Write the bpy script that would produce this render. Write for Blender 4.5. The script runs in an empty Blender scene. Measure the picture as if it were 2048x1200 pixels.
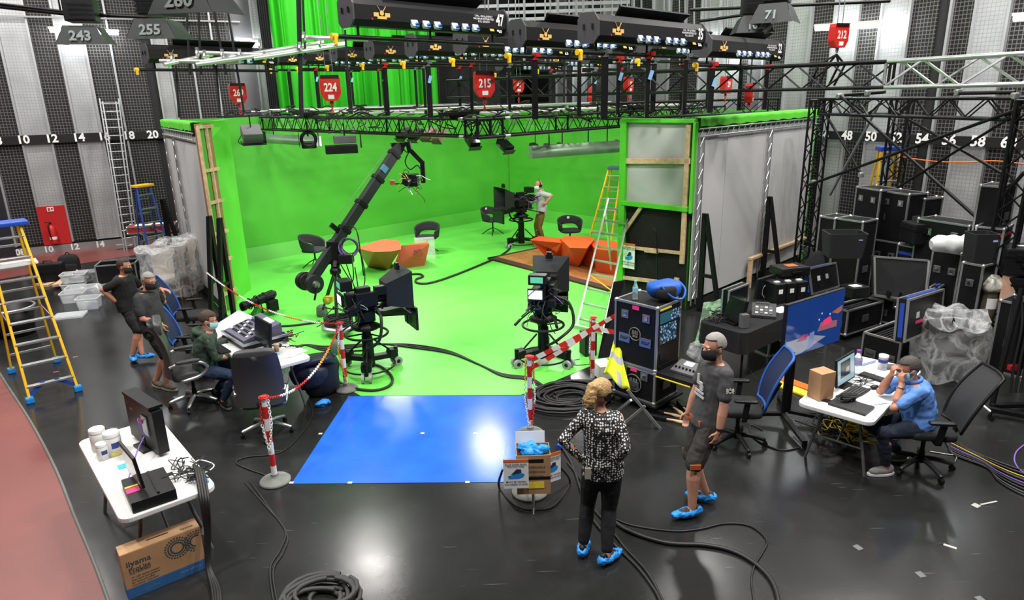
import bpy, bmesh, math, random
from mathutils import Vector, Matrix, noise
R_ = math.radians
random.seed(7)
scene = bpy.context.scene
COL = scene.collection
# ---------------------------------------------------------------- camera
FPX, PITCH, ROLL, CAMH = 1350.5, R_(16.78), R_(-1.337), 3.95
_cp, _sp = math.cos(PITCH), math.sin(PITCH)
_R0, FW, _U0 = Vector((1, 0, 0)), Vector((0, _cp, -_sp)), Vector((0, _sp, _cp))
RT = math.cos(ROLL)*_R0 + math.sin(ROLL)*_U0
UP = -math.sin(ROLL)*_R0 + math.cos(ROLL)*_U0
CAM = Vector((0, 0, CAMH))
cd = bpy.data.cameras.new('camera'); co = bpy.data.objects.new('camera', cd); COL.objects.link(co)
cd.sensor_width = 36; cd.lens = FPX*36/2048; cd.clip_end = 200
co.matrix_world = Matrix(((RT.x, UP.x, -FW.x, CAM.x), (RT.y, UP.y, -FW.y, CAM.y), (RT.z, UP.z, -FW.z, CAM.z), (0, 0, 0, 1)))
scene.camera = co
vs = scene.view_settings
vs.view_transform = 'Standard'; vs.look = 'None'; vs.gamma = 1; vs.use_curve_mapping = False; vs.exposure = -0.1
def ray(x, y): return FW + (x-1024)/FPX*RT - (y-600)/FPX*UP
def P(x, y, z=0.0):                       # photo pixel -> point at height z
    d = ray(x, y); return CAM + d*((z-CAMH)/d.z)
def PD(x, y, dist):                       # photo pixel -> point at ground distance dist (metres along the view)
    d = ray(x, y); return CAM + d*(dist/d.y)
def PV(x, y, b):                          # photo pixel -> point above the floor point b
    d = ray(x, y); return CAM + d*(math.hypot(b[0], b[1])/math.hypot(d.x, d.y))
def PP(x, y, p0, th):                     # photo pixel -> point on the upright plane through p0 along th
    n = Vector((math.cos(th), -math.sin(th), 0)); d = ray(x, y)
    return CAM + d*(((Vector((p0[0], p0[1], 0))-CAM).dot(n))/d.dot(n))
def du(deg): return Vector((math.sin(R_(deg)), math.cos(R_(deg)), 0))   # heading, from +Y towards +X
Z = Vector((0, 0, 1))
# ---------------------------------------------------------------- world, room lights and added fill lights
w = bpy.data.worlds.new('world'); scene.world = w; w.use_nodes = True
w.node_tree.nodes['Background'].inputs[0].default_value = (.6, .65, .7, 1)
w.node_tree.nodes['Background'].inputs[1].default_value = .02
def area(name, loc, target, size, power, color=(1, 1, 1), size_y=None, spread=180):
    l = bpy.data.lights.new(name, 'AREA'); l.energy = power; l.color = color
    if size_y: l.shape = 'RECTANGLE'; l.size = size; l.size_y = size_y
    else: l.shape = 'DISK'; l.size = size
    l.spread = R_(spread)
    o = bpy.data.objects.new(name, l); COL.objects.link(o)
    d = (Vector(target)-Vector(loc)); o.rotation_euler = d.to_track_quat('-Z', 'Y').to_euler(); o.location = loc
    return o
for i, (x, y) in enumerate([(-6, 3), (0, 2.5), (6, 3), (-7, 9), (-.5, 8.6), (7, 9), (-11, 11.5), (-12.5, 15.5), (3.2, 6.2), (8, 12.5)]):  # the two farthest left are added fill, brightening the left canvas wall
    area('house_light', (x, y, 9.6), (x, y, 0), .8, 480, (1, .97, .93))
for x, y in ((-4.5, 17.5), (5.1, 16.8)): area('house_light', (x, y, 9.6), (x, y, 0), 1.1, 330, (1, .97, .93))
area('added_curtain_fill', (-3.5, 17, 8.6), (-5, 23, 4.5), 1.2, 300, (1, .98, .95))  # added lamp without a fixture, lifts the brightness of the green curtain
for i, (x, y, tx, ty, tz, pw) in enumerate([(-3.2, 15, -5.5, 18.2, 1.4, 40), (0, 15, -2.2, 21, 1.4, 43), (2.6, 16.5, 3.0, 20, 1.4, 20), (-.2, 18.6, .4, 23, 1.2, 20), (-3.2, 17.2, -3.5, 15.5, 0, 80), (1.2, 15.6, .9, 13.5, 0, 75), (-.55, 12.8, -1.6, 12.2, 0, 80)]):
    area('cyclorama_light', (x, y, 3.2), (tx, ty, tz), .8, pw, (1, .98, .95), size_y=.5, spread=150)

# ---------------------------------------------------------------- materials
_m = {}
def mat(name, col=(.5, .5, .5), rough=.5, metal=0., emit=0., alpha=1., trans=0., spec=.5, nscale=0, namt=.15, bump=0., bscale=40., coat=0., ior=1.45):
    if name in _m: return _m[name]
    m = bpy.data.materials.new(name); m.use_nodes = True; nt = m.node_tree; b = nt.nodes['Principled BSDF']
    c = (*col, 1)
    b.inputs['Base Color'].default_value = c; b.inputs['Roughness'].default_value = rough; b.inputs['Metallic'].default_value = metal
    b.inputs['Alpha'].default_value = alpha; b.inputs['Transmission Weight'].default_value = trans
    b.inputs['Specular IOR Level'].default_value = spec; b.inputs['Coat Weight'].default_value = coat; b.inputs['IOR'].default_value = ior
    if emit: b.inputs['Emission Color'].default_value = c; b.inputs['Emission Strength'].default_value = emit
    if nscale or bump:
        tc = nt.nodes.new('ShaderNodeTexCoord')
    if nscale:
        n = nt.nodes.new('ShaderNodeTexNoise'); n.inputs['Scale'].default_value = nscale; n.inputs['Detail'].default_value = 5
        nt.links.new(tc.outputs['Object'], n.inputs['Vector'])
        r = nt.nodes.new('ShaderNodeValToRGB'); r.color_ramp.elements[0].position = .3; r.color_ramp.elements[1].position = .7
        r.color_ramp.elements[0].color = (*[x*(1-namt) for x in col], 1); r.color_ramp.elements[1].color = (*[min(1, x*(1+namt)) for x in col], 1)
        nt.links.new(n.outputs['Fac'], r.inputs['Fac']); nt.links.new(r.outputs['Color'], b.inputs['Base Color'])
    if bump:
        n2 = nt.nodes.new('ShaderNodeTexNoise'); n2.inputs['Scale'].default_value = bscale; n2.inputs['Detail'].default_value = 3
        nt.links.new(tc.outputs['Object'], n2.inputs['Vector'])
        bp = nt.nodes.new('ShaderNodeBump'); bp.inputs['Strength'].default_value = bump; bp.inputs['Distance'].default_value = .02
        nt.links.new(n2.outputs['Fac'], bp.inputs['Height']); nt.links.new(bp.outputs['Normal'], b.inputs['Normal'])
    _m[name] = m; return m
class NG:                                  # tiny node helper
    def __init__(s, m): s.t = m.node_tree; s.b = s.t.nodes['Principled BSDF']
    def n(s, typ, **kw):
        o = s.t.nodes.new(typ)
        for k, v in kw.items():
            if k in o.inputs.keys() if hasattr(o.inputs, 'keys') else False: o.inputs[k].default_value = v
            else: setattr(o, k, v)
        return o
    def l(s, a, b): s.t.links.new(a, b)
    def math(s, op, a, b=None):
        o = s.t.nodes.new('ShaderNodeMath'); o.operation = op
        for i, x in enumerate((a, b)):
            if x is None: continue
            if isinstance(x, (int, float)): o.inputs[i].default_value = x
            else: s.l(x, o.inputs[i])
        return o.outputs[0]
    def mix(s, f, a, b):
        o = s.t.nodes.new('ShaderNodeMix'); o.data_type = 'RGBA'
        if isinstance(f, (int, float)): o.inputs[0].default_value = f
        else: s.l(f, o.inputs[0])
        for i, x in ((6, a), (7, b)):
            if isinstance(x, tuple): o.inputs[i].default_value = (*x, 1)
            else: s.l(x, o.inputs[i])
        return o.outputs[2]
    def ramp(s, f, *st):
        o = s.t.nodes.new('ShaderNodeValToRGB'); cr = o.color_ramp
        while len(cr.elements) < len(st): cr.elements.new(.5)
        for e, (p, c) in zip(cr.elements, st): e.position = p; e.color = (*c, 1) if len(c) == 3 else c
        s.l(f, o.inputs[0]); return o.outputs[0]
# ---------------------------------------------------------------- mesh builder
class MB:
    def __init__(s): s.v = []; s.f = []; s.m = Matrix(); s.fm = []; s.mi = 0; s.sm = []; s.smooth = False
    def add(s, vs_, fs):
        o = len(s.v); M_ = s.m
        s.v += [tuple(M_ @ Vector(p)) for p in vs_]
        for f in fs: s.f.append(tuple(i+o for i in f)); s.fm.append(s.mi); s.sm.append(s.smooth)
        return s
    def box(s, c, size, rot=None):
        x, y, z = size[0]/2, size[1]/2, size[2]/2
        pts = [Vector((a*x, b*y, d*z)) for a in (-1, 1) for b in (-1, 1) for d in (-1, 1)]
        if rot is not None: pts = [rot @ p for p in pts]
        c = Vector(c); pts = [p+c for p in pts]
        return s.add(pts, [(0, 1, 3, 2), (4, 6, 7, 5), (0, 4, 5, 1), (2, 3, 7, 6), (0, 2, 6, 4), (1, 5, 7, 3)])
    def bar(s, a, b, w, h=None, up=Z):
        a, b = Vector(a), Vector(b); h = h or w; d = b-a; L = d.length
        if L < 1e-6: return s
        d.normalize(); u = Vector(up)
        if abs(d.dot(u)) > .98: u = Vector((0, 1, 0)) if abs(d.y) < .9 else Vector((1, 0, 0))
        x = d.cross(u).normalized(); u = x.cross(d).normalized()
        r = Matrix((x, d, u)).transposed()
        return s.box((a+b)/2, (w, L, h), r)
    def tube(s, pts, r, n=8, closed=False, caps=True):
        pts = [Vector(p) for p in pts]; k = len(pts)
        rr = r if isinstance(r, (list, tuple)) else [r]*k
        vs_, fs = [], []; u = None
        for i, p in enumerate(pts):
            a = pts[i-1] if (i > 0 or closed) else pts[i]; b = pts[(i+1) % k] if (i < k-1 or closed) else pts[i]
            d = (b-a)
            if d.length < 1e-9: d = Vector((0, 0, 1))
            d.normalize()
            if u is None:
                u = d.orthogonal().normalized()
            u = (u - d*u.dot(d))
            if u.length < 1e-6: u = d.orthogonal()
            u.normalize(); w_ = d.cross(u)
            for j in range(n):
                t = 2*math.pi*j/n; vs_.append(p+(u*math.cos(t)+w_*math.sin(t))*rr[i])
        for i in range(k if closed else k-1):
            i2 = (i+1) % k
            for j in range(n): fs.append((i*n+j, i*n+(j+1) % n, i2*n+(j+1) % n, i2*n+j))
        sm = s.smooth; s.smooth = n > 5; s.add(vs_, fs); s.smooth = sm
        if caps and not closed:
            s.add(vs_[:n], [tuple(range(n))[::-1]]); s.add(vs_[-n:], [tuple(range(n))])
        return s
    def cyl(s, a, b, r, r2=None, n=12): return s.tube([a, b], [r, r if r2 is None else r2], n)
    def lathe(s, prof, c=(0, 0, 0), n=20):
        c = Vector(c); vs_, fs = [], []
        for r, z in prof:
            for j in range(n):
                t = 2*math.pi*j/n; vs_.append(c+Vector((r*math.cos(t), r*math.sin(t), z)))
        for i in range(len(prof)-1):
            for j in range(n): fs.append((i*n+j, i*n+(j+1) % n, (i+1)*n+(j+1) % n, (i+1)*n+j))
        sm = s.smooth; s.smooth = True; s.add(vs_, fs); s.smooth = sm
        if prof[0][0] > 1e-5: s.add(vs_[:n], [tuple(range(n))[::-1]])
        if prof[-1][0] > 1e-5: s.add(vs_[-n:], [tuple(range(n))])
        return s
    def ell(s, c, r, nu=12, nv=8, rot=None):
        c = Vector(c); vs_, fs = [], []
        for i in range(nv+1):
            ph = math.pi*i/nv
            for j in range(nu):
                t = 2*math.pi*j/nu
                q = Vector((r[0]*math.sin(ph)*math.cos(t), r[1]*math.sin(ph)*math.sin(t), -r[2]*math.cos(ph)))
                vs_.append(c+(rot @ q if rot is not None else q))
        for i in range(nv):
            for j in range(nu): fs.append((i*nu+j, i*nu+(j+1) % nu, (i+1)*nu+(j+1) % nu, (i+1)*nu+j))
        sm = s.smooth; s.smooth = True; s.add(vs_, fs); s.smooth = sm
        return s
    def prism(s, poly, z0, z1):
        n = len(poly); vs_ = [(x, y, z0) for x, y in poly]+[(x, y, z1) for x, y in poly]
        return s.add(vs_, [tuple(range(n))[::-1], tuple(range(n, 2*n))]+[(i, (i+1) % n, (i+1) % n+n, i+n) for i in range(n)])
    def poly(s, pts): return s.add(pts, [tuple(range(len(pts)))])
    def loft(s, rings, caps=True):
        n = len(rings[0]); vs_ = [p for r in rings for p in r]; fs = []
        for i in range(len(rings)-1):
            for j in range(n): fs.append((i*n+j, i*n+(j+1) % n, (i+1)*n+(j+1) % n, (i+1)*n+j))
        s.add(vs_, fs)
        if caps: s.add(rings[0], [tuple(range(n))[::-1]]); s.add(rings[-1], [tuple(range(n))])
        return s
    def grid(s, fn, nu, nv):
        vs_ = [fn(i/nu, j/nv) for i in range(nu+1) for j in range(nv+1)]
        fs = [(i*(nv+1)+j, (i+1)*(nv+1)+j, (i+1)*(nv+1)+j+1, i*(nv+1)+j+1) for i in range(nu) for j in range(nv)]
        sm = s.smooth; s.smooth = True; s.add(vs_, fs); s.smooth = sm; return s
    def mesh(s, name, mats, bevel=0, weld=False, fixn=True):
        me = bpy.data.meshes.new(name); me.from_pydata(s.v, [], s.f)
        for m in (mats if isinstance(mats, (list, tuple)) else [mats]): me.materials.append(m)
        if s.f:
            me.polygons.foreach_set('material_index', s.fm); me.polygons.foreach_set('use_smooth', s.sm)
        if bevel or weld or fixn:
            bm = bmesh.new(); bm.from_mesh(me)
            if weld: bmesh.ops.remove_doubles(bm, verts=bm.verts, dist=1e-5)
            if fixn: bmesh.ops.recalc_face_normals(bm, faces=bm.faces)
            if bevel:
                es = [e for e in bm.edges if len(e.link_faces) == 2 and e.calc_face_angle(0) > .5]
                bmesh.ops.bevel(bm, geom=es, offset=bevel, segments=2, profile=.6, affect='EDGES', clamp_overlap=True)
            bm.to_mesh(me); bm.free()
        me.update(); return me
    def build(s, name, mats, parent=None, bevel=0, weld=False, fixn=True, label=None):
        o = bpy.data.objects.new(name, s.mesh(name, mats, bevel, weld, fixn)); COL.objects.link(o)
        if parent is not None: o.parent = parent
        if label: o['label'] = label
        return o
def thing(name, label, cat, loc=(0, 0, 0), rz=0., group=None):
    o = bpy.data.objects.new(name, None); COL.objects.link(o); o.empty_display_size = .1
    o.location = loc; o.rotation_euler = (0, 0, rz); o['label'] = label; o['category'] = cat
    if group: o['group'] = group
    return o
def tag(o, label, cat, group=None):
    o['label'] = label; o['category'] = cat
    if group: o['group'] = group
    return o
def struct(o): o['kind'] = 'structure'; return o
def put(o, loc, rz=0.): o.location = loc; o.rotation_euler = (0, 0, rz); return o
_ch = {}
def copy_tree(o, parent=None):
    c = o.copy(); COL.objects.link(c)
    if parent is not None: c.parent = parent
    for ch in list(o.children): copy_tree(ch, c)
    return c
def dup(root, loc, rz=None, label=None, group=None):
    c = copy_tree(root); c.location = loc
    if rz is not None: c.rotation_euler = (0, 0, rz)
    if label: c['label'] = label
    if group: c['group'] = group
    return c
def hd(deg): return -R_(deg)               # z-rotation that turns local +Y to heading deg
def head(a, b):                            # z rotation that turns local +X along a->b
    return math.atan2(b[1]-a[1], b[0]-a[0])
def text(s, size, M_, m, parent=None, name='lettering', extrude=.0, align='CENTER', squash=1.):
    cu = bpy.data.curves.new('t', 'FONT'); cu.body = s; cu.size = size; cu.align_x = align; cu.align_y = 'CENTER'; cu.extrude = extrude; cu.resolution_u = 2; cu.offset = size*(.03 if len(s) < 4 else .012)
    t = bpy.data.objects.new('t', cu); COL.objects.link(t)
    me = bpy.data.meshes.new_from_object(t.evaluated_get(bpy.context.evaluated_depsgraph_get()))
    bpy.data.objects.remove(t); bpy.data.curves.remove(cu)
    me.name = name; me.materials.clear(); me.materials.append(m)
    for v in me.vertices: v.co.x *= squash
    o = bpy.data.objects.new(name, me); COL.objects.link(o)
    if parent is not None: o.parent = parent
    o.matrix_local = M_; return o
def frame(o, x, y):                        # matrix with local x, y along x, y
    x = Vector(x).normalized(); y = Vector(y).normalized(); z = x.cross(y)
    return Matrix(((x.x, y.x, z.x, o[0]), (x.y, y.y, z.y, o[1]), (x.z, y.z, z.z, o[2]), (0, 0, 0, 1)))
def catm(pts, k=6, closed=False):          # smooth path through points
    pts = [Vector(p) for p in pts]; n = len(pts); out = []
    for i in range(n if closed else n-1):
        p0 = pts[(i-1) % n] if (closed or i > 0) else pts[i]; p1 = pts[i]; p2 = pts[(i+1) % n]; p3 = pts[(i+2) % n] if (closed or i < n-2) else p2
        for j in range(k):
            t = j/k
            out.append(.5*((2*p1)+(p2-p0)*t+(2*p0-5*p1+4*p2-p3)*t*t+(3*p1-p0-3*p2+p3)*t**3))
    if not closed: out.append(pts[-1])
    return out
def truss(mb, a, b, w=.3, r=.025, step=.35, h=None, rd=.012, n=6, zig=True):   # box truss: four chords and zigzag lacing
    a, b = Vector(a), Vector(b); h = h or w; d = (b-a).normalized()
    u = Z if abs(d.z) < .9 else Vector((math.cos(.78), math.sin(.78), 0)); x = d.cross(u).normalized(); u = x.cross(d).normalized()
    L = (b-a).length; k = max(2, int(L/step))
    cs = [(x*sx*w/2+u*su*h/2) for sx, su in ((-1, -1), (1, -1), (1, 1), (-1, 1))]
    for c in cs: mb.cyl(a+c, b+c, r, n=n+2)
    for i in range(4):
        c0, c1 = cs[i], cs[(i+1) % 4]
        for j in range(k):
            p = a+d*(L*j/k); q = a+d*(L*(j+1)/k)
            if (j % 2 == 0): mb.tube([p+c0, q+c1], rd, 4, caps=False)
            else: mb.tube([p+c1, q+c0], rd, 4, caps=False)
    for e in (a, b):
        for i in range(4): mb.cyl(e+cs[i], e+cs[(i+1) % 4], r*.8, n=6)
# common materials
BLK = mat('black_plastic', (.008, .008, .009), .45, spec=.35)
BLKM = mat('black_painted_steel', (.006, .006, .007), .45, .1, spec=.35)
BLKF = mat('black_fabric', (.012, .012, .014), .9)
GREYP = mat('grey_plastic', (.12, .12, .125), .5)
ALU = mat('aluminium', (.62, .63, .64), .35, .9)
ALUD = mat('dull_aluminium', (.42, .43, .44), .45, .8)
STEEL = mat('steel', (.35, .36, .37), .35, .9)
CHROME = mat('chrome', (.75, .76, .77), .12, 1.)
WHITE = mat('white_plastic', (.8, .8, .78), .4)
PAPER = mat('paper', (.82, .83, .83), .8)
RED = mat('red_paint', (.55, .02, .015), .4)
YEL = mat('yellow_fibreglass', (.85, .5, .015), .4)
BLUE = mat('blue_plastic', (.015, .07, .42), .4)
CYANB = mat('blue_overshoe_film', (.02, .28, .8), .35, bump=.4, bscale=60)
WOOD = mat('pale_timber', (.62, .42, .25), .7, nscale=12, namt=.2)
CARD = mat('cardboard', (.42, .24, .12), .8, nscale=6, namt=.08)
PINK = mat('pink_tape', (.9, .05, .25), .6)
YTAPE = mat('yellow_tape', (.9, .7, .05), .6)
RUB = mat('black_cable_rubber', (.014, .014, .015), .5)
GREEN = mat('chroma_green_cloth', (.045, .62, .02), .8)
ORAN = mat('orange_plastic', (.85, .16, .02), .5)
PURP = mat('purple_cable', (.22, .12, .5), .5)

# ================================================================ SETTING
# floor: scratched glossy black vinyl
fm = mat('black_vinyl_floor', (.014, .014, .015), .28)
g = NG(fm); tc = g.n('ShaderNodeTexCoord')
n1 = g.n('ShaderNodeTexNoise', Scale=.55, Detail=6., Roughness=.6); g.l(tc.outputs['Object'], n1.inputs['Vector'])
col = g.ramp(n1.outputs['Fac'], (.3, (.012, .0125, .0125)), (.55, (.019, .0195, .0195)), (.8, (.032, .032, .033)))
for k, (rot, sx, sy, th) in enumerate([(.5, 1.6, 34, .735), (2.1, 1.3, 30, .74), (1.25, 2.2, 46, .745)]):
    mp = g.n('ShaderNodeMapping'); mp.inputs['Rotation'].default_value = (0, 0, rot); mp.inputs['Scale'].default_value = (sx, sy, 1); g.l(tc.outputs['Object'], mp.inputs['Vector'])
    ns = g.n('ShaderNodeTexNoise', Scale=1., Detail=2., Roughness=.5, Distortion=.25); g.l(mp.outputs[0], ns.inputs['Vector'])
    s_ = g.ramp(ns.outputs['Fac'], (th, (0, 0, 0)), (th+.03, (1, 1, 1)))
    col = g.mix(g.math('MULTIPLY', s_, .5), col, (.16, .16, .16))
g.l(col, g.b.inputs['Base Color'])
n2 = g.n('ShaderNodeTexNoise', Scale=.7, Detail=3., Roughness=.5); g.l(tc.outputs['Object'], n2.inputs['Vector'])
g.l(g.ramp(n2.outputs['Fac'], (.2, (.13, .13, .13)), (.8, (.27, .27, .27))), g.b.inputs['Roughness'])
n3 = g.n('ShaderNodeTexNoise', Scale=9., Detail=3.); g.l(tc.outputs['Object'], n3.inputs['Vector'])
bp = g.n('ShaderNodeBump', Strength=.02, Distance=.02); g.l(n3.outputs['Fac'], bp.inputs['Height']); g.l(bp.outputs[0], g.b.inputs['Normal'])
b = MB(); b.poly([(-30, -8, 0), (30, -8, 0), (30, 34, 0), (-30, 34, 0)])
struct(b.build('floor', fm, fixn=False))
def sheet(name, pts, z, m, th=.003, parent=None):
    b = MB(); b.prism([(p[0], p[1]) for p in pts], z, z+th); return b.build(name, m, parent)
redm = mat('red_floor_paint', (.2, .052, .043), .45, nscale=.8, namt=.12, bump=.05, bscale=30)
edgm = mat('grey_floor_edge', (.16, .16, .15), .5)
rb = [P(*q) for q in catm([(-60, 640, 0), (0, 748, 0), (62, 845, 0), (112, 940, 0), (150, 1035, 0), (186, 1120, 0), (216, 1200, 0), (262, 1330, 0)], 4) for q in [(q[0], q[1])]]
struct(sheet('floor_walkway', [(p.x, p.y) for p in rb]+[(-2.2, 1.5), (-14, 1.5), (-14, rb[0].y)], .0005, redm))
b = MB(); b.tube([(p.x, p.y, .003) for p in rb], .018, 6); struct(b.build('trim_1', edgm))
# far red strip along the wall
UL, UR = du(63.44), du(153.44)
WL0 = P(171, 498)
fr = [P(-40, 566), P(60, 548), P(157, 528), P(267, 511), P(360, 500), P(470, 482), P(470, 470), P(260, 489), P(82, 505), P(-40, 517)]
struct(sheet('floor_wall_strip', fr, .0006, redm))
# green painted floor
B_, R_N, L_ = P(1020, 430), P(1600, 521), P(378, 545)
N2, FR = P(1373, 621), P(1238, 592)
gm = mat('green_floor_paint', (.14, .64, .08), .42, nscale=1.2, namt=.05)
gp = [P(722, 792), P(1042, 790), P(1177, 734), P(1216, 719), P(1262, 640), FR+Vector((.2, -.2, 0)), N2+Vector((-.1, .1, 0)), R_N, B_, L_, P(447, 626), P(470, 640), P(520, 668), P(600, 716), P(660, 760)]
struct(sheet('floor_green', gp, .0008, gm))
blm = mat('blue_floor_paint', (.02, .125, .7), .2, nscale=2.5, namt=.12, bump=.03, bscale=60)
bq = [P(583, 968), P(1062, 964), P(1060, 791), P(697, 793)]
struct(sheet('floor_blue', bq, .0014, blm))
for i, q in enumerate([(583, 966), (700, 966), (935, 965), (641, 868), (845, 867), (950, 867)]):
    p = P(*q); b = MB(); b.box((p.x, p.y, .0055), (.045, .035, .001), Matrix.Rotation(-.04, 3, 'Z'))
    o = struct(b.build('tape_mark', WHITE)); del o['kind']; tag(o, 'small white tape square %s' % ['on front left corner of the blue floor', 'on front edge of the blue floor near the left corner', 'on front edge of the blue floor near the cardboard box', 'on left edge of the blue floor halfway back', 'alone in the middle of the blue floor', 'on the blue floor towards its right side'][i], 'tape')
for i, (q, rz, lb) in enumerate([((1716, 1095), .4, 'grey tape square on black floor below the white table'), ((1841, 1149), .2, 'grey tape square on black floor nearest the bottom right'), ((1900, 1093), .9, 'short scrap of shiny tape on the black floor'), ((1952, 1011), .5, 'torn silver tape patch with a dark strip on the black floor'), ((1960, 1198), .2, 'grey tape square at the very bottom edge of the floor')]):
    p = P(*q); b = MB(); w_, h_ = [(.06, .07), (.06, .07), (.03, .1), (.07, .06), (.06, .06)][i]
    b.box((0, 0, .0012), (w_, h_, .0012))
    if i == 3: b.box((.15, -.04, .0012), (.2, .018, .0012), Matrix.Rotation(-.25, 3, 'Z'))
    o = tag(b.build('tape_scrap', mat('grey_tape', (.12, .12, .12), .5) if i not in (2, 3) else mat('silver_tape', (.45, .46, .42), .4)), lb, 'tape'); put(o, (p.x, p.y, .0005), rz)
# ---- walls
wallbase = mat('wall_black', (.012, .012, .013), .7)
def grid_mat(name, base, wire, cx, cz, wx, wz, rough=.5, metal=.3, spec=.5, blot=.2):
    m = mat(name, base, rough, metal, spec=spec); g = NG(m); tc = g.n('ShaderNodeTexCoord'); sp = g.n('ShaderNodeSeparateXYZ'); g.l(tc.outputs['Object'], sp.inputs[0])
    fx = g.math('LESS_THAN', g.math('FRACT', g.math('DIVIDE', sp.outputs[0], cx)), wx); fz = g.math('LESS_THAN', g.math('FRACT', g.math('DIVIDE', sp.outputs[2], cz)), wz)
    f = g.math('MAXIMUM', fx, fz)
    n = g.n('ShaderNodeTexNoise', Scale=1.2, Detail=4.); g.l(tc.outputs['Object'], n.inputs['Vector'])
    bb = g.mix(g.ramp(n.outputs['Fac'], (.3, (0, 0, 0)), (.7, (1, 1, 1))), tuple(x*(1-blot) for x in base), tuple(min(1, x*(1+blot)) for x in base))
    g.l(g.mix(f, bb, wire), g.b.inputs['Base Color']); return m
meshm = grid_mat('dark_wire_mesh', (.006, .006, .006), (.12, .115, .11), .075, .075, .2, .2, .6, .2)
litem = grid_mat('galvanised_perforated_panel', (.46, .47, .48), (.34, .345, .35), .075, .075, .14, .14, .42, .4)
smoothm = mat('smooth_grey_panel', (.16, .16, .17), .5, .3)
strm = mat('galvanised_strip', (.5, .51, .52), .4, .6)
bandm = mat('black_number_band', (.006, .006, .006), .6)
numm = mat('white_number_paint', (.85, .85, .85), .6)
def wall(name, p0, ang, s0, s1, H=10.5):
    o = MB(); o.box(((s0+s1)/2, .12, H/2), (s1-s0, .1, H)); o = struct(o.build(name, wallbase))
    d = du(ang); o.matrix_world = frame((p0[0], p0[1], 0), (d.x, d.y, 0), d.cross(Z)*-1) if False else Matrix(((d.x, -d.y, 0, p0[0]), (d.y, d.x, 0, p0[1]), (0, 0, 1, 0), (0, 0, 0, 1)))
    def S(px, py): q = PP(px, py, p0, R_(ang))-Vector((p0[0], p0[1], 0)); return q.dot(d), q.z
    return o, S
pcache = {}
def wpanel(w_, name, a, b_, z0, z1, m, dep=.05, y=.02):
    k = MB(); k.box(((a+b_)/2, y+dep/2, (z0+z1)/2), (b_-a, dep, z1-z0)); o = k.build(name, m, w_); return o
WL, SL = wall('wall_left', WL0, 63.44, -16, 13.5)
H_ = 10.5
def stripes(W, S, edges, y, strip=.05):
    es = [(S(x, y)[0], k) for x, k in edges]
    for (a, k), (b_, _) in zip(es[:-1], es[1:]):
        if k == 'l': wpanel(W, 'steel_panel', a+.01, b_-.01, .25, H_, litem)
        elif k == 'd': wpanel(W, 'mesh_panel', a, b_, .25, H_, meshm, .03, .05)
        elif k == 's': wpanel(W, 'smooth_panel', a, b_, .25, H_, smoothm)
        if k in 'ld': wpanel(W, 'steel_strip', a-strip/2, a+strip/2, .25, H_, strm, .08, -.03)
stripes(WL, SL, [(-240, 'd'), (-178, 'l'), (-105, 'd'), (-44, 'd'), (19.5, 'l'), (80, 'd'), (134, 'l'), (186, 'd'), (236, 'd'), (297, 'b'), (318, 'l'), (347, 'd'), (393, 'd'), (437, 'd'), (473, 's'), (519, 'l'), (532, 'd'), (580, 'l'), (640, 'd'), (700, 'l'), (755, 'd'), (800, 'l'), (845, 'd'), (880, 'b')], 173)
z0 = SL(150, 284)[1]; z1 = SL(150, 267)[1]; ZB = (z0+z1)/2
wpanel(WL, 'number_band', SL(-260, 290)[0], SL(334, 268)[0], z0, z1, bandm, .05, -.09)
for t_, px, py in [('08', -8, 283), ('10', 47.7, 281), ('12', 104.4, 278.3), ('14', 158.2, 275.8), ('16', 208.5, 273.5), ('18', 257.9, 271.3), ('20', 305.5, 269.3)]:
    s_, z_ = SL(px, py); text(t_, .3, frame((s_, -.095, ZB), (1, 0, 0), (0, 0, 1)), numm, WL, 'number')
wpanel(WL, 'base_rail', -15, 12, 0, .2, ALUD, .06, -.06)
for t_, px, py in [('08', 45, 518), ('10', 101, 513), ('12', 152, 505.5), ('14', 202, 498)]:
    s_, z_ = SL(px, py); text(t_, .24, frame((s_, -.065, .1), (1, 0, 0), (0, 0, 1)), numm, WL, 'number')
a, b_ = SL(73, 412), SL(131, 412)
wpanel(WL, 'red_panel', SL(91, 500)[0], SL(147, 495)[0], .22, SL(100, 412)[1], mat('red_wall_panel', (.5, .018, .02), .45), .08, -.04)
s_, z_ = SL(101, 418); k = MB(); k.box((s_, -.05, z_), (.16, .01, .12)); k.build('sign', WHITE, WL, label='small white sign with red marks')
k = MB(); k.box((s_-.03, -.058, z_), (.05, .006, .07)); k.box((s_+.04, -.058, z_+.01), (.04, .006, .05)); k.build('sign_mark', RED, WL)
for z_ in (6.2, 7.6): wpanel(WL, 'wall_rail', -15, 5, z_, z_+.04, STEEL, .04, -.1)
# dark door at far left
dr = MB(); dr.box((SL(-30, 450)[0], -.06, 1.25), (1.1, .06, 2.5)); dr.build('door_1', mat('dark_door', (.02, .022, .028), .45), WL)
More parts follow.
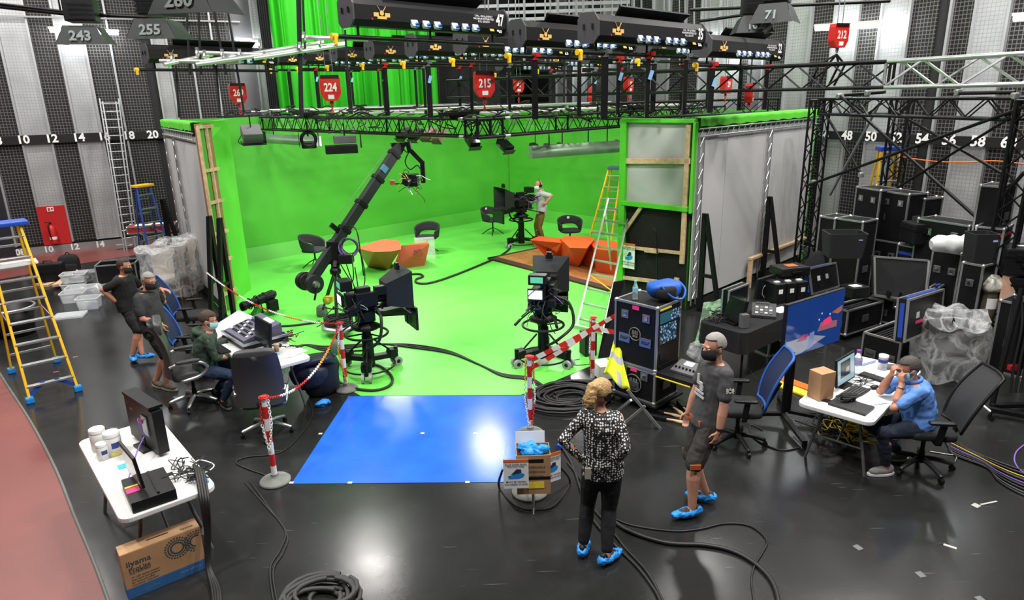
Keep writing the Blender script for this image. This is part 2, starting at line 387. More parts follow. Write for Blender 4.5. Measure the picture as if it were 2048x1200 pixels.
# right wall
ZBR = CAMH-.83*1.24
WR0 = P(1798, 275.5, ZBR)
WR, SR = wall('wall_right', (WR0.x, WR0.y), 153.44, -18, 9)
stripes(WR, SR, [(1100, 'd'), (1112, 'l'), (1130, 'd'), (1146, 'l'), (1172, 'd'), (1206, 'l'), (1232, 'd'), (1262, 'd'), (1303, 'l'), (1336, 'd'), (1367, 'd'), (1398, 'l'), (1432, 'l'), (1479, 'd'), (1495, 's'), (1526, 'd'), (1572, 'l'), (1614, 'd'), (1660, 'l'), (1706, 'd'), (1751, 'l'), (1806, 'd'), (1858, 'b'), (1886, 'd'), (1934, 'l'), (2000, 'd'), (2080, 'l'), (2160, 'd'), (2300, 'b')], 127)
wpanel(WR, 'number_band', SR(1560, 262)[0], SR(2200, 290)[0], SR(1798, 285)[1], SR(1798, 267)[1], bandm, .05, -.09)
for t_, px in [('46', 1652), ('48', 1699.1), ('50', 1747), ('52', 1797.5), ('54', 1850), ('56', 1904.6), ('58', 1962.6), ('60', 2025)]:
    s_, z_ = SR(px, 276); text(t_, .28, frame((s_, -.095, ZBR), (1, 0, 0), (0, 0, 1)), numm, WR, 'number')
wpanel(WR, 'base_rail', -17, 8, 0, .2, ALUD, .06, -.06)
# unseen walls and the ceiling close the room
for nm, (x0, y0, x1, y1) in {'wall_back': (-22, -7, 22, -7)}.items():
    k = MB(); k.bar((x0, y0, 5), (x1, y1, 5), .2, 10.4); struct(k.build(nm, mat('rear_wall_grey', (.1, .1, .1), .8)))
k = MB(); k.box((0, 12, 11), (60, 44, .2)); struct(k.build('ceiling', mat('black_ceiling', (.02, .02, .022), .8)))
# ---- green curtain hung in the far corner
cm = mat('green_curtain_cloth', (.03, .45, .012), .7)
c0, c1 = PP(548, 150, WL0+UR*1.2, R_(63.44)), PP(876, 150, WL0+UR*1.2, R_(63.44))
k = MB()
def cur(u, v):
    p = c0.lerp(c1, u); ph = u*2*math.pi*13+1.6*math.sin(u*23)
    am = .2*(.6+.4*math.sin(u*37+1)); q = Vector((p.x, p.y, 0))+UR*(am*math.sin(ph)+.05*math.sin(2.3*ph))+UL*(.05*math.cos(ph))
    return (q.x, q.y, 1.2+9.2*v)
k.grid(cur, 330, 1)
tag(k.build('curtain', cm, fixn=False), 'tall pleated bright green curtain hung in the far corner', 'curtain')
for i, (u0, wid) in enumerate([((521+533)/2, 16)]):
    pass
k = MB(); d0 = PP(533, 150, WL0+UR*1.25, R_(63.44)); d1 = PP(549, 150, WL0+UR*1.25, R_(63.44))
k.grid(lambda u, v: ((d0.lerp(d1, u)+UR*.04*math.sin(u*25))[0], (d0.lerp(d1, u)+UR*.04*math.sin(u*25))[1], 1.0+9.4*v), 24, 1)
tag(k.build('curtain', BLKF, fixn=False), 'narrow black curtain beside the left edge of the green curtain', 'curtain')
# ---- fluorescent tubes on the walls
tubm = mat('lit_fluorescent_tube', (.95, .98, 1.), .5, emit=55.)
def tube_light(a, b_, label):
    a, b_ = Vector(a), Vector(b_); c = (a+b_)/2; t = thing('fluorescent_light', label, 'wall light', c, head(a, b_), 'fluorescent lights on the studio walls'); L = (b_-a).length; dz = (b_-a).z
    k = MB(); k.bar((-L/2, 0, .07-dz/2), (L/2, 0, .07+dz/2), .09, .05); k.build('housing', WHITE, t)
    k = MB(); k.cyl((-L/2+.03, 0, -dz/2), (L/2-.03, 0, dz/2), .045, n=10); k.build('tube', tubm, t)
def on_wall(px, py, p0, ang, off): return PP(px, py, Vector((p0[0], p0[1], 0))+off, R_(ang))
for (x0, y0, x1, y1, lb) in [(97, 61, 239, 67, 'long lit fluorescent light above the red extinguisher panel'), (470, 82, 522, 84, 'lit fluorescent light left of the green curtain')]:
    tube_light(on_wall(x0, y0, WL0, 63.44, UR*.5), on_wall(x1, y1, WL0, 63.44, UR*.5), lb)
for (x0, y0, x1, y1, lb) in [(1630, 58, 1761, 50, 'long lit fluorescent light behind the hoist numbered 212'), (2025, 38, 2110, 32, 'lit fluorescent light at the right edge of the picture'), (1376, 78, 1397, 75, 'lit fluorescent light half hidden between hoist boxes 35 and 22'), (1130, 120, 1165, 118, 'lit fluorescent light hidden behind the hoists at centre'), (1428, 108, 1482, 106, 'added fluorescent light behind the lower edge of hoist box 22, brightening the wall panel')]:  # last tube is an unseen addition that brightens the pale wall panel
    tube_light(on_wall(x0, y0, WR0, 153.44, -UL*.5), on_wall(x1, y1, WR0, 153.44, -UL*.5), lb)
# ---- fire extinguisher
s_, z_ = SL(107, 465); e = WL0+UL*s_+UR*.2
t = thing('fire_extinguisher', 'red fire extinguisher hanging on the red wall panel', 'extinguisher', (e.x, e.y, z_-.28), hd(63))
k = MB(); k.lathe([(.0, 0), (.085, .0), (.09, .02), (.09, .42), (.06, .49), (.03, .51), (.03, .54)]); k.build('cylinder', RED, t)
k = MB(); k.box((0, 0, .57), (.03, .05, .05)); k.box((0, -.07, .6), (.03, .13, .02)); k.build('valve', BLK, t)
k = MB(); k.tube(catm([(0, -.03, .57), (.1, -.06, .5), (.11, -.05, .3), (.1, -.03, .12)]), .014, 6); k.build('hose', BLK, t)
k = MB(); k.lathe([(.091, .12), (.091, .2)], n=20); k.build('label_sticker', WHITE, t)

# ================================================================ GREEN SET
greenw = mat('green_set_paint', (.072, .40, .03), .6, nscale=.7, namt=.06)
greenl = mat('green_cloth_pale', (.10, .58, .03), .75, nscale=2, namt=.06)
canvas = mat('grey_canvas', (.46, .46, .46), .85, nscale=1.2, namt=.04)
blackd = mat('black_drape', (.006, .006, .006), .9)
def slab(k, a, b_, z0, z1, th, side=1):
    a, b_ = Vector((a[0], a[1], 0)), Vector((b_[0], b_[1], 0)); d = (b_-a).normalized(); n = Vector((d.y, -d.x, 0))*side*th
    k.prism([(a.x, a.y), (b_.x, b_.y), (b_.x+n.x, b_.y+n.y), (a.x+n.x, a.y+n.y)], z0, z1)
HW = 3.5
def skirt(k, a, b_, n):
    a, b_, n = Vector((a[0], a[1], 0)), Vector((b_[0], b_[1], 0)), Vector(n).normalized()
    r1 = [a, a+n*.22, a+n*.03+Z*.36, a+Z*.36]; r2 = [b_, b_+n*.22, b_+n*.03+Z*.36, b_+Z*.36]
    k.loft([[tuple(q) for q in r1], [tuple(q) for q in r2]])
t = thing('set_wall', 'painted green cyclorama wall along the back left of the set', 'set wall', (B_.x, B_.y, 0))
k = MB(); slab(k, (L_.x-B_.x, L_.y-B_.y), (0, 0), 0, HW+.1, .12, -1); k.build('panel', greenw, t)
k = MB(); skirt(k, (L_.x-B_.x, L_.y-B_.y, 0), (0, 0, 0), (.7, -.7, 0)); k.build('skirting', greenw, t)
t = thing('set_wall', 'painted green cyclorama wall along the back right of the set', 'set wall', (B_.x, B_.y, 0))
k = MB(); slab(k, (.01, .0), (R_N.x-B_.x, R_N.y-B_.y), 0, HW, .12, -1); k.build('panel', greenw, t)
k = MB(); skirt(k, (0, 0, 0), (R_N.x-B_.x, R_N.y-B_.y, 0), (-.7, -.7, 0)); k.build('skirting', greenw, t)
# right side wall, grey canvas back outside, green inside
def side_wall(label, a, b_, out, seams, H, tw):
    """a near end, b_ far end; out = outward normal sign; seams = fractions of the canvas joints"""
    t = thing('set_wall', label, 'set wall', (a.x, a.y, 0), head(a, b_)); L = (b_-a).length
    k = MB(); k.box((L/2, out*-.10, H/2), (L, .06, H)); k.build('green_panel', greenw, t)
    for u0, u1 in zip(seams[:-1], seams[1:]):
        k = MB(); k.box(((u0+u1)/2*L, out*.02, (H-.28)/2+.12), ((u1-u0)*L-.012, .02, H-.42)); k.build('canvas_panel', canvas, t)
    k = MB(); k.box((L/2, out*.0, .06), (L, .03, .12)); k.build('black_base', blackd, t)
    k = MB()
    def clo(u, v):
        ph = v*1.5; zz = H+.03-.16*max(0, v-.45)/.55+.012*math.sin(u*61)*(v > .6)
        yy = out*(-.14+.22*min(1, v/.45)+.012*math.sin(u*47))
        return (u*L, yy, zz)
    k.grid(clo, 60, 6); k.build('cloth_edging', greenl, t, fixn=False)
    k = MB(); 
    for zz in (H-.17, H-.30): k.cyl((0, out*.07, zz), (L, out*.07, zz), .016, n=8)
    n = int(L/.22)
    for i in range(n): k.cyl((L*i/n, out*.07, H-.30), (L*(i+.6)/n, out*.07, H-.17), .008, n=5)
    for x in tw:
        for dx in (0, .16): k.cyl((x*L+dx, out*.07, .1), (x*L+dx, out*.07, H-.3), .016, n=8)
        for i in range(11): k.cyl((x*L, out*.07, .2+i*.28), (x*L+.16, out*.07, .2+i*.28+.2), .008, n=5)
    k.build('silver_truss', ALU, t)
    return t, L
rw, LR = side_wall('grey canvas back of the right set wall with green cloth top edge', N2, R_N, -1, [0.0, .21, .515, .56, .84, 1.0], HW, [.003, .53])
lw, LL = side_wall('grey canvas back of the left set wall with green cloth top edge', P(447, 622), L_, 1, [0.0, .42, .62, .8, 1.0], 3.6, [.6, .93])
# timber rail and upright on the right wall
def brace(label, base, ax, H=1.6, foot=.75, w_=.07):
    t = thing('stage_brace', label, 'brace', (base.x, base.y, 0), ax, 'black wooden braces propping the set walls')
    k = MB(); k.bar((0, 0, 0), (0, 0, H), .07, .09); k.build('upright', BLKM, t)
    k = MB(); k.bar((0, -.02, H-.02), (0, -foot, .04), .07, .07); k.build('strut', BLKM, t)
    k = MB(); k.bar((0, 0, .04), (0, -foot-.05, .04), .07, .07); k.build('foot', BLKM, t)
    k = MB(); k.bar((0, 0, H*.38), (0, -foot*.6, H*.38), .06, .06); k.build('cross_piece', BLKM, t)
    return t
dR = (R_N-N2).normalized(); nR = Vector((dR.y, -dR.x, 0))
brace('black wooden brace at the left end of the right grey wall', N2+dR*.12+nR*.2, head((0, 0), dR), 1.85, .4)
brace('black wooden brace halfway along the right grey wall', N2+dR*2.75+nR*.2, head((0, 0), dR), 1.85, .4)
p0 = P(1497, 575); q0 = P(1605, 520)
t = thing('timber_rail', 'pale timber rail and post in front of the right grey wall', 'timber', (p0.x, p0.y, 0), head(p0, q0))
k = MB(); k.bar((0, 0, 0), (0, 0, .62), .05, .09); k.build('post', WOOD, t, .004)
k = MB(); k.bar((-.04, 0, .62), ((q0-p0).length, 0, .55), .09, .05); k.build('rail', WOOD, t, .004)
# front return flat: grey canvas above, black drape and timber below
t = thing('set_flat', 'narrow return flat of timber, grey canvas and black drape facing the camera', 'set flat', (FR.x, FR.y, 0), head(FR, N2)); L = (N2-FR).length
k = MB(); k.box((.06, -.02, HW/2), (.14, .14, HW)); k.box((L/2, -.02, HW-.03), (L, .13, .07)); k.box((L-.0, -.02, HW/2+.9), (.05, .13, HW-1.9)); k.box((L/2, -.05, 1.92), (L-.1, .1, .09)); k.build('green_edging', greenl, t, .01)
k = MB(); k.box((L/2, .0, 2.7), (L-.2, .02, 1.5)); k.build('canvas_panel', canvas, t)
k = MB(); k.box((L/2, .0, .96), (L-.1, .02, 1.9)); k.build('black_drape', blackd, t)
for nm, a, b_, w_ in [('rail', (.1, -.05, 2.72), (L-.05, -.05, 2.78), .1), ('stile', (L-.12, -.05, .9), (L-.12, -.05, HW-.1), .1), ('rail', (.1, -.05, 1.05), (L-.15, -.05, 1.10), .06), ('rail', (.1, -.05, .42), (L-.15, -.05, .50), .07), ('diagonal', (.12, -.05, 1.35), (.5, -.05, 1.88), .07), ('batten', (.62, -.08, 1.05), (.92, -.08, 1.06), .06), ('stile', (L-.2, -.07, .2), (L-.2, -.07, .62), .09)]:
    k = MB(); k.bar(a, b_, .045 if nm != 'stile' else .09, w_ if nm != 'stile' else .045, up=(0, 0, 1) if nm != 'stile' else (0, 1, 0)); k.build(nm, WOOD, t, .004)
k = MB(); k.tube(catm([(.78, -.12, 1.52), (.83, -.12, 1.5), (.9, -.12, 1.3), (1.0, -.14, .1)]), .012, 6); k.build('iron_hook', BLKM, t)
# instruction sheet with blue shoe cover picture hung on the flat edge
def shoe_sign(t, x, y, z, w_, h_, ang=0.):
    k = MB(); k.box((x, y, z), (w_, .004, h_)); o = k.build('sheet', PAPER, t)
    k = MB(); k.box((x, y-.003, z+h_*.46), (w_*1.0, .003, h_*.1)); k.build('orange_header', ORAN, t)
    k = MB(); k.mi = 0; q = [(-.32, -.06), (-.3, -.16), (.1, -.16), (.3, -.1), (.34, 0), (.2, .04), (0, .0)]
    k.poly([(x+a*w_, y-.004, z+b_*h_) for a, b_ in q]); k.build('printed_overshoe', CYANB, t, fixn=False)
    k = MB(); q = [(-.2, 0), (.0, -.02), (.22, .05), (.2, .16), (.02, .17), (-.1, .06)]
    k.poly([(x+a*w_, y-.0036, z+b_*h_) for a, b_ in q]); k.build('printed_shoe', mat('print_navy', (.02, .03, .08), .7), t, fixn=False)
    for zz, s in ((.33, 'BLUE OVER SHOE'), (.26, 'PROTECTORS'), (-.27, 'MUST BE WORN'), (-.36, 'ON GREEN FLOOR')):
        text(s, h_*.085, frame((x, y-.005, z+zz*h_), (1, 0, 0), (0, 0, 1)), mat('print_black', (.03, .03, .03), .7), t, 'lettering')
sp = thing('notice_sheet', 'white shoe cover notice hung on the green edge of the flat', 'notice', (FR.x, FR.y, 0), head(FR, N2))
shoe_sign(sp, .29, -.12, .9, .27, .5)
# left return flat with green cloth, its timber back showing
w0, w1, w2, w3 = P(441, 624), P(467, 610), P(491, 588), P(503, 579)
t = thing('set_flat', 'tall left return flat wrapped in pale green cloth with its timber back showing', 'set flat', (w1.x, w1.y, 0))
o_ = Vector((w1.x, w1.y, 0)); W0, W1, W2, W3 = [Vector((p.x, p.y, 0))-o_ for p in (w0, w1, w2, w3)]
HL_ = 3.62
k = MB()
fl1 = Vector((-.16, -.06, 0))
r0 = [W1, W2, W3, W3+Vector((-.3, .5, 0)), W1+Vector((-.1, .5, 0))]
rings = []
for zz, f_ in ((0, 0), (2.6, 0), (3.2, .25), (3.5, 1.), (HL_, .9)):
    rings.append([tuple((p+(fl1*f_ if i == 0 else fl1*f_*.3 if i == 4 else Vector())+Z*zz)) for i, p in enumerate(r0)])
k.loft(rings); k.build('green_cloth', greenl, t)
dw = (W1-W0).normalized(); nw = Vector((dw.y, -dw.x, 0))
k = MB(); k.box((W0+W1)/2+nw*.06+Vector((0, 0, HL_/2)), ((W1-W0).length, .03, HL_-.05), Matrix.Rotation(math.atan2(dw.y, dw.x), 3, 'Z')); k.build('plywood', mat('brown_plywood', (.34, .17, .09), .7, nscale=5), t)
for f_ in (.0, .55):
    p = W0.lerp(W1, f_)+nw*.03; k = MB(); k.bar(p+nw*.08, p+nw*.08+Z*(HL_-.08), .045, .06); k.build('stile', WOOD, t)
for zz in (.35, 1.0, 1.55, 2.15, 2.75, HL_-.08):
    k = MB(); k.bar(W0+nw*.11+Z*zz, W1+nw*.11+Z*zz, .05, .06); k.build('rail', WOOD, t)
for i, (a, b_, hh) in enumerate([((412, 640), (428, 632), 1.95), ((432, 648), (450, 640), 1.95)]):
    pa = P(*a); brace(['black wooden brace nearest the wrapped chairs at the left set wall', 'black wooden brace beside the pale green return flat'][i], pa+Vector((.25, .25, 0)), head((0, 0), (.72, .7))-.9, 1.95, .45)
pa = P(352, 560); brace('black wooden brace at the far end of the left grey wall', pa, 1.2, 1.9, .5)

# ================================================================ OVERHEAD RIG
HU = du(45); HV = du(135)
RZ = 3.44
C0 = PD(968, 251, 12.0); C0.z = RZ
CL = C0-HV*10.6; CR = C0+HU*8.2; CB = C0-HV*10.0+HU*4.2
t = thing('lighting_rig', 'hanging black truss rig of lamps above the green set', 'lighting rig', (C0.x, C0.y, RZ))
def rl(p): return Vector(p)-Vector((C0.x, C0.y, RZ))
for a, b_ in ((C0, CL), (C0, CR)):
    n = 4; 
    for i in range(n):
        k = MB(); truss(k, rl(a.lerp(b_, i/n)), rl(a.lerp(b_, (i+1)/n)), .3, .024, .22); k.build('truss_section', BLKM, t)
k = MB(); truss(k, rl(CR-HV*.2), rl(CR-HV*7.5), .3, .022, .4); k.build('truss_section', BLKM, t)
k = MB(); truss(k, rl(CL+HU*.2), rl(CL+HU*4.5), .3, .022, .4); k.build('truss_section', BLKM, t)
for p in (C0,):
    k = MB(); k.box((0, 0, 0), (.36, .36, .34), Matrix.Rotation(R_(45), 3, 'Z')); 
    k2 = MB(); c = Vector((0, 0, 0))
    for s in (-1, 1):
        for d in (-HV, HU):
            for q in (-.15, .15): k2 = MB(); k2.cyl(d*.35+d.cross(Z)*q+Z*s*.15, d*.47+d.cross(Z)*q+Z*s*.15, .032, n=8); k2.build('coupler', ALU, t)
    k3 = MB(); truss(k3, Vector(-HU*.3), Vector(HU*.3), .3, .03, .2); k3.build('corner_block', BLKM, t)
for q in ((C0.lerp(CL, .06)), (C0.lerp(CL, .55)), C0.lerp(CR, .55)):
    k = MB(); k.box(rl(q)+Vector((0, 0, .24)), (.75, .25, .05), Matrix.Rotation(R_(45), 3, 'Z')); k.box(rl(q)+Vector((0, 0, .2)), (.3, .2, .08), Matrix.Rotation(R_(45), 3, 'Z')); k.build('lifting_plate', BLKM, t)
rnd = random.Random(3)
pm = mat('silver_pipe', (.66, .68, .66), .4, .7)
for i in range(9):
    q = C0-HV*(1.1+i*1.02); z_ = .27+.04*(i % 2)
    k = MB(); k.cyl(rl(q)+HU*.2+Z*z_, rl(q)+HU*(5.2+rnd.random()*2.3)+Z*z_, .026, n=8); k.build('pipe', pm if i % 3 else BLKM, t)
for i in range(7):
    q = C0+HU*(.9+i*1.1); z_ = .22
    k = MB(); k.cyl(rl(q)+Z*z_, rl(q)-HV*(5+rnd.random()*4)+Z*z_, .026, n=8); k.build('pipe', pm, t)
k = MB()
for i in range(150):
    a = C0-HV*rnd.uniform(.2, 9.6)+HU*rnd.uniform(.1, 6.2)
    if i < 60: a = C0-HV*rnd.uniform(.2, 9.6)
    elif i < 100: a = C0+HU*rnd.uniform(.3, 7.5)
    p = rl(a)+Z*rnd.uniform(.12, .3); pts = [p]
    for j in range(4): p = p+Vector((rnd.uniform(-.25, .25), rnd.uniform(-.25, .25), rnd.uniform(-.1, .1))); p.z = min(.4, max(-.05, p.z)); pts.append(p)
    k.tube(catm(pts, 4), rnd.choice((.008, .012, .018)), 5)
o = k.build('cable_tangle', RUB, t); o['kind'] = 'stuff'
k = MB()
for i in range(90):
    a = C0-HV*rnd.uniform(.5, 9.6)+HU*rnd.uniform(.2, 6.5); p = rl(a)+Z*rnd.uniform(.16, .28)
    k.box(p, (.05, .07, .09), Matrix.Rotation(rnd.uniform(0, 3), 3, 'Z'))
o = k.build('pipe_clamps', ALU, t); o['kind'] = 'stuff'
# second truss over the grey right wall
a, b_ = PD(1203, 227, 14.2), PD(1545, 222, 16.0); z_ = (a.z+b_.z)/2; a.z = b_.z = 3.62
k = MB(); truss(k, (0, 0, 0), b_-a, .3, .024, .42); o = k.build('black_truss', BLKM); put(o, a); tag(o, 'black truss hanging above the grey right set wall', 'truss')
# long black and silver truss along the right wall
zt = 4.13
a, m_, b_ = PD(905, 172, 15.4), PD(1781, 163, 10.2), PD(2120, 160, 8.3)
for p in (a, m_, b_): p.z = zt
k = MB(); truss(k, (0, 0, 0), m_-a, .35, .026, .42, rd=.014); o = k.build('black_truss', BLKM); put(o, a); tag(o, 'long black truss spanning in front of the right wall', 'truss')
k = MB(); truss(k, (0, 0, 0), b_-m_, .35, .028, .5, rd=.018); o = k.build('silver_truss', ALU); put(o, m_+(b_-m_).normalized()*.02); tag(o, 'bright silver truss joined to the end of the long black truss', 'truss')
# ---- goalpost tower structure on the right
t = thing('truss_tower', 'black truss tower frame with diagonal braces at the right', 'tower frame', P(1603, 562))
O = P(1603, 562); O.z = 0
TA = P(1603, 562); TB = P(1966, 706); TC = P(1752, 590)
for p in (TA, TB, TC): p.z = 0
zt = 3.62
for p in (TA, TB, TC):
    k = MB(); truss(k, p-O, p-O+Z*(zt+.12), .29, .024, .3); k.build('leg_truss', BLKM, t)
for p, q in ((TA, TB), (TA, TC)):
    d = (q-p).normalized(); k = MB(); truss(k, p-O+Z*zt+d*.16, q-O+Z*zt-d*.16, .29, .024, .34); k.build('top_truss', BLKM, t)
def T(px, py, base_d): return PD(px, py, base_d)-O
for (x0, y0, d0, x1, y1, d1, r) in [(1678, 190, 13.2, 1990, 468, 10.2, .026), (1612, 372, 13.9, 2048, 214, 9.6, .026), (1788, 222, 12.1, 2003, 346, 10.2, .024), (1795, 375, 11.9, 2020, 236, 10., .022), (1652, 230, 13.6, 1725, 352, 12.8, .024), (1660, 390, 13.4, 1760, 205, 12.5, .024), (1690, 190, 13.2, 1770, 184, 12.5, .03), (1898, 187, 10.7, 2030, 184, 9.9, .028), (2000, 400, 9.8, 2048, 345, 9.4, .026)]:
    k = MB(); k.cyl(T(x0, y0, d0), T(x1, y1, d1), r, n=8); k.build('brace_pipe', BLKM if x0 != 1660 else STEEL, t)
for (x, y, d) in [(1678, 192, 13.2), (1735, 186, 12.6), (1627, 364, 13.8), (1915, 185, 10.6), (2030, 192, 9.8), (1722, 350, 12.8)]:
    k = MB(); k.box(T(x, y, d), (.09, .09, .09)); k.build('coupler', ALU, t, .02)
# ---- lighting hoist boxes
hb = mat('hoist_black', (.006, .006, .007), .5, 0., spec=.3); hplate = mat('hoist_end_plate', (.05, .05, .055), .5)
sockm = mat('socket_pale_blue', (.55, .62, .68), .4); sockb = mat('socket_blue', (.03, .12, .45), .4); gold = mat('gold_print', (.75, .45, .12), .5)
oran2 = mat('orange_sticker', (.85, .4, .03), .6); BIGT = mat('hoist_lettering', (.8, .8, .8), .6)
def hoist_proto():
    t = thing('lighting_hoist', '', 'lighting hoist', (0, 0, 0), 0, 'numbered lighting hoist boxes above the set'); L = 2.45
    prof = [(-.13, -.08), (-.13, .08), (-.07, .16), (.10, .16), (.15, .1), (.15, -.1), (.10, -.15), (-.07, -.15)]  # (y, z): -y is the front face
    k = MB(); k.loft([[(0, y, z) for y, z in prof], [(L, y, z) for y, z in prof]]); k.build('body', hb, t)
    for x in (-.015, L+.015):
        k = MB(); pr = [(y*1.12, z*1.12) for y, z in prof]; k.loft([[(x-.012, y, z) for y, z in pr], [(x+.012, y, z) for y, z in pr]]); e = k.build('end_plate', hplate, t)
        for yy in (-.06, .07): k = MB(); k.box((x-.02 if x < 1 else x+.02, yy, .02), (.015, .02, .06)); k.build('slot', BLK, e)
    k = MB(); k.add([(.5, .0, .16), (2., .0, .16), (2.05, -.12, .26), (.45, -.12, .26), (.5, .02, .16), (2., .02, .16), (2.05, -.1, .28), (.45, -.1, .28)], [(0, 1, 2, 3), (7, 6, 5, 4), (0, 4, 5, 1), (3, 2, 6, 7), (0, 3, 7, 4), (1, 5, 6, 2)]); k.build('top_flap', hb, t)
    for i, x in enumerate((.85, 1.03, 1.21, 1.5, 1.68, 1.86)):
        k = MB(); k.box((x, -.135, -.095), (.1, .05, .085), Matrix.Rotation(-.5, 3, 'X')); s = k.build('socket', sockm, t, .008)
        k = MB(); k.cyl((x+.02, -.155, -.1), (x+.02, -.175, -.115), .032, n=10); k.build('cap', sockb, s)
    k = MB(); y = -.132
    k.cyl((.38, y, .0), (.38, y-.004, .0), .028, n=12); k.box((.30, y-.002, -.02), (.07, .004, .045)); k.box((.46, y-.002, -.02), (.07, .004, .045)); k.box((.38, y-.002, -.05), (.13, .004, .03))
    k.bar((.36, y-.002, .02), (.32, y-.002, .075), .008, .004); k.bar((.40, y-.002, .02), (.44, y-.002, .075), .008, .004); k.build('emblem', gold, t)
    k = MB(); k.cyl((.24, y, -.07), (.24, y-.006, -.07), .012, n=8); k.build('red_lamp', RED, t)
    k = MB(); k.box((2.17, -.128, -.1), (.07, .01, .045), Matrix.Rotation(-.6, 3, 'X')); k.build('sticker', oran2, t)
    for i, s in enumerate(('S.W.L. 100 Kg EVENLY', 'MAXIMUM DISTRIBUTED', 'FULL LENGTH')):
        text(s, .034, frame((2.02, y-.003, .06-.033*i), (1, 0, 0), (0, 0, 1)), BIGT, t, 'lettering')
    k = MB(); k.cyl((-.18, 0, -.27), (L+.05, 0, -.27), .027, n=10); k.build('pipe', BLKM, t)
    for x in (.12, 1.2, 2.3): k = MB(); k.cyl((x, 0, -.26), (x, 0, -.15), .015, n=6); k.build('hanger', BLKM, t)
    k = MB(); k.cyl((-.17, 0, -.27), (-.24, 0, -.27), .036, n=10); k.box((-.21, -.03, -.31), (.04, .03, .1)); k.build('end_clamp', YEL, t)
    return t
hp = hoist_proto()
boxes = [(695, 24, 8.4, '47', 1, 'with hanging pipe, nearest and highest at top centre'), (1037, 68, 9.4, '33', 1, 'left of and partly behind box 35'), (1180, 57, 8.6, '35', 1, 'large at top right of centre'), (1407, 92, 10.7, '22', 1, 'right of box 35'),
         (1290, 88, 12.2, '21', 1, 'showing between boxes 35 and 22'), (923, 84, 11.0, '23', 1, 'behind and below the right end of box 47'), (824, 91, 11.6, '32', 1, 'under the middle of box 47'), (740, 100, 13.6, '31', 1, 'under the left end of box 47'),
         (668, 108, 15.8, '30', 1, 'second of the row in front of the green curtain'), (607, 115, 18.0, '20', 1, 'third of the row in front of the green curtain'), (553, 118, 18.6, '10', 1, 'farthest at the left edge of the green curtain'), (292, 108, 13., '46', 1, 'beside the long dark wall mesh at far left'),
         (1172, 112, 15.5, '24', .95, 'small, behind and below box 35'), (1085, 119, 18.5, '13', .95, 'small and far, below box 33'), (1000, 128, 19.5, '12', .9, 'small and farthest, right of hoist 215')]
hl = []
for i, (px, py, d, num, sc, ds) in enumerate(boxes):
    q = PD(px, py, d); o = hp if i == 0 else copy_tree(hp)
    put(o, q, head((0, 0), HU)); o['label'] = 'black lighting hoist box %s %s' % (num, ds); hl.append((q, o))
for i, (q, o) in enumerate(hl):
    num = boxes[i][3]; d = boxes[i][2]
    text(num, .2, frame((2.32, -.136, .02), (1, 0, 0), (0, 0, 1)), BIGT, o, 'number', squash=.7)
    text(num, .1, frame((2.32, -.125, -.105), (1, 0, 0), Vector((0, .5, .86))), BIGT, o, 'number')
    if i in (0, 5, 11): continue
    for s, xx in enumerate((.3, 1.25, 2.2)):
        if d > 17 and s == 1: continue
        e = q+HU*xx; t = thing('drop_arm', '%s drop arm of the hoist box %s' % (('left', 'middle', 'right')[s], boxes[i][5].replace('with hanging pipe, ', '').replace('third of the row in front of the green curtain', 'third in the curtain row').replace('second of the row in front of the green curtain', 'second in the curtain row')), 'drop arm', (e.x, e.y, RZ+.2), 0, 'drop arms between hoists and rig')
        hgt = e.z-.27-(RZ+.2)
        k = MB(); k.box((0, 0, hgt/2), (.055 if s else .085, .05, hgt)); k.build('arm', BLKM, t)
        k = MB(); k.box((0, 0, hgt), (.09, .07, .09)); k.box((.05, -.04, hgt+.02), (.06, .03, .05)); k.build('clamp', RED if (s+i) % 2 else STEEL, t)
        if (i+s) % 3 == 0:
            k = MB(); k.box((.03, -.05, hgt-.25), (.05, .004, .12), Matrix.Rotation(.3, 3, 'Y')); k.build('hang_tag', mat('blue_tag', (.25, .5, .8), .5), t)
# ---- red chain hoists
def hoist(px, py, d, s, num, label, rz=0., sling=False, to=None):
    c = PD(px, py, d); t = thing('chain_hoist', label, 'chain hoist', (c.x, c.y, c.z-.2*s), rz, 'red chain hoists holding the rig')
    pr = [(-.15, .42), (.15, .42), (.17, .36), (.17, .12), (.10, 0), (-.10, 0), (-.17, .12), (-.17, .36)]
    k = MB(); k.loft([[(x*s, -.08*s, z*s) for x, z in pr], [(x*s, .08*s, z*s) for x, z in pr]]); k.build('body', RED, t, .02*s)
    k = MB(); k.box((0, -.085*s, .4*s), (.3*s, .02, .05*s)); k.build('cap_strip', BLK, t)
    text(num, .19*s, frame((0, -.084*s, .22*s), (1, 0, 0), (0, 0, 1)), WHITE, t, 'number', squash=.75)
    k = MB(); k.box((0, -.083*s, .07*s), (.1*s, .004, .07*s)); k.build('sticker', WHITE, t)
    zb = (to if to is not None else RZ+.25)-(c.z-.2*s)
    k = MB(); k.cyl((0, 0, 0), (0, 0, -.06*s), .03*s, n=8); n = max(1, int(abs(zb)/.06)) if not sling else 1
    for i in range(n):
        k.tube([(math.cos(a)*(.022 if i % 2 else .008), math.sin(a)*(.008 if i % 2 else .022)*0+(0 if i % 2 else .0), -.05*s-.05*i+.035*math.sin(a)) if i % 2 else (0, .022*math.cos(a), -.05*s-.05*i+.035*math.sin(a)) for a in [j*math.pi/3 for j in range(6)]], .008, 5, closed=True)
    k.build('hook_chain', RED if not sling else STEEL, t)
    k = MB()
    for x in (-.06, .06): k.cyl((x*s, 0, .42*s), (x*s, 0, 6.5), .007, n=5)
    k.build('wire', STEEL, t)
    if sling:
        k = MB()
        for dx in (-.28, -.1, .12, .24): k.tube([(0, 0, -.12*s), (dx, .05, zb), (dx*.9, .2, zb-.3)], .018, 6)
        k.build('sling', BLKF, t)
    return t
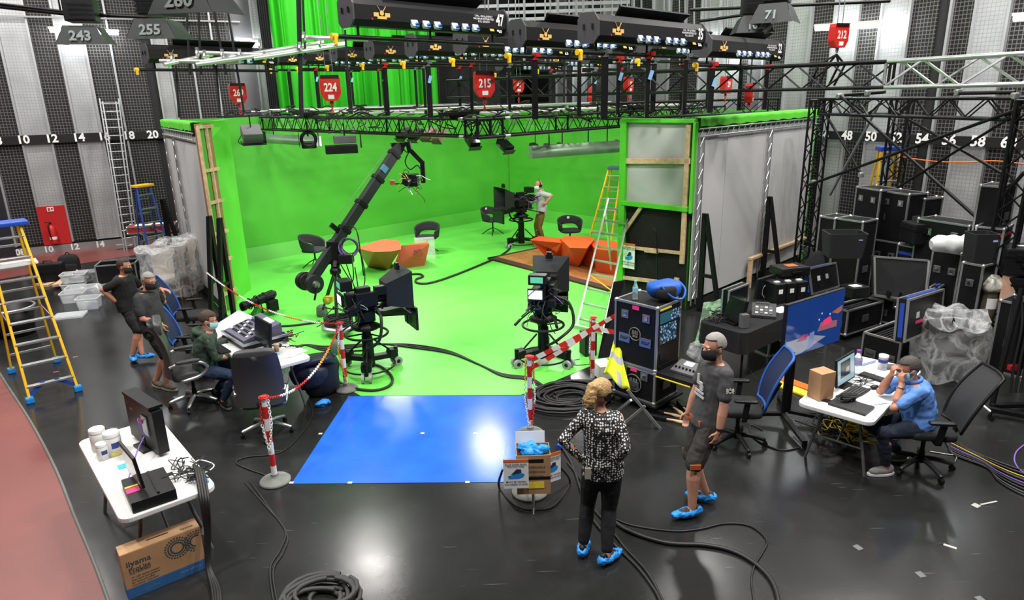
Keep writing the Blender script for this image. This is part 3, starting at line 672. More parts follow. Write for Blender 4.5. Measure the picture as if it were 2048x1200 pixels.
hoist(968, 170, 12., 1., '215', 'red chain hoist 215 over the near corner of the rig', .25)
hoist(661, 178, 14.6, 1.2, '224', 'red chain hoist 224 in front of the green curtain', .25)
hoist(476, 188, 15.5, 1., '269', 'red chain hoist 269 left of the green curtain', .5)
hoist(1037, 172, 19.5, .85, '41', 'small red chain hoist just right of hoist 215', .2)
hoist(1183, 189, 19, .95, '27', 'red chain hoist seen edge on behind a black upright', 1.35)
hoist(1257, 170, 16.5, .8, '28', 'small red chain hoist hanging below box 35', .9)
hoist(1452, 171, 15.2, .85, '29', 'small red chain hoist against the bright wall panel below box 22', .8)
hoist(1499, 187, 12.5, .8, '15', 'red chain hoist right of the bright wall panel, below box 22', 1.1)
hoist(1677, 73, 10.8, .8, '212', 'red chain hoist 212 under the right fluorescent light', .35, True, 4.3)
# ---- silver pipe bundle at upper left
t = thing('pipe_bundle', 'bundle of silver scaffold pipes hung by black straps at upper left', 'pipes', PD(470, 118, 12.5)); O = PD(470, 118, 12.5)
for (x0, y0, d0, x1, y1, d1) in [(328, 129, 12.2, 425, 109, 12.8), (392, 129, 12.0, 690, 87, 13.), (400, 124, 12.3, 648, 85, 13.), (508, 117, 12.2, 690, 90, 12.9), (395, 105, 12.6, 540, 110, 12.4), (604, 75, 12.8, 735, 79, 12.6), (320, 122, 12.4, 480, 124, 12.3)]:
    k = MB(); k.cyl(PD(x0, y0, d0)-O, PD(x1, y1, d1)-O, .034, n=8); k.build('pipe', pm, t)
for (x, y) in [(338, 127), (345, 118), (395, 107), (410, 112), (445, 110), (480, 110), (455, 122), (600, 96), (608, 76), (640, 88), (520, 92), (530, 115)]:
    k = MB(); p = PD(x, y, 12.4)-O; k.tube([p+Vector((0, .05*math.cos(a), .05*math.sin(a))) for a in [j*math.pi/4 for j in range(8)]], .016, 5, closed=True); k.box(p+Vector((0, 0, .07)), (.04, .05, .06)); k.build('clamp', ALU, t)
for i, (x0, y0, x1, y1) in enumerate([(452, 0, 488, 225), (597, 0, 603, 235), (606, 0, 611, 120), (352, 135, 358, 235), (432, 130, 440, 225), (372, 0, 380, 150), (396, 0, 402, 150), (424, 0, 452, 150), (690, 60, 700, 215), (1130, 40, 1128, 205)]):
    k = MB(); a = PD(x0, y0, 12.6)-O; b_ = PD(x1, y1, 12.6)-O; k.cyl(a, b_, .02 if i != 1 else .045, n=6); k.build('strap', BLKF, t)
# ---- lamp heads with chalked numbers (upper left and right)
chalk = mat('chalk', (.22, .25, .24), .9); slate = mat('slate_grey_doors', (.016, .02, .02), .5)
def lamp_head(px, py, d, w_, num, label, rz, body=(.5, .45, .45)):
    c = PD(px, py, d); t = thing('studio_lamp', label, 'studio lamp', c, rz, 'studio lamps with chalked numbers')
    k = MB(); k.box((0, .1, .33*w_/.6), (w_*.75, w_*.7, w_*.62)); k.build('housing', BLK, t, .02)
    k = MB()
    for i in range(5): k.box((0, -.26*w_/.6, (.18+.07*i)*w_/.6), (w_*.6, .02, .02))
    k.build('cooling_fins', BLKM, t)
    k = MB(); h = w_*.62
    k.add([(-w_*.38, -.2, .06), (w_*.38, -.2, .06), (w_*.62, -.27, -h*.62), (-w_*.62, -.27, -h*.62), (-w_*.38, -.185, .06), (w_*.38, -.185, .06), (w_*.62, -.255, -h*.62), (-w_*.62, -.255, -h*.62)], [(0, 1, 2, 3), (7, 6, 5, 4), (0, 4, 5, 1), (3, 2, 6, 7), (0, 3, 7, 4), (1, 5, 6, 2)])
    bd = k.build('barn_door', slate, t)
    up = Vector((0, .07, h*.62+.06)).normalized(); n = Vector((0, -1, 0)).cross(up)
    if num: text(num, w_*.36, frame((0, -.262, -.1*w_/.6), (1, 0, 0), up), chalk, bd, 'chalk_number')
    for s in (-1, 1):
        k = MB(); k.add([(s*w_*.4, -.2, .06), (s*w_*.4, .35, .06), (s*w_*.62, .45, -h*.5), (s*w_*.62, -.27, -h*.6)], [(0, 1, 2, 3)]); k.build('barn_door', slate, t, fixn=False)
    k = MB(); k.tube([(-w_*.5, .1, .3), (-w_*.5, .1, .62), (w_*.5, .1, .62), (w_*.5, .1, .3)], .016, 6); k.cyl((0, .1, .62), (0, .1, .9), .02, n=8); k.build('yoke', BLKM, t)
    return t
lamp_head(167, 62, 11.2, .56, '243', 'black studio lamp chalked 243 in front of the left fluorescent light', .3)
lamp_head(313, 50, 9.6, .5, '255', 'black studio lamp chalked 255 at upper left', .1)
lamp_head(382, -12, 7.6, .55, '260', 'studio lamp chalked 260 at the top edge of the picture', -.1)
lamp_head(1550, 22, 8., .36, '71', 'studio lamp with a chalked number at the top right edge', -.5)
lamp_head(1505, 45, 8.6, .34, '102', 'studio lamp chalked 102 above hoist box 22', -.2)
# ---- ceiling pipes and service rails at top centre
svc = mat('grey_service_pipe', (.32, .33, .34), .5, .4)
t = thing('service_rails', 'pale horizontal service rails with hanging rods below the ceiling', 'service rails', PD(1010, 20, 21)); O = PD(1010, 20, 21)
for y in (14, 28, 42, 58):
    k = MB(); k.bar(PD(930, y, 22.)-O, PD(1260, y-10, 20)-O, .07, .09); k.build('rail', svc, t)
rn = random.Random(5)
for i in range(34):
    x = 915+i*17+rn.uniform(-6, 6); k = MB(); dd = 19-(i*.15)
    k.cyl(PD(x, rn.uniform(90, 130), dd)-O, PD(x+rn.uniform(-1, 1), -30, dd)-O, rn.choice((.012, .02, .03)), n=5); k.build('rod', svc, t)
for i, (x0, y0, x1, y1) in enumerate([(0, 8, 130, 24), (0, 14, 130, 28), (190, 30, 330, 36), (1380, 20, 1780, 2), (1400, 42, 1540, 22)]):
    a = PD(x0, y0, 11.5); b_ = PD(x1, y1, 11.5); k = MB(); k.cyl((0, 0, 0), b_-a, .025, n=8); o = k.build('ceiling_pipe', BLKM); put(o, a)
    tag(o, ['upper black pipe at the top left corner', 'lower black pipe at the top left corner', 'thin black pipe behind lamp 243', 'long thin black pipe at the top right', 'black pipe behind lamp 102'][i], 'pipe')

# ================================================================ SHARED BUILDERS
FCM = mat('flight_case_laminate', (.007, .007, .008), .5, spec=.3, bump=.05, bscale=120)
FCD = mat('flight_case_foam', (.012, .012, .013), .95)
def fc(label, loc, rz, w, d, h, latches=2, handles=1, wheels=False, lid=None, mark=None, trim=None, name='flight_case', cat='flight case', foam=None, z=0., group='flight cases', body=None, ed=.028):
    """closed (lid None) or open (lid = opening angle in degrees, hinged at the back +y) flight case; front is -y"""
    t = thing(name, label, cat, (loc[0], loc[1], z), rz, group); z0 = .11 if wheels else 0.
    bm = body or FCM
    if lid is None:
        k = MB(); k.box((0, 0, z0+h/2), (w-.01, d-.01, h-.01)); k.build('body', bm, t)
    else:
        k = MB(); th = .02
        for sx in (-1, 1): k.box((sx*(w/2-th/2), 0, z0+h/2), (th, d, h))
        for sy in (-1, 1): k.box((0, sy*(d/2-th/2), z0+h/2), (w, th, h))
        k.box((0, 0, z0+th), (w, d, th)); k.build('body', bm, t)
        if foam:
            for i in range(foam):
                k = MB(); x = -w/2+.04+(w-.08)*(i+.5)/foam
                k.box((x, 0, z0+h*.48), ((w-.08)/foam*.45, d-.06, h*.8)); k.build('divider', FCD, t)
    def edges(k, c, s):
        x, y, zz = s[0]/2, s[1]/2, s[2]/2; c = Vector(c)
        for a in (-1, 1):
            for b_ in (-1, 1):
                k.bar(c+Vector((-x, a*y, b_*zz)), c+Vector((x, a*y, b_*zz)), ed); k.bar(c+Vector((a*x, -y, b_*zz)), c+Vector((a*x, y, b_*zz)), ed); k.bar(c+Vector((a*x, b_*y, -zz)), c+Vector((a*x, b_*y, zz)), ed)
    k = MB(); edges(k, (0, 0, z0+h/2), (w-ed*.6, d-ed*.6, h-ed*.6)); k.build('edging', ALUD, t)
    for sx in (-1, 1):
        for sy in (-1, 1):
            for zz in ((z0+.01, z0+h-.01) if lid is None else (z0+.01,)):
                k = MB(); k.ell((sx*(w/2-.012), sy*(d/2-.012), zz), (.032, .032, .032), 8, 6); k.build('ball_corner', ALU, t)
    for i in range(latches):
        x = (i+.5)/latches*w-w/2
        k = MB(); k.box((x, -d/2-.006, z0+h*.8), (.11, .014, .11)); l = k.build('latch', STEEL, t, .006)
        k = MB(); k.box((x, -d/2-.016, z0+h*.8), (.05, .01, .06)); k.build('twist_key', CHROME, l, .004)
    for i in range(handles):
        x = (i+.5)/handles*w-w/2 if handles > 1 else 0
        k = MB(); k.box((x, -d/2-.006, z0+h*.42), (.17, .012, .12)); l = k.build('handle', STEEL, t, .006)
        k = MB(); k.tube([(x-.05, -d/2-.012, z0+h*.44), (x-.045, -d/2-.03, z0+h*.42), (x+.045, -d/2-.03, z0+h*.42), (x+.05, -d/2-.012, z0+h*.44)], .009, 6); k.build('grip', BLK, l)
    k = MB(); k.box((w/2+.006, 0, z0+h*.5), (.012, .17, .12)); l = k.build('handle', STEEL, t, .006)
    if wheels:
        for sx in (-1, 1):
            for sy in (-1, 1): caster(t, (sx*(w/2-.1), sy*(d/2-.1), 0), .05)
    if lid is not None and lid != 'none':
        a = R_(lid); hl_ = .13
        M_ = Matrix.Translation((0, d/2, z0+h)) @ Matrix.Rotation(-a, 4, 'X') @ Matrix.Translation((0, -d/2, 0))
        k = MB(); k.m = M_; k.box((0, 0, hl_-.012), (w, d, .024)); 
        for sx in (-1, 1): k.box((sx*(w/2-.01), 0, hl_/2), (.02, d, hl_))
        for sy in (-1, 1): k.box((0, sy*(d/2-.01), hl_/2), (w, .02, hl_))
        l = k.build('lid', bm, t)
        k = MB(); k.m = M_; edges(k, (0, 0, hl_/2), (w-ed*.6, d-ed*.6, hl_-ed*.6)); k.build('lid_edging', ALUD if trim is None else ALU, l)
        if trim is not None:
            k = MB(); k.m = M_
            for sy in (-1, 1): k.box((0, sy*(d/2+.004), hl_*.5), (w-.05, .01, .05))
            for sx in (-1, 1): k.box((sx*(w/2+.004), 0, hl_*.5), (.01, d-.05, .05))
            k.build('blue_stripe', trim, l)
        if mark:
            k = MB(); k.m = M_; k.box((.0, -.05, hl_+.004), (.2, .28, .004)); k.build('paper_label', PAPER, l)
            k = MB(); k.m = M_; k.box((0, .13, hl_+.005), (.36, .045, .004)); k.build('pink_tape', PINK, l)
    elif trim is not None:
        k = MB(); k.box((0, 0, z0+h*.9), (w+.004, d+.004, .05)); k.build('blue_stripe', trim, t)
    return t
def caster(t, p, r=.035, m=None):
    x, y, z = p
    k = MB(); k.cyl((x-.011, y, z+r), (x+.011, y, z+r), r, n=12); c = k.build('caster', m or BLK, t)
    k = MB(); k.box((x, y+.008, z+r*1.75), (.04, .03, r*.9)); k.cyl((x, y+.01, z+r*2), (x, y+.01, z+r*2.8), .01, n=6); k.build('fork', BLKM, c)
    return c
TABW = mat('white_table_plastic', (.72, .72, .70), .4, nscale=3, namt=.04); TABL = mat('grey_table_legs', (.13, .135, .14), .45, .3)
def rrect(w, d, r, n=5):
    out = []
    for cx, cy, a0 in ((w/2-r, d/2-r, 0), (-w/2+r, d/2-r, 90), (-w/2+r, -d/2+r, 180), (w/2-r, -d/2+r, 270)):
        for i in range(n+1): a = R_(a0+90*i/n); out.append((cx+r*math.cos(a), cy+r*math.sin(a)))
    return out
def folding_table(label, loc, rz, w=1.83, d=.76, h=.74, top=None, legs=True):
    t = thing('folding_table', label, 'table', (loc[0], loc[1], 0), rz)
    k = MB(); k.prism(rrect(w, d, .09), h-.045, h); k.build('table_top', top or TABW, t, .008)
    for s in (-1, 1):
        x = s*(w/2-.28)
        for sy in (-1, 1):
            k = MB(); k.tube(catm([(x-s*.02, sy*(d/2-.2), h-.045), (x, sy*(d/2-.17), h*.62), (x+s*.02, sy*(d/2-.12), h*.35), (x+s*.03, sy*(d/2-.07), .0)], 3), .016, 8); k.build('leg', TABL, t)
        k = MB(); k.cyl((x+s*.015, -d/2+.13, h*.4), (x+s*.015, d/2-.13, h*.4), .012, n=8); k.build('cross_bar', TABL, t)
        k = MB(); k.cyl((x+s*.015, 0, h*.4), (s*.12, 0, h-.05), .011, n=8); k.build('stay', TABL, t)
    return t
def star_base(t, m, r=.31, h=.1, n=5, a0=.3, wheel=.028, up=.42):
    for i in range(n):
        a = a0+2*math.pi*i/n; c, s = math.cos(a), math.sin(a)
        k = MB(); pts = [(0, 0, h+.03), (c*r*.4, s*r*.4, h+.025), (c*r*.8, s*r*.8, h-.005), (c*r, s*r, h-.025)]
        k.tube(catm(pts, 3), [.03]*3+[.027]*3+[.024]*3+[.02], 8); l = k.build('base_leg', m, t)
        k = MB(); k.cyl((c*r-s*.018, s*r+c*.018, wheel), (c*r+s*.018, s*r-c*.018, wheel), wheel, n=12); k.cyl((c*r, s*r, wheel), (c*r, s*r, h-.03), .01, n=6); k.build('caster', BLK, l)
    k = MB(); k.cyl((0, 0, h-.02), (0, 0, h+.12), .035, .03, 12); k.cyl((0, 0, h+.1), (0, 0, up), .022, n=10); k.build('column', BLK, t)
def cushion(k, w, d, th, c, rot=None, e=.35, nu=10, nv=8):
    """soft slab, superellipsoid"""
    def f(u, v):
        a = -math.pi/2+math.pi*v; b_ = -math.pi+2*math.pi*u
        sp = lambda x, q: math.copysign(abs(x)**q, x)
        p = Vector((w/2*sp(math.cos(a), e)*sp(math.cos(b_), e), d/2*sp(math.cos(a), e)*sp(math.sin(b_), e), th/2*sp(math.sin(a), e)))
        return tuple((rot @ p if rot is not None else p)+Vector(c))
    k.grid(f, 28, 14); return k
def exec_chair(label, loc, rz, group='grey leather office chairs'):
    """front is -y"""
    lea = mat('dark_grey_leather', (.05, .05, .052), .42, bump=.1, bscale=80); t = thing('office_chair', label, 'chair', (loc[0], loc[1], 0), rz, group)
    star_base(t, ALU, .32, .11, up=.42)
    k = MB(); cushion(k, .52, .52, .13, (0, -.02, .5)); k.build('seat', lea, t)
    k = MB(); r = Matrix.Rotation(-.16, 3, 'X')
    def f(u, v):
        x = (u-.5)*2; zz = .52+.72*v; wdt = .30*(1-.1*v**3); yy = .27+.10*v+.06*math.sin(v*math.pi)*-1+.05*(1-x*x)
        ed = (1-abs(x)**6); return (x*wdt, yy+.03*(1-ed)*-1, zz)
    k.grid(f, 10, 10); k.grid(lambda u, v: (lambda p: (p[0]*.985, p[1]-.075*(1-abs((u-.5)*2)**8)*(1-abs((v-.5)*2)**10), p[2]))(f(1-u, v)), 10, 10)
    k.build('backrest', lea, t, weld=True)
    k = MB(); cushion(k, .5, .12, .2, (0, .30, 1.2), None, .5); k.build('headrest', lea, t)
    for s in (-1, 1):
        k = MB(); k.tube(catm([(s*.29, .24, .68), (s*.30, .12, .72), (s*.30, -.12, .70), (s*.29, -.2, .6), (s*.28, -.1, .5), (s*.27, .1, .46), (s*.22, .12, .46)], 4), .024, 8); a = k.build('armrest', ALU, t)
        k = MB(); cushion(k, .075, .3, .045, (s*.30, .02, .735), None, .5); k.build('arm_pad', lea, a)
    k = MB(); k.box((0, 0, .43), (.26, .26, .05)); k.cyl((0, .18, .43), (0, .3, .6), .03, n=8); k.build('mechanism', BLK, t)
    return t
def task_chair(label, loc, rz, back, group='mesh back office chairs', recline=.25, basem=None, arms=True):
    """mesh back task chair; front is -y"""
    t = thing('office_chair', label, 'chair', (loc[0], loc[1], 0), rz, group)
    star_base(t, basem or BLK, .32, .1, up=.42, wheel=.03)
    k = MB(); cushion(k, .5, .48, .09, (0, 0, .48)); k.build('seat', BLKF, t)
    def f(u, v):
        x = (u-.5)*2; w_ = .22+.035*math.sin(v*math.pi); yy = .24+recline*v+.05*math.sin(v*3.0)*-1+.04*(1-x*x); return (x*w_, yy, .54+.62*v)
    k = MB(); k.grid(f, 8, 10); k.grid(lambda u, v: (lambda p: (p[0], p[1]+.012, p[2]))(f(1-u, v)), 8, 10); k.build('backrest', back, t)
    k = MB(); pts = [f(0, v/8) for v in range(9)]+[f(u/4, 1) for u in range(1, 4)]+[f(1, 1-v/8) for v in range(9)]+[f(1-u/4, 0) for u in range(1, 4)]
    k.tube(pts, .016, 6, closed=True); k.build('back_frame', mat('bright_blue_frame', (.02, .1, .42), .5) if back.name.startswith('blue') else BLK, t)
    k = MB(); k.tube(catm([(0, .05, .43), (0, .25, .44), (0, .31, .55), (0, .32+recline*.4, .8)], 4), .028, 8); k.build('spine', BLK, t)
    if arms:
        for s in (-1, 1):
            k = MB(); k.bar((s*.27, .02, .44), (s*.29, .04, .66), .03, .06); a = k.build('arm_post', BLK, t)
            k = MB(); cushion(k, .08, .26, .035, (s*.29, .02, .68), None, .5); k.build('arm_pad', BLK, a)
        k = MB(); k.box((0, .02, .435), (.56, .06, .03)); k.build('arm_bar', BLK, t)
    return t
def stanchion(label, px, py, h=.98, white_first=True, lean=(0, 0), base=True):
    p = P(px, py); t = thing('barrier_post', label, 'barrier post', (p.x, p.y, 0), 0., 'red and white barrier posts')
    if base:
        k = MB(); k.lathe([(.0, 0), (.165, 0), (.165, .02), (.15, .035), (.05, .06), (.04, .09), (.04, .1)], n=24); k.build('base', mat('grey_rubber_base', (.17, .18, .165), .7, nscale=8, namt=.2), t)
    zs = [.06, .2, .34, .48, .62, .76, .9, h]
    for i, (a, b_) in enumerate(zip(zs[:-1], zs[1:])):
        k = MB(); k.cyl((lean[0]*a, lean[1]*a, a), (lean[0]*b_, lean[1]*b_, b_), .03, n=14); k.build('band', (WHITE, RED)[i % 2], t)
    k = MB(); k.cyl((lean[0]*h, lean[1]*h, h), (lean[0]*h, lean[1]*h, h+.025), .036, n=14)
    k.tube([(lean[0]*h+.05*math.cos(a), lean[1]*h+.05*math.sin(a), h+.012) for a in [i*math.pi/6 for i in range(12)]], .007, 5, closed=True); k.build('cap', RED, t)
    return t, p
def chain_path(pts, label, cols, n=None, name='plastic_chain', link=.042, r=.0055):
    """plastic chain of links along a path, coloured in runs"""
    pts = [Vector(q) for q in pts]; acc = [0]
    for a, b_ in zip(pts[:-1], pts[1:]): acc.append(acc[-1]+(b_-a).length)
    L = acc[-1]; N = int(L/(link*.72)); o = pts[0].copy(); t = thing(name, label, 'chain', o, 0., 'red and white plastic chains'); mbs = {}
    def at(s):
        for i in range(len(acc)-1):
            if acc[i+1] >= s: f = (s-acc[i])/max(1e-9, acc[i+1]-acc[i]); return pts[i].lerp(pts[i+1], f), (pts[i+1]-pts[i]).normalized()
        return pts[-1], (pts[-1]-pts[-2]).normalized()
    run = max(8, N//max(1, len(cols)))
    for i in range(N):
        p, d = at((i+.5)*L/N); u = d.orthogonal().normalized(); v = d.cross(u); s = u if i % 2 else v
        c = min(i//run, len(cols)-1); key = (c, cols[c]); k = mbs.setdefault(key, MB())
        k.tube([p-o+d*(link/2*math.cos(a))+s*(link*.3*math.sin(a)) for a in [j*math.pi/3 for j in range(6)]], r, 4, closed=True)
    for (c, m), k in mbs.items(): k.build('chain_run', {'r': RED, 'w': WHITE, 'y': mat('orange_black_tape', (.75, .35, .03), .5)}[m], t)
    return t
def sag(a, b_, s, n=10):
    a, b_ = Vector(a), Vector(b_); return [a.lerp(b_, i/n)-Z*(s*4*(i/n)*(1-i/n)) for i in range(n+1)]
def cable(px, label, r=.012, m=None, k=6, name='cable', zs=None, cat='cable'):
    pts = [P(q[0], q[1], (q[2] if len(q) > 2 else r)) for q in px]; o = pts[0].copy(); b = MB()
    b.tube([q-o for q in catm(pts, k)], r, 6); c = b.build(name, m or RUB); put(c, o); return tag(c, label, cat)
def coil(label, c, R0, R1, n, turns, r=.02, m=None, seed=1, squash=.8, rz=0.):
    rn = random.Random(seed); o = MB(); 
    for i in range(n):
        pts = []; ox, oy = rn.uniform(-.05, .05), rn.uniform(-.05, .05); rad = rn.uniform(R0, R1); ph = rn.uniform(0, 6.28)
        for j in range(int(18*turns)): 
            a = ph+j*2*math.pi/18; q = rad*(1+.07*math.sin(a*2+ph)); pts.append((ox+q*math.cos(a), oy+q*math.sin(a)*squash, r+.9*r*(i % 5)+.3*r*math.sin(a*3+i)))
        o.tube(pts, r, 6)
    b = o.build('cable_coil', m or RUB); put(b, c, rz); b['kind'] = 'stuff'; return tag(b, label, 'cable coil')
def bottle(label, loc, z, h=.22, r=.033, liquid=None, cap=None, name='water_bottle'):
    pl = mat('clear_plastic', (.85, .92, .95), .08, trans=.85, ior=1.3); t = thing(name, label, 'bottle', (loc[0], loc[1], z))
    k = MB(); k.lathe([(.0, 0), (r*.95, 0), (r, .01), (r, h*.3), (r*.93, h*.36), (r, h*.42), (r, h*.65), (r*.45, h*.86), (r*.4, h*.9)], n=16); k.build('body', pl, t)
    k = MB(); k.lathe([(r*1.01, h*.42), (r*1.01, h*.62)], n=16); k.build('label_band', mat('bottle_label_blue', (.25, .5, .75), .5) if liquid is None else liquid, t)
    k = MB(); k.cyl((0, 0, h*.9), (0, 0, h), r*.5, n=12); k.build('cap', cap or mat('bottle_cap_blue', (.1, .45, .75), .4), t)
    return t

# ================================================================ LEFT SIDE OF THE FLOOR
def step_ladder(label, F1, F2, B1, B2, top, wtop, railm, topm, n=6, nr=4, feet=None, group='step ladders', treads=ALU, cap=(.42, .3, .07)):
    """F1 F2 front feet, B1 B2 rear feet, top = centre of the cap (world)"""
    o = (F1+F2+B1+B2)/4; o.z = 0; t = thing('step_ladder', label, 'ladder', o, 0., group); q = lambda p: Vector(p)-o
    ax = ((F2-F1)+(B2-B1)).normalized(); fw = ((F1+F2)/2-(B1+B2)/2); fw.z = 0; fw.normalize()
    Tf = [top+ax*s*wtop/2+fw*.06 for s in (-1, 1)]; Tb = [top+ax*s*wtop/2*.9-fw*.08 for s in (-1, 1)]
    for a, b_ in zip((F1, F2), Tf): k = MB(); k.bar(q(a), q(b_), .035, .075, up=fw); k.build('front_rail', railm, t, .006)
    for a, b_ in zip((B1, B2), Tb): k = MB(); k.bar(q(a), q(b_), .03, .055, up=fw); k.build('rear_rail', railm, t, .006)
    for i in range(n):
        f = (i+.75)/(n+.3); a = F1.lerp(Tf[0], f); b_ = F2.lerp(Tf[1], f); k = MB(); k.bar(q(a), q(b_), .085, .028); k.build('step', treads, t, .004)
    for i in range(nr):
        f = (i+.9)/(nr+.8); a = B1.lerp(Tb[0], f); b_ = B2.lerp(Tb[1], f); k = MB(); k.bar(q(a), q(b_), .03, .03); k.build('rear_rung', treads, t)
    k = MB(); r = Matrix.Rotation(math.atan2(ax.y, ax.x), 3, 'Z'); k.box(q(top)+Z*.03, (cap[0], cap[1], cap[2]), r); k.build('top_cap', topm, t, .015)
    for s, (a, b_, c, d) in enumerate(((F1, Tf[0], B1, Tb[0]), (F2, Tf[1], B2, Tb[1]))):
        k = MB(); k.bar(q(a.lerp(b_, .45)), q(c.lerp(d, .45)), .012, .02); k.build('spreader', ALU, t)
    if feet:
        for p in (F1, F2, B1, B2): k = MB(); k.box(q(p)+Z*.045, (.1, .1, .09), r); k.build('foot', feet, t, .02)
        for a, b_ in ((F1, Tf[0]), (F2, Tf[1])):
            s = 1 if a is F1 else -1; m_ = a+ax*s*.02; k = MB(); k.bar(q(a.lerp(b_, .04)), q((F1 if s > 0 else F2).lerp(Tf[0] if s > 0 else Tf[1], .1)+ax*s*.22), .015, .05); k.build('corner_brace', BLUE, t)
    return t
F1, F2, B1, B2 = P(61, 806), P(157, 782), P(24, 746), P(114, 724)
tp = (F1+F2)/2*.5+(B1+B2)/2*.5; tp.z = 2.36; tp += Vector((-.1, .02, 0))
step_ladder('tall yellow fibreglass step ladder with blue tray top at the left edge', F1, F2, B1, B2, tp, .42, YEL, BLUE, 8, 6, CYANB, cap=(.62, .34, .06))
o = tag((lambda k: (k.box((0, 0, 0), (.5, .3, .03)), k.build('folded_sheet', PAPER))[1])(MB()), 'white sheet lying on an upper step of the yellow ladder', 'paper'); put(o, PV(32, 527, (F1+F2+B1+B2)/4), .7)
F1, F2 = P(305, 553), P(352, 541); B1, B2 = P(280, 535), P(322, 524)
tp = (F1+F2+B1+B2)/4; tp.z = 2.05
step_ladder('blue step ladder with yellow top cap near the wrapped chairs', F1, F2, B1, B2, tp, .34, mat('blue_fibreglass', (.02, .07, .36), .4), YEL, 6, 5, cap=(.46, .26, .06))
# extension ladder leaning on the wall
b0, b1 = P(249, 502), P(277, 497); t0 = PP(199, 197, WL0+UR*.25, R_(63.44)); t1 = PP(237, 197, WL0+UR*.25, R_(63.44))
t = thing('extension_ladder', 'long aluminium extension ladder leaning on the striped wall', 'ladder', b0); q = lambda p: Vector(p)-b0
for s, (a, b_) in enumerate(((b0, t0), (b1, t1))):
    for j in range(2):
        off = UR*.11*j+UL*(.07*j if s == 0 else -.07*j); k = MB(); k.bar(q(a+off), q(b_+off-(b_-a)*.02*j), .03, .075, up=UR); k.build('rail', ALUD, t)
for i in range(19):
    f = (i+.6)/19.2; k = MB(); k.cyl(q(b0.lerp(t0, f)), q(b1.lerp(t1, f)), .017, n=8); k.build('rung', ALU, t)
# wrapped tub chairs by the grey wall
def film(name, alpha=.28, col=(.85, .87, .88)):
    if name in _m: return _m[name]
    m = mat(name, col, .25, alpha=alpha, spec=.8); g = NG(m); tc = g.n('ShaderNodeTexCoord')
    n = g.n('ShaderNodeTexNoise', Scale=3.2, Detail=4., Distortion=1.2); g.l(tc.outputs['Object'], n.inputs['Vector'])
    g.l(g.ramp(n.outputs['Fac'], (.4, (alpha*.6,)*3), (.5, (min(1, alpha*1.9),)*3), (.58, (alpha*.7,)*3)), g.b.inputs['Alpha'])
    bp = g.n('ShaderNodeBump', Strength=.5, Distance=.06); g.l(n.outputs['Fac'], bp.inputs['Height']); g.l(bp.outputs[0], g.b.inputs['Normal'])
    return m
FILM = film('clear_wrapping_film'); cream = mat('cream_upholstery', (.55, .5, .44), .8)
def wrapped(label, pos, rz, n, step, w=.72, h=1.05, wood=True, fm=None, seat=cream):
    t = thing('wrapped_chair', label, 'wrapped chair', (pos[0], pos[1], 0), rz, 'chairs wrapped in clear film')
    for i in range(n):
        y = i*step; 
        k = MB()
        def f(u, v): a = math.pi*(.02+.96*u); rr = w*.44*(1+.06*v); return (rr*math.cos(a), y+.22*w+rr*math.sin(a)*.8-.16, .42+(h-.46)*v*(.72+.28*math.sin(a)))
        k.grid(f, 16, 5); k.grid(lambda u, v: (lambda p: (p[0]*.9, p[1]-.03, p[2]))(f(1-u, v)), 16, 5); c = k.build('shell', seat, t)
        k = MB(); cushion(k, w*.74, .5, .13, (0, y, .45)); k.build('seat', seat, t)
        for sx in (-1, 1):
            for sy in (-1, 1): k = MB(); k.cyl((sx*w*.34, y+sy*.2, 0), (sx*w*.33, y+sy*.19, .42), .017, .022, 8); k.build('leg', mat('light_wood_leg', (.5, .32, .2), .5) if wood else ALUD, t)
        if wood: k = MB(); k.bar((-w*.34, y-.2, .2), (w*.34, y-.2, .2), .02, .03); k.build('stretcher', mat('light_wood_leg'), t)
    k = MB(); D = step*(n-1)
    def g(u, v):
        a = 2*math.pi*u; cx = math.cos(a); cy = math.sin(a); sq = (abs(cx)**4+abs(cy)**4)**-.25
        vv = min(1, v*1.25); top = max(0, (v-.8)/.2); zz = .08+.04*math.sin(7*a)+(h-.02)*(math.sin(vv*math.pi/2))
        R0 = (w*.56+.05*(1-vv)+.02*math.sin(9*a+5*v))*(1-top*.98); y0 = D/2+.02
        zz -= .35*max(0, -cy)*max(0, vv-.55)
        nz = noise.noise(Vector((cx*2.2, cy*2.2, v*4)))*.06
        return (sq*cx*(R0+nz), y0+sq*cy*((w*.52+D/2)*(1-top*.98)+nz), zz+nz*.4)
    k.grid(g, 48, 22); k.build('film', fm or FILM, t, fixn=False)
    return t
pw = P(362, 600); wrapped('stack of pale tub chairs wrapped in clear film beside the left grey wall', pw+Vector((-.3, .1, 0)), -.35, 3, .3, .72, 1.15)
# table with red and white case behind the blue ladder
tq = P(305, 520); folding_table('small dark table behind the blue ladder carrying a red case', (tq.x, tq.y+.3), .3, 1.2, .6, .72, mat('dark_table_top', (.03, .03, .03), .5))
t = fc('red flight case with papers on the table behind the blue ladder', (tq.x, tq.y+.3), .3, 1.15, .5, .18, 1, 0, z=.72, body=mat('red_case_panel', (.4, .03, .03), .5))
k = MB(); k.box((-.2, 0, .19), (.4, .3, .008)); k.box((.25, .05, .19), (.35, .25, .006)); k.build('papers', PAPER, t)
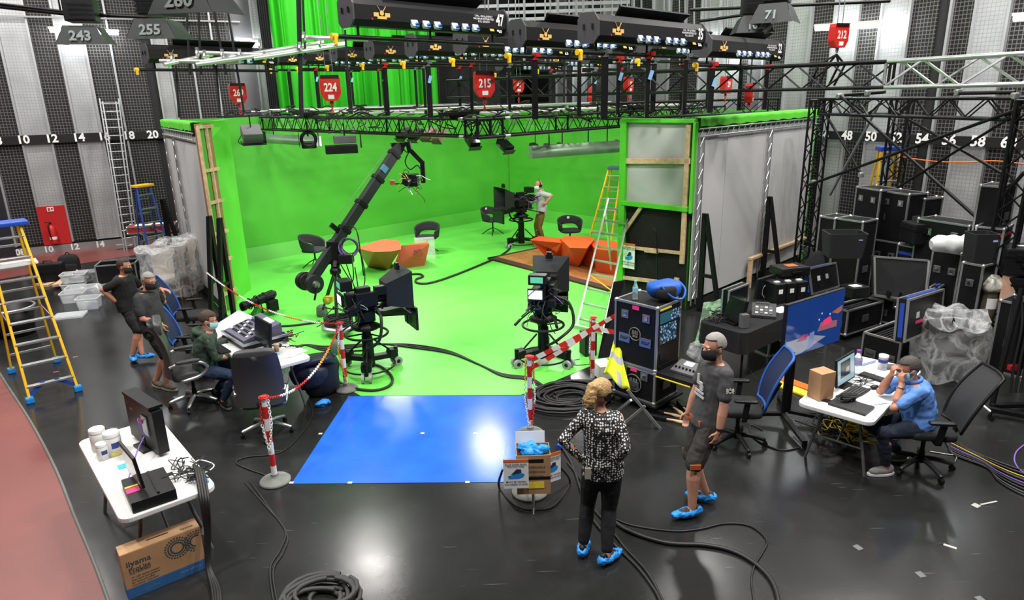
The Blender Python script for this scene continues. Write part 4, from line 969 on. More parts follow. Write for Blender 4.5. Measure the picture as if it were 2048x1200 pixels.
# hard case, backpack
def bag_case(label, px, py, rz, s, kind):
    p = P(px, py); t = thing(kind, label, 'case' if kind == 'hard_case' else 'bag', (p.x, p.y, 0), rz)
    if kind == 'hard_case':
        k = MB(); k.box((0, 0, s[2]/2), s); k.build('shell', BLK, t, .03)
        k = MB(); k.box((0, 0, s[2]*.55), (s[0]+.012, s[1]+.012, .02)); k.build('seam', BLKM, t)
        k = MB(); k.tube([(-.09, 0, s[2]-.01), (-.08, 0, s[2]+.05), (.08, 0, s[2]+.05), (.09, 0, s[2]-.01)], .013, 6); k.build('handle', BLK, t)
        for x in (-.14, .14): k = MB(); k.box((x, -s[1]/2-.008, s[2]*.6), (.05, .02, .06)); k.build('catch', BLKM, t, .004)
    else:
        k = MB(); cushion(k, s[0], s[1], s[2], (0, 0, s[2]/2), None, .55); k.build('body', BLKF, t)
        k = MB(); cushion(k, s[0]*.75, .08, s[2]*.45, (0, -s[1]/2, s[2]*.35), None, .5); k.build('pocket', BLKF, t)
        k = MB(); k.tube(catm([(-.06, 0, s[2]-.02), (0, 0, s[2]+.06), (.06, 0, s[2]-.02)]), .011, 6); k.build('handle', BLKF, t)
    return t
bag_case('large black hard case on the floor below the red wall panel', 104, 566, .35, (.62, .3, .48), 'hard_case')
bag_case('black backpack standing beside the black hard case', 143, 549, .5, (.46, .3, .5), 'backpack')
# timber offcuts
for i, (a, b_, z_) in enumerate([((96, 572), (150, 548), .03), ((118, 576), (152, 552), .09), ((84, 570), (120, 560), .03)]):
    pa, pb = P(*a), P(*b_); t = tag((lambda k: (k.box((0, 0, z_), ((pb-pa).length+.25, .16, .055)), k.build('timber_offcut', WOOD, None, .004))[1])(MB()), ['lower pale timber offcut beside the plastic tubs', 'upper pale timber offcut pointing at the plastic tubs', 'short pale timber offcut beside the yellow ladder'][i], 'timber', 'timber offcuts'); put(t, ((pa+pb)/2), head(pa, pb))
# clear plastic tubs
CLR = mat('frosted_clear_plastic', (.8, .83, .86), .2, alpha=.5)
def tub(label, px, py, rz, s, z=0., fill=None):
    p = P(px, py, z); t = thing('storage_tub', label, 'storage tub', (p.x, p.y, z), rz, 'clear plastic storage tubs'); w_, d_, h_ = s
    k = MB(); a = rrect(w_*.86, d_*.86, .03, 3); b_ = rrect(w_, d_, .04, 3); c = rrect(w_*.96, d_*.95, .04, 3); e = rrect(w_*.82, d_*.82, .03, 3)
    k.loft([[(x, y, 0) for x, y in a], [(x, y, h_) for x, y in b_], [(x, y, h_) for x, y in c], [(x, y, .01) for x, y in e]]); k.build('box', CLR, t)
    k = MB(); k.loft([[(x*1.03, y*1.03, h_-.025) for x, y in b_], [(x*1.03, y*1.03, h_) for x, y in b_], [(x, y, h_) for x, y in c], [(x, y, h_-.025) for x, y in c]], False); k.build('rim', WHITE, t)
    rn = random.Random(px)
    for i in range(5): k = MB(); k.box((rn.uniform(-.3, .3)*w_, rn.uniform(-.3, .3)*d_, .05+.02*i), (w_*.25, d_*.22, .04), Matrix.Rotation(rn.random()*3, 3, 'Z')); k.build('contents', rn.choice((BLK, GREYP, BLUE, WHITE, WHITE)), t)
    return t
tub('clear storage tub on top of another by the timber offcuts', 151, 563, .3, (.5, .36, .2), .22)
tub('clear storage tub at the bottom of the pair by the timber offcuts', 152, 582, .3, (.5, .36, .2))
tub('clear storage tub at the left of the front row', 150, 603, .3, (.46, .34, .22))
tub('wide clear storage tub behind the front row', 168, 592, .3, (.6, .36, .22))
tub('small clear storage tub with dark contents nearest the standing men', 181, 616, .25, (.42, .32, .24))
p = P(140, 632); o = MB(); o.prism(rrect(.55, .42, .04), 0, .03); o.prism(rrect(.45, .32, .03), .03, .04); put(tag(o.build('plastic_cover', CLR), 'white plastic tub cover lying flat on the floor', 'plastic cover'), p, .3)
p = P(201, 590); o = MB(); o.ell((0, 0, .12), (.22, .18, .13), 14, 10)
for i, v in enumerate(o.v): n_ = noise.noise(Vector(v)*9)*.05; o.v[i] = (v[0]+n_, v[1]+n_, max(.005, v[2]+n_))
put(tag(o.build('plastic_bag', FILM), 'crumpled clear plastic bag beside the tubs', 'plastic bag'), p)
p = P(228, 584); t = fc('open black flight case with aluminium edges behind the standing men', (p.x, p.y+.35), .3, .8, .55, .6, 0, 1, lid='none')
p = P(180, 577); fc('grey metal box beside the clear storage tubs', (p.x, p.y+.1), .3, .6, .4, .38, 1, 1, body=ALUD)
p = P(263, 496); o = MB(); o.box((0, 0, .08), (.75, .14, .12)); o.box((.42, 0, .25), (.1, .14, .45), Matrix.Rotation(.2, 3, 'Y')); put(tag(o.build('metal_bracket', ALUD, None, .01), 'grey metal bracket lying at the foot of the wall', 'bracket'), p, .4)
p = P(33, 668); t = thing('waste_bin', 'round black bin with a silver rim behind the yellow ladder', 'bin', (p.x, p.y, 0))
k = MB(); k.lathe([(.0, 0), (.3, 0), (.36, .5), (.34, .5), (.3, .04), (0, .04)], n=28); k.build('body', BLK, t)
k = MB(); k.tube([(.37*math.cos(a), .37*math.sin(a), .51) for a in [i*math.pi/14 for i in range(28)]], .022, 6, closed=True); k.build('rim', ALU, t)
k = MB(); k.box((.36, -.1, .5), (.16, .1, .04)); k.build('handle', BLK, t, .01)
# pink tape bit
for (px, py, m, lb) in [(112, 744, PINK, 'pink tape scrap under the yellow ladder'), (151, 714, CARD, 'tiny brown scrap on the floor beside the yellow ladder')]:
    o = MB(); o.box((0, 0, .002), (.07, .04, .002)); put(tag(o.build('tape_scrap', m), lb, 'tape'), P(px, py), .5)
# office chairs
bluem = mat('blue_mesh_fabric', (.006, .014, .06), .7)
p = P(385, 628, .5); task_chair('blue mesh office chair nearest the wrapped chairs', p, 1.75, bluem, recline=.3)
p = P(389, 684, .5); task_chair('blue mesh office chair beside the man in the green hoodie', p, 1.7, bluem, recline=.33)
CH1 = P(393, 808); exec_chair('grey leather office chair with the man in the green hoodie on it', CH1, 2.05)
CH2 = P(537, 864); exec_chair('empty grey leather office chair with its back to the camera', CH2, 3.38).scale = (.95, .95, .93)
# main control table
TC = Vector((-3.51, 8.72, 0)); TRZ = head((0, 0), (-.64, .77))
folding_table('white folding table carrying the lighting console', TC, TRZ)
p = [P(417, 660, .80), P(477, 622, .80), P(508, 635, .80), P(435, 678, .80)]; c = sum(p, Vector())/4
o = MB(); o.prism([(q.x-c.x, q.y-c.y) for q in p], 0, .012); put(tag(o.build('white_board', mat('white_card_board', (.85, .86, .88), .6)), 'large white board lying beside the lighting console', 'board'), c)
ca, cb = P(449, 676, .76), P(487, 700, .76); cx_ = (cb-ca).normalized(); cy_ = Vector((-cx_.y, cx_.x, 0))
cc = (ca+cb)/2+cy_*.3; t = thing('lighting_console', 'grey lighting console with keys and screen in an aluminium tray', 'console', (cc.x, cc.y, .74), head(ca, cb))
W_ = (cb-ca).length
k = MB(); k.box((0, 0, .05), (W_+.12, .62, .1)); k.build('tray', FCM, t)
k = MB()
for sy in (-.31, .31):
    for zz in (.01, .1): k.bar((-W_/2-.06, sy, zz), (W_/2+.06, sy, zz), .03)
for sx in (-1, 1):
    for zz in (.01, .1): k.bar((sx*(W_/2+.06), -.31, zz), (sx*(W_/2+.06), .31, zz), .03)
k.build('tray_edging', ALU, t)
k = MB(); pr = [(-.28, .1), (-.28, .14), (.26, .27), (.26, .1)]; k.loft([[(-W_/2, y, z) for y, z in pr], [(W_/2, y, z) for y, z in pr]]); bd = k.build('body', mat('console_violet_grey', (.10, .095, .15), .5), t, .008)
sl = math.atan2(.13, .54); RX = Matrix.Rotation(sl, 3, 'X')
k = MB(); k.box((.1*W_, .16, .252), (W_*.36, .15, .008), RX); k.build('screen', mat('console_screen', (.75, .8, .95), .3, emit=.8), t)
for iy in range(5):
    for ix in range(9):
        if iy > 2 and ix > 3: continue
        k = MB(); y = -.2+iy*.07; k.box((-W_*.42+ix*W_*.1, y, .12+.025+(y+.28)*.24), (W_*.06, .035, .014), RX); k.build('key', BLK if (ix+iy) % 4 else WHITE, t)
mp = P(532, 706, .74); t = thing('monitor', 'black monitor seen edge on beside the lighting console', 'monitor', (mp.x, mp.y, .74), head((0, 0), (.75, .66)))
k = MB(); k.lathe([(0, 0), (.12, 0), (.12, .012), (0, .02)], n=20); k.bar((0, 0, .01), (.03, 0, .2), .05); k.build('stand', BLK, t)
k = MB(); k.box((0, 0, .3), (.035, .5, .33), Matrix.Rotation(.12, 3, 'Y')); b_ = k.build('panel', BLK, t, .008)
k = MB(); k.box((-.02, 0, .3), (.004, .47, .3), Matrix.Rotation(.12, 3, 'Y')); k.build('screen', mat('dark_screen', (.01, .012, .015), .15), t)
p = P(554, 703, .74); t = thing('coffee_cup', 'brown paper coffee cup on the control table', 'cup', p)
k = MB(); k.lathe([(0, 0), (.028, 0), (.038, .1), (.035, .1), (.026, .01), (0, .01)], n=18); k.build('cup', CARD, t)
k = MB(); k.lathe([(.041, .098), (.041, .106), (.03, .112), (0, .112)], n=18); k.build('lid', mat('cup_lid', (.55, .45, .4), .5), t)
for i, (a, m, s, rz, lb) in enumerate([((565, 712), PAPER, (.3, .21), .5, 'printed paper sheets at the end of the control table'), ((590, 705), PAPER, (.28, .2), .9, 'upper paper sheet near the table corner'), ((540, 712), mat('pale_blue_paper', (.3, .6, .85), .7), (.25, .12), .6, 'pale blue sheet under the papers'), ((490, 718), PAPER, (.26, .2), .3, 'white notepad under the man’s hand')]):
    o = MB(); o.box((0, 0, .003+.002*i), (s[0], s[1], .003)); put(tag(o.build('paper_sheet', m), lb, 'paper'), P(a[0], a[1], .742), rz)
o = MB(); o.box((0, 0, .012), (.4, .14, .02)); o = tag(o.build('keyboard', BLK, None, .005), 'black keyboard in front of the lighting console', 'keyboard'); put(o, P(441, 700, .742), head(ca, cb))
o = MB(); o.box((0, 0, .012), (.3, .12, .02)); o = tag(o.build('keyboard', BLK, None, .005), 'small dark keypad at the table edge behind the empty chair', 'keyboard'); put(o, P(497, 723, .742), .1)
rn = random.Random(9); o = MB()
for i in range(16):
    c = P(rn.uniform(545, 590), rn.uniform(668, 695), .75); pts = [c-mp+Vector((rn.uniform(-.12, .12), rn.uniform(-.12, .12), rn.uniform(0, .06))) for _ in range(5)]; o.tube(catm(pts, 4), .006, 5)
o = put(o.build('cable_tangle', RUB), mp); o['kind'] = 'stuff'; tag(o, 'tangle of thin cables at the back of the control table', 'cables')
o = MB(); o.prism(rrect(.34, .22, .01), 0, .01); put(tag(o.build('cardboard_flap', CARD), 'torn brown cardboard piece behind the monitor', 'cardboard'), P(562, 672, .745), .4)
# profile spotlight on its green stand
p = P(522, 634); t = thing('profile_spotlight', 'black profile spotlight resting on a low green stand', 'spotlight', (p.x, p.y, 0), head(P(490, 640), P(552, 622)))
k = MB(); k.lathe([(.0, -.36), (.085, -.36), (.09, -.3), (.075, -.28), (.08, .0), (.095, .02), (.095, .3), (.06, .36), (0, .36)], n=18); k.v = [(z, y, .34+x+.12*z) for x, y, z in k.v]; k.build('barrel', BLKM, t)
k = MB(); k.box((.2, -.12, .2), (.2, .12, .22)); k.build('ballast_box', BLKM, t, .01)
for x in (-.2, -.05, .12): k = MB(); k.tube([(x, .1*math.cos(a), .34+.12*x+.1*math.sin(a)) for a in [i*math.pi/8 for i in range(16)]], .012, 5, closed=True); k.build('ring', BLKM, t)
k = MB(); k.tube([(-.05, -.13, .34), (-.02, -.13, .12), (-.02, .13, .12), (-.05, .13, .34)], .014, 6); k.build('yoke', BLKM, t)
k = MB(); k.prism([(-.28, -.1), (.3, -.1), (.3, .1), (-.28, .1)], 0, .05); k.add([(-.2, -.08, .05), (.12, -.08, .05), (-.05, -.06, .22), (-.2, .08, .05), (.12, .08, .05), (-.05, .06, .22)], [(0, 1, 2), (3, 5, 4), (0, 3, 4, 1), (1, 4, 5, 2), (0, 2, 5, 3)]); k.build('stand', mat('dark_green_paint', (.03, .28, .02), .6), t)
# jacket and backpack heap
p = P(634, 790); t = thing('backpack', 'dark navy backpack with a quilted jacket under the control table', 'bag', (p.x, p.y, 0), .3)
navy = mat('navy_quilted_nylon', (.02, .025, .045), .45, bump=.6, bscale=14)
k = MB(); cushion(k, .5, .42, .58, (.08, .05, .28), None, .6); 
k.v = [(x+.03*noise.noise(Vector((x, y, z))*6), y+.03*noise.noise(Vector((y, x, z))*6), max(.003, z+.03*noise.noise(Vector((z, y, x))*6))) for x, y, z in k.v]; k.build('body', mat('black_nylon', (.014, .015, .02), .5), t)
k = MB(); k.ell((-.06, -.06, .36), (.28, .2, .2), 18, 12)
k.v = [(x+.04*noise.noise(Vector((x, y, z))*8), y+.04*noise.noise(Vector((y, x, z))*8), z+.04*noise.noise(Vector((z, y, x))*8)) for x, y, z in k.v]; k.build('jacket', navy, t)
k = MB(); k.tube(catm([(-.28, -.1, .38), (-.2, -.18, .52), (0, -.2, .58), (.2, -.15, .56), (.3, 0, .45)], 5), [.05]*21, 8); k.build('collar', navy, t)
k = MB(); k.box((.3, .1, .3), (.04, .3, .4)); k.build('blue_panel', mat('navy_blue_panel', (.01, .05, .2), .6), t, .015)
o = MB(); o.ell((0, 0, .045), (.11, .05, .05), 14, 10)
o.v = [(x+.025*noise.noise(Vector((x, y, z))*22), y+.025*noise.noise(Vector((y, x, z))*22), max(.002, z+.02*noise.noise(Vector((z, y, x))*22))) for x, y, z in o.v]
put(tag(o.build('overshoe', CYANB), 'crumpled blue overshoe on the black floor beside the blue square', 'overshoe'), P(647, 812), .6)
# barrier posts, chains, tape
s1, p1 = stanchion('red and white barrier post at the front left corner of the blue floor', 551, 963, .99)
s2, p2 = stanchion('red and white barrier post beside the dark backpack', 693, 779, .99)
s3, p3 = stanchion('red and white barrier post behind the cardboard box stand', 1061, 868, 1.0)
s4, p4 = stanchion('red and white barrier post in front of the second studio camera', 1185, 762, .95, base=False)
top = lambda p, h=.99: Vector((p.x, p.y, h))
chain_path(sag(top(p1), top(p2), .28, 12), 'red and white chain hanging between the two left barrier posts', ['r', 'w', 'r', 'w', 'y', 'r'])
q = P(410, 615); q.z = 1.0; q2 = PV(413, 545, P(430, 645))
chain_path(sag(top(p2), q2, .25, 12), 'red and white chain running from a barrier post to the left set wall', ['r', 'w', 'y', 'w', 'r', 'w', 'r', 'w'])
chain_path([top(p1)+Vector((-.04, 0, -.02)), top(p1)+Vector((-.05, -.02, -.3)), top(p1)+Vector((0, -.04, -.6)), top(p1)+Vector((.05, -.02, -.3)), top(p1)+Vector((.04, 0, -.02))], 'white chain looped down the front left barrier post', ['r', 'w', 'w', 'w'])
chain_path([top(p2)+Vector((-.01, -.03, -.02)), top(p2)+Vector((-.05, -.05, -.4)), top(p2)+Vector((.03, -.05, -.9))], 'orange chain hanging down the post beside the backpack', ['w', 'y', 'y'])
for s in (-1, 1): chain_path([top(p3)+Vector((s*.04, 0, -.02)), top(p3)+Vector((s*.06, -.02, -.5)), top(p3)+Vector((s*.02, -.03, -.85))], 'chain hanging down the %s side of the post behind the cardboard box' % ('left' if s < 0 else 'right'), ['r', 'w', 'r'] if s > 0 else ['y', 'w', 'w'])
chain_path([top(p4, .95)+Vector((-.04, 0, -.02)), top(p4, .95)+Vector((-.05, -.03, -.5)), top(p4, .95)+Vector((-.03, -.04, -.8))], 'chain hanging down the post in front of the second camera', ['r', 'w', 'r'])
striped = mat('red_white_tape', (.8, .8, .8), .5); g = NG(striped); tc = g.n('ShaderNodeTexCoord'); sp_ = g.n('ShaderNodeSeparateXYZ'); g.l(tc.outputs['Object'], sp_.inputs[0])
g.l(g.mix(g.math('LESS_THAN', g.math('FRACT', g.math('ADD', g.math('MULTIPLY', sp_.outputs[0], 5.), g.math('MULTIPLY', sp_.outputs[2], 3.))), .5), (.8, .8, .8), (.7, .02, .02)), g.b.inputs['Base Color'])
def tape(a, b_, s, lb, w_=.035):
    pts = sag((0, 0, 0), Vector(b_)-Vector(a), s, 12); o = MB(); o.add([tuple(q+Z*dz) for q in pts for dz in (-w_, w_)], [(2*i, 2*i+2, 2*i+3, 2*i+1) for i in range(12)]); put(tag(o.build('barrier_tape', striped, fixn=False), lb, 'barrier tape'), a)
fcp = P(1232, 690, 1.25)
tape(top(p3, .96), PD(1232, 630, 8.7), .02, 'upper red and white tape from the post to the monitor case')
tape(top(p3, .86), top(p4, .8), .03, 'lower red and white tape between the two right posts'); tape(top(p4, .8), PD(1228, 664, 8.7), .0, 'lower red and white tape from the right post to the monitor case')

# ================================================================ FOREGROUND LEFT TABLE
A_, D_, C_ = P(157, 880, .74), P(244, 1042, .74), P(432, 975, .74)
tcn = (A_+C_)/2; folding_table('white folding table in the left foreground', tcn, head(D_, A_))
tubm_ = mat('white_tub_plastic', (.78, .78, .76), .4)
for i, (q, r, h, lb) in enumerate([((201, 897), .072, .22, 'white wipes tub behind the other two on the left table'), ((230, 907), .075, .235, 'large white wipes tub with blue and yellow label on the left table'), ((208, 917), .05, .165, 'small white tub in front of the two large tubs')]):
    t = thing('wipes_tub', lb, 'tub', P(q[0], q[1], .742), .3, 'white tubs on the left table')
    k = MB(); k.lathe([(0, 0), (r, 0), (r, h*.75), (r*.9, h*.8), (r*.9, h*.84)], n=22); k.build('body', tubm_, t)
    k = MB(); k.lathe([(r*.98, h*.82), (r*.98, h*.97), (r*.9, h), (0, h)], n=22); k.build('lid', WHITE, t)
    if i:
        k = MB(); k.grid(lambda u, v: (r*1.01*math.cos(-1.5+1.1*u), r*1.01*math.sin(-1.5+1.1*u), h*(.35+.25*v)), 8, 1); k.build('blue_print', mat('print_blue', (.03, .05, .25), .5), t, fixn=False)
    if i == 1: k = MB(); k.grid(lambda u, v: (r*1.01*math.cos(-1.7+1.2*u), r*1.01*math.sin(-1.7+1.2*u), h*(.08+.12*v)), 8, 1); k.build('yellow_print', YTAPE, t, fixn=False)
def screen_panel(name, lb, a, b_, w_, h_, z, tilt, scr, thick=.05, foot=True, frontm=BLK):
    """upright panel whose foot line runs a->b_, screen on the -y side"""
    c = (a+b_)/2; t = thing(name, lb, 'monitor', (c.x, c.y, z), head(a, b_)); R0 = Matrix.Rotation(tilt, 3, 'X')
    k = MB(); k.box(R0 @ Vector((0, 0, h_/2+.03)), (w_, thick, h_), R0); k.build('panel', frontm, t, .006)
    k = MB(); k.box(R0 @ Vector((0, -thick/2-.001, h_/2+.03)), (w_-.04, .003, h_-.05), R0); k.build('screen', scr, t)
    if foot: k = MB(); k.box((0, .02, .012), (.24, .2, .02)); k.bar((0, .03, .02), (0, .03, .12), .06); k.build('foot', BLK, t, .006)
    return t
a, b_ = P(270, 868, .74), P(336, 916, .74)
t = screen_panel('monitor', 'thick black monitor seen from behind on the left table', b_, a, .66, .44, .742, 0., mat('dark_screen'), .1)
k = MB(); k.box((0, .0, .5), (.62, .13, .03)); k.build('top_vent', BLKM, t)
k = MB(); k.box((.18, .052, .36), (.06, .004, .018)); k.build('maker_badge', GREYP, t)
k = MB(); k.box((-.13, .058, .28), (.12, .012, .2)); k.build('socket_panel', STEEL, t)
k = MB(); k.box((-.06, .07, .31), (.08, .004, .04)); k.build('pink_tag', PINK, t)
k = MB(); k.tube(catm([(-.08, .07, .31), (-.16, .12, .38), (-.2, .12, .28), (-.18, .1, .2), (-.32, .22, .16), (-.5, .4, .0)], 6), .006, 6); k.build('lead', PURP, t)
bx = [P(241, 962, .83), P(329, 935, .83), P(352, 980, .83), P(262, 1010, .83)]; c = sum(bx, Vector())/4
t = thing('equipment_box', 'black shallow equipment box under the tilted screen on the left table', 'equipment box', (c.x, c.y, .742), head(bx[3], bx[2]))
w_, d_ = (bx[2]-bx[3]).length, (bx[0]-bx[3]).length
k = MB(); k.box((0, 0, .05), (w_, d_, .1)); k.build('body', BLK, t, .008)
k = MB(); k.box((.04, .0, .105), (.02, d_*.9, .02)); k.build('ridge', BLKM, t); k = MB(); k.box((.16, .05, .102), (.1, .06, .006)); k.build('latch', BLKM, t, .004)
for dx, m in ((0, YTAPE), (.0, PINK)): k = MB(); k.box((-.12+dx, -.02 if m is PINK else .05, .102), (.1, .09 if m is PINK else .03, .003)); k.build('tape', m, t)
scr = mat('screen_painted_reflection', (.30, .30, .29), .15); g = NG(scr); tc = g.n('ShaderNodeTexCoord'); sp_ = g.n('ShaderNodeSeparateXYZ'); g.l(tc.outputs['Object'], sp_.inputs[0])
g.l(g.ramp(sp_.outputs[2], (.18, (.35, .36, .34)), (.20, (.16, .02, .03))), g.b.inputs['Base Color'])  # pale grey and dark red reflection painted into the screen colour
a, b_ = P(262, 950, .83), P(290, 985, .83)
screen_panel('monitor', 'slim tilted screen standing on the black box on the left table', a, b_, .42, .3, .845, .1, scr, .025, False)
o = MB(); o.box((0, 0, .002), (.1, .09, .002)); put(tag(o.build('note_paper', mat('bright_blue_paper', (.05, .45, .85), .6)), 'bright blue note on the left table', 'paper'), P(248, 932, .742), .7)
o = MB(); o.box((0, 0, .012), (.22, .07, .02)); put(tag(o.build('power_strip', mat('bright_blue_plastic', (.05, .35, .75), .4), None, .005), 'blue plastic strip near the right edge of the left table', 'power strip'), P(402, 958, .742), 2.3)
rn = random.Random(4); o = MB(); c0 = P(365, 950, .75)
for i in range(22):
    c = P(rn.uniform(345, 405), rn.uniform(928, 965), .752); pts = [c-c0+Vector((rn.uniform(-.1, .1), rn.uniform(-.1, .1), rn.uniform(0, .05))) for _ in range(5)]; o.tube(catm(pts, 5), .0045, 5)
o = put(o.build('cable_tangle', RUB), c0); o['kind'] = 'stuff'; tag(o, 'tangle of thin black leads on the left table', 'cables')
cable([(345, 960, .76), (375, 948, .79), (410, 945, .78), (428, 930, .77), (400, 920, .76), (385, 930, .75)], 'white lead looping over the corner of the left table', .006, WHITE)
for i in range(4):
    dx = i*5; cable([(388+dx, 930+3*i, .77), (394+dx, 950, .8), (402+dx, 1000, .7), (411+dx*.6, 1060, .42), (414+dx*.4, 1130, .12), (424+dx, 1180, .02), (428+dx, 1240)], ['innermost', 'second', 'third', 'outermost'][i]+' thick black cable hanging off the left table', .017 if i < 3 else .012)
# iiyama carton
ba, bb = P(258, 1201), P(414, 1136); L = (bb-ba).length
t = thing('carton', 'brown monitor carton with blue base standing under the left table', 'carton', (ba.x, ba.y, 0), head(ba, bb)); hc = .43
k = MB(); k.box((L/2, .08, hc/2+.05), (L, .16, hc-.1)); k.build('body', CARD, t, .003)
k = MB(); k.box((L/2, .08, .05), (L+.001, .161, .1)); k.build('blue_base', mat('carton_blue', (.03, .12, .32), .7), t, .003)
k = MB(); k.box((L/2, .08, hc+.002), (L*.995, .155, .004)); fl_ = k.build('top_flap', mat('cardboard_top', (.5, .30, .16), .8), t)
k = MB(); k.bar((L*.35, .08, hc+.006), (L*.62, .08, hc+.006), .012, .004); k.build('handle_slot', mat('dark_slot', (.05, .03, .02), .9), fl_)
prn = mat('carton_print', (.035, .06, .08), .8)
text('iiyama', .075, frame((L*.2, -.002, hc*.76), (1, 0, 0), (0, 0, 1)), prn, t, 'lettering'); text('ProLite', .055, frame((L*.2, -.002, hc*.62), (1, 0, 0), (0, 0, 1)), prn, t, 'lettering'); text('X2783HSU', .035, frame((L*.2, -.002, hc*.55), (1, 0, 0), (0, 0, 1)), prn, t, 'lettering')
text('iiyama', .04, frame((L*.85, .05, hc+.006), (1, 0, 0), (0, 1, 0)), prn, t, 'lettering')
for i, s in enumerate(('27" LED backlit monitor', 'with stand and speakers', 'for home and office', 'low power, wide view')): text(s, .022, frame((L*.08, -.002, hc*.45-.024*i), (1, 0, 0), (0, 0, 1)), prn, t, 'lettering', align='LEFT')
text('iiyama', .05, frame((L*.3, -.002, .05), (1, 0, 0), (0, 0, 1)), mat('carton_print_blue', (.06, .2, .45), .8), t, 'lettering'); text('handle with care', .024, frame((L*.8, -.002, .06), (1, 0, 0), (0, 0, 1)), mat('carton_print_pale', (.25, .38, .5), .8), t, 'lettering')
k = MB()
for cx, a0, a1 in ((.68, 0, 360), (.93, 60, 260)):
    for ring in range(3):
        for j in range(26):
            a = R_(j*360/26)
            if not (a0 <= j*360/26 <= a1): continue
            rr = .05+.022*ring; x = cx*L+rr*math.cos(a); z = hc*.72+rr*math.sin(a)
            if x < L-.01 and z < hc-.01: k.box((x, -.001, z), (.012, .002, .012))
o = k.build('printed_dots', prn, t); o['kind'] = 'stuff'
k = MB(); k.tube(catm([(L+.02, .05, .3), (L+.05, .1, .33), (L+.08, .15, .2), (L+.06, .2, .02)]), .02, 8); k.build('strap', GREYP, t)
# cable coil and lead in the foreground
pc = P(640, 1205); coil('thick black cable coiled on the floor at the bottom edge', (pc.x, pc.y, 0), .12, .36, 9, 1.0, .021, mat('grey_cable_sheath', (.04, .04, .04), .6), 2, .8)
cable([(575, 965), (478, 930), (490, 915), (560, 905), (600, 870), (625, 830), (618, 800)], 'thin black lead from the empty chair to the front left post', .009)
cable([(490, 965), (530, 1010), (570, 1060), (560, 1100), (540, 1140), (552, 1230)], 'thin black lead running to the coil at the bottom edge', .009); cable([(500, 962), (538, 1015), (574, 1068), (566, 1105), (546, 1145), (560, 1230)], 'second thin black lead beside the first at bottom left', .009)

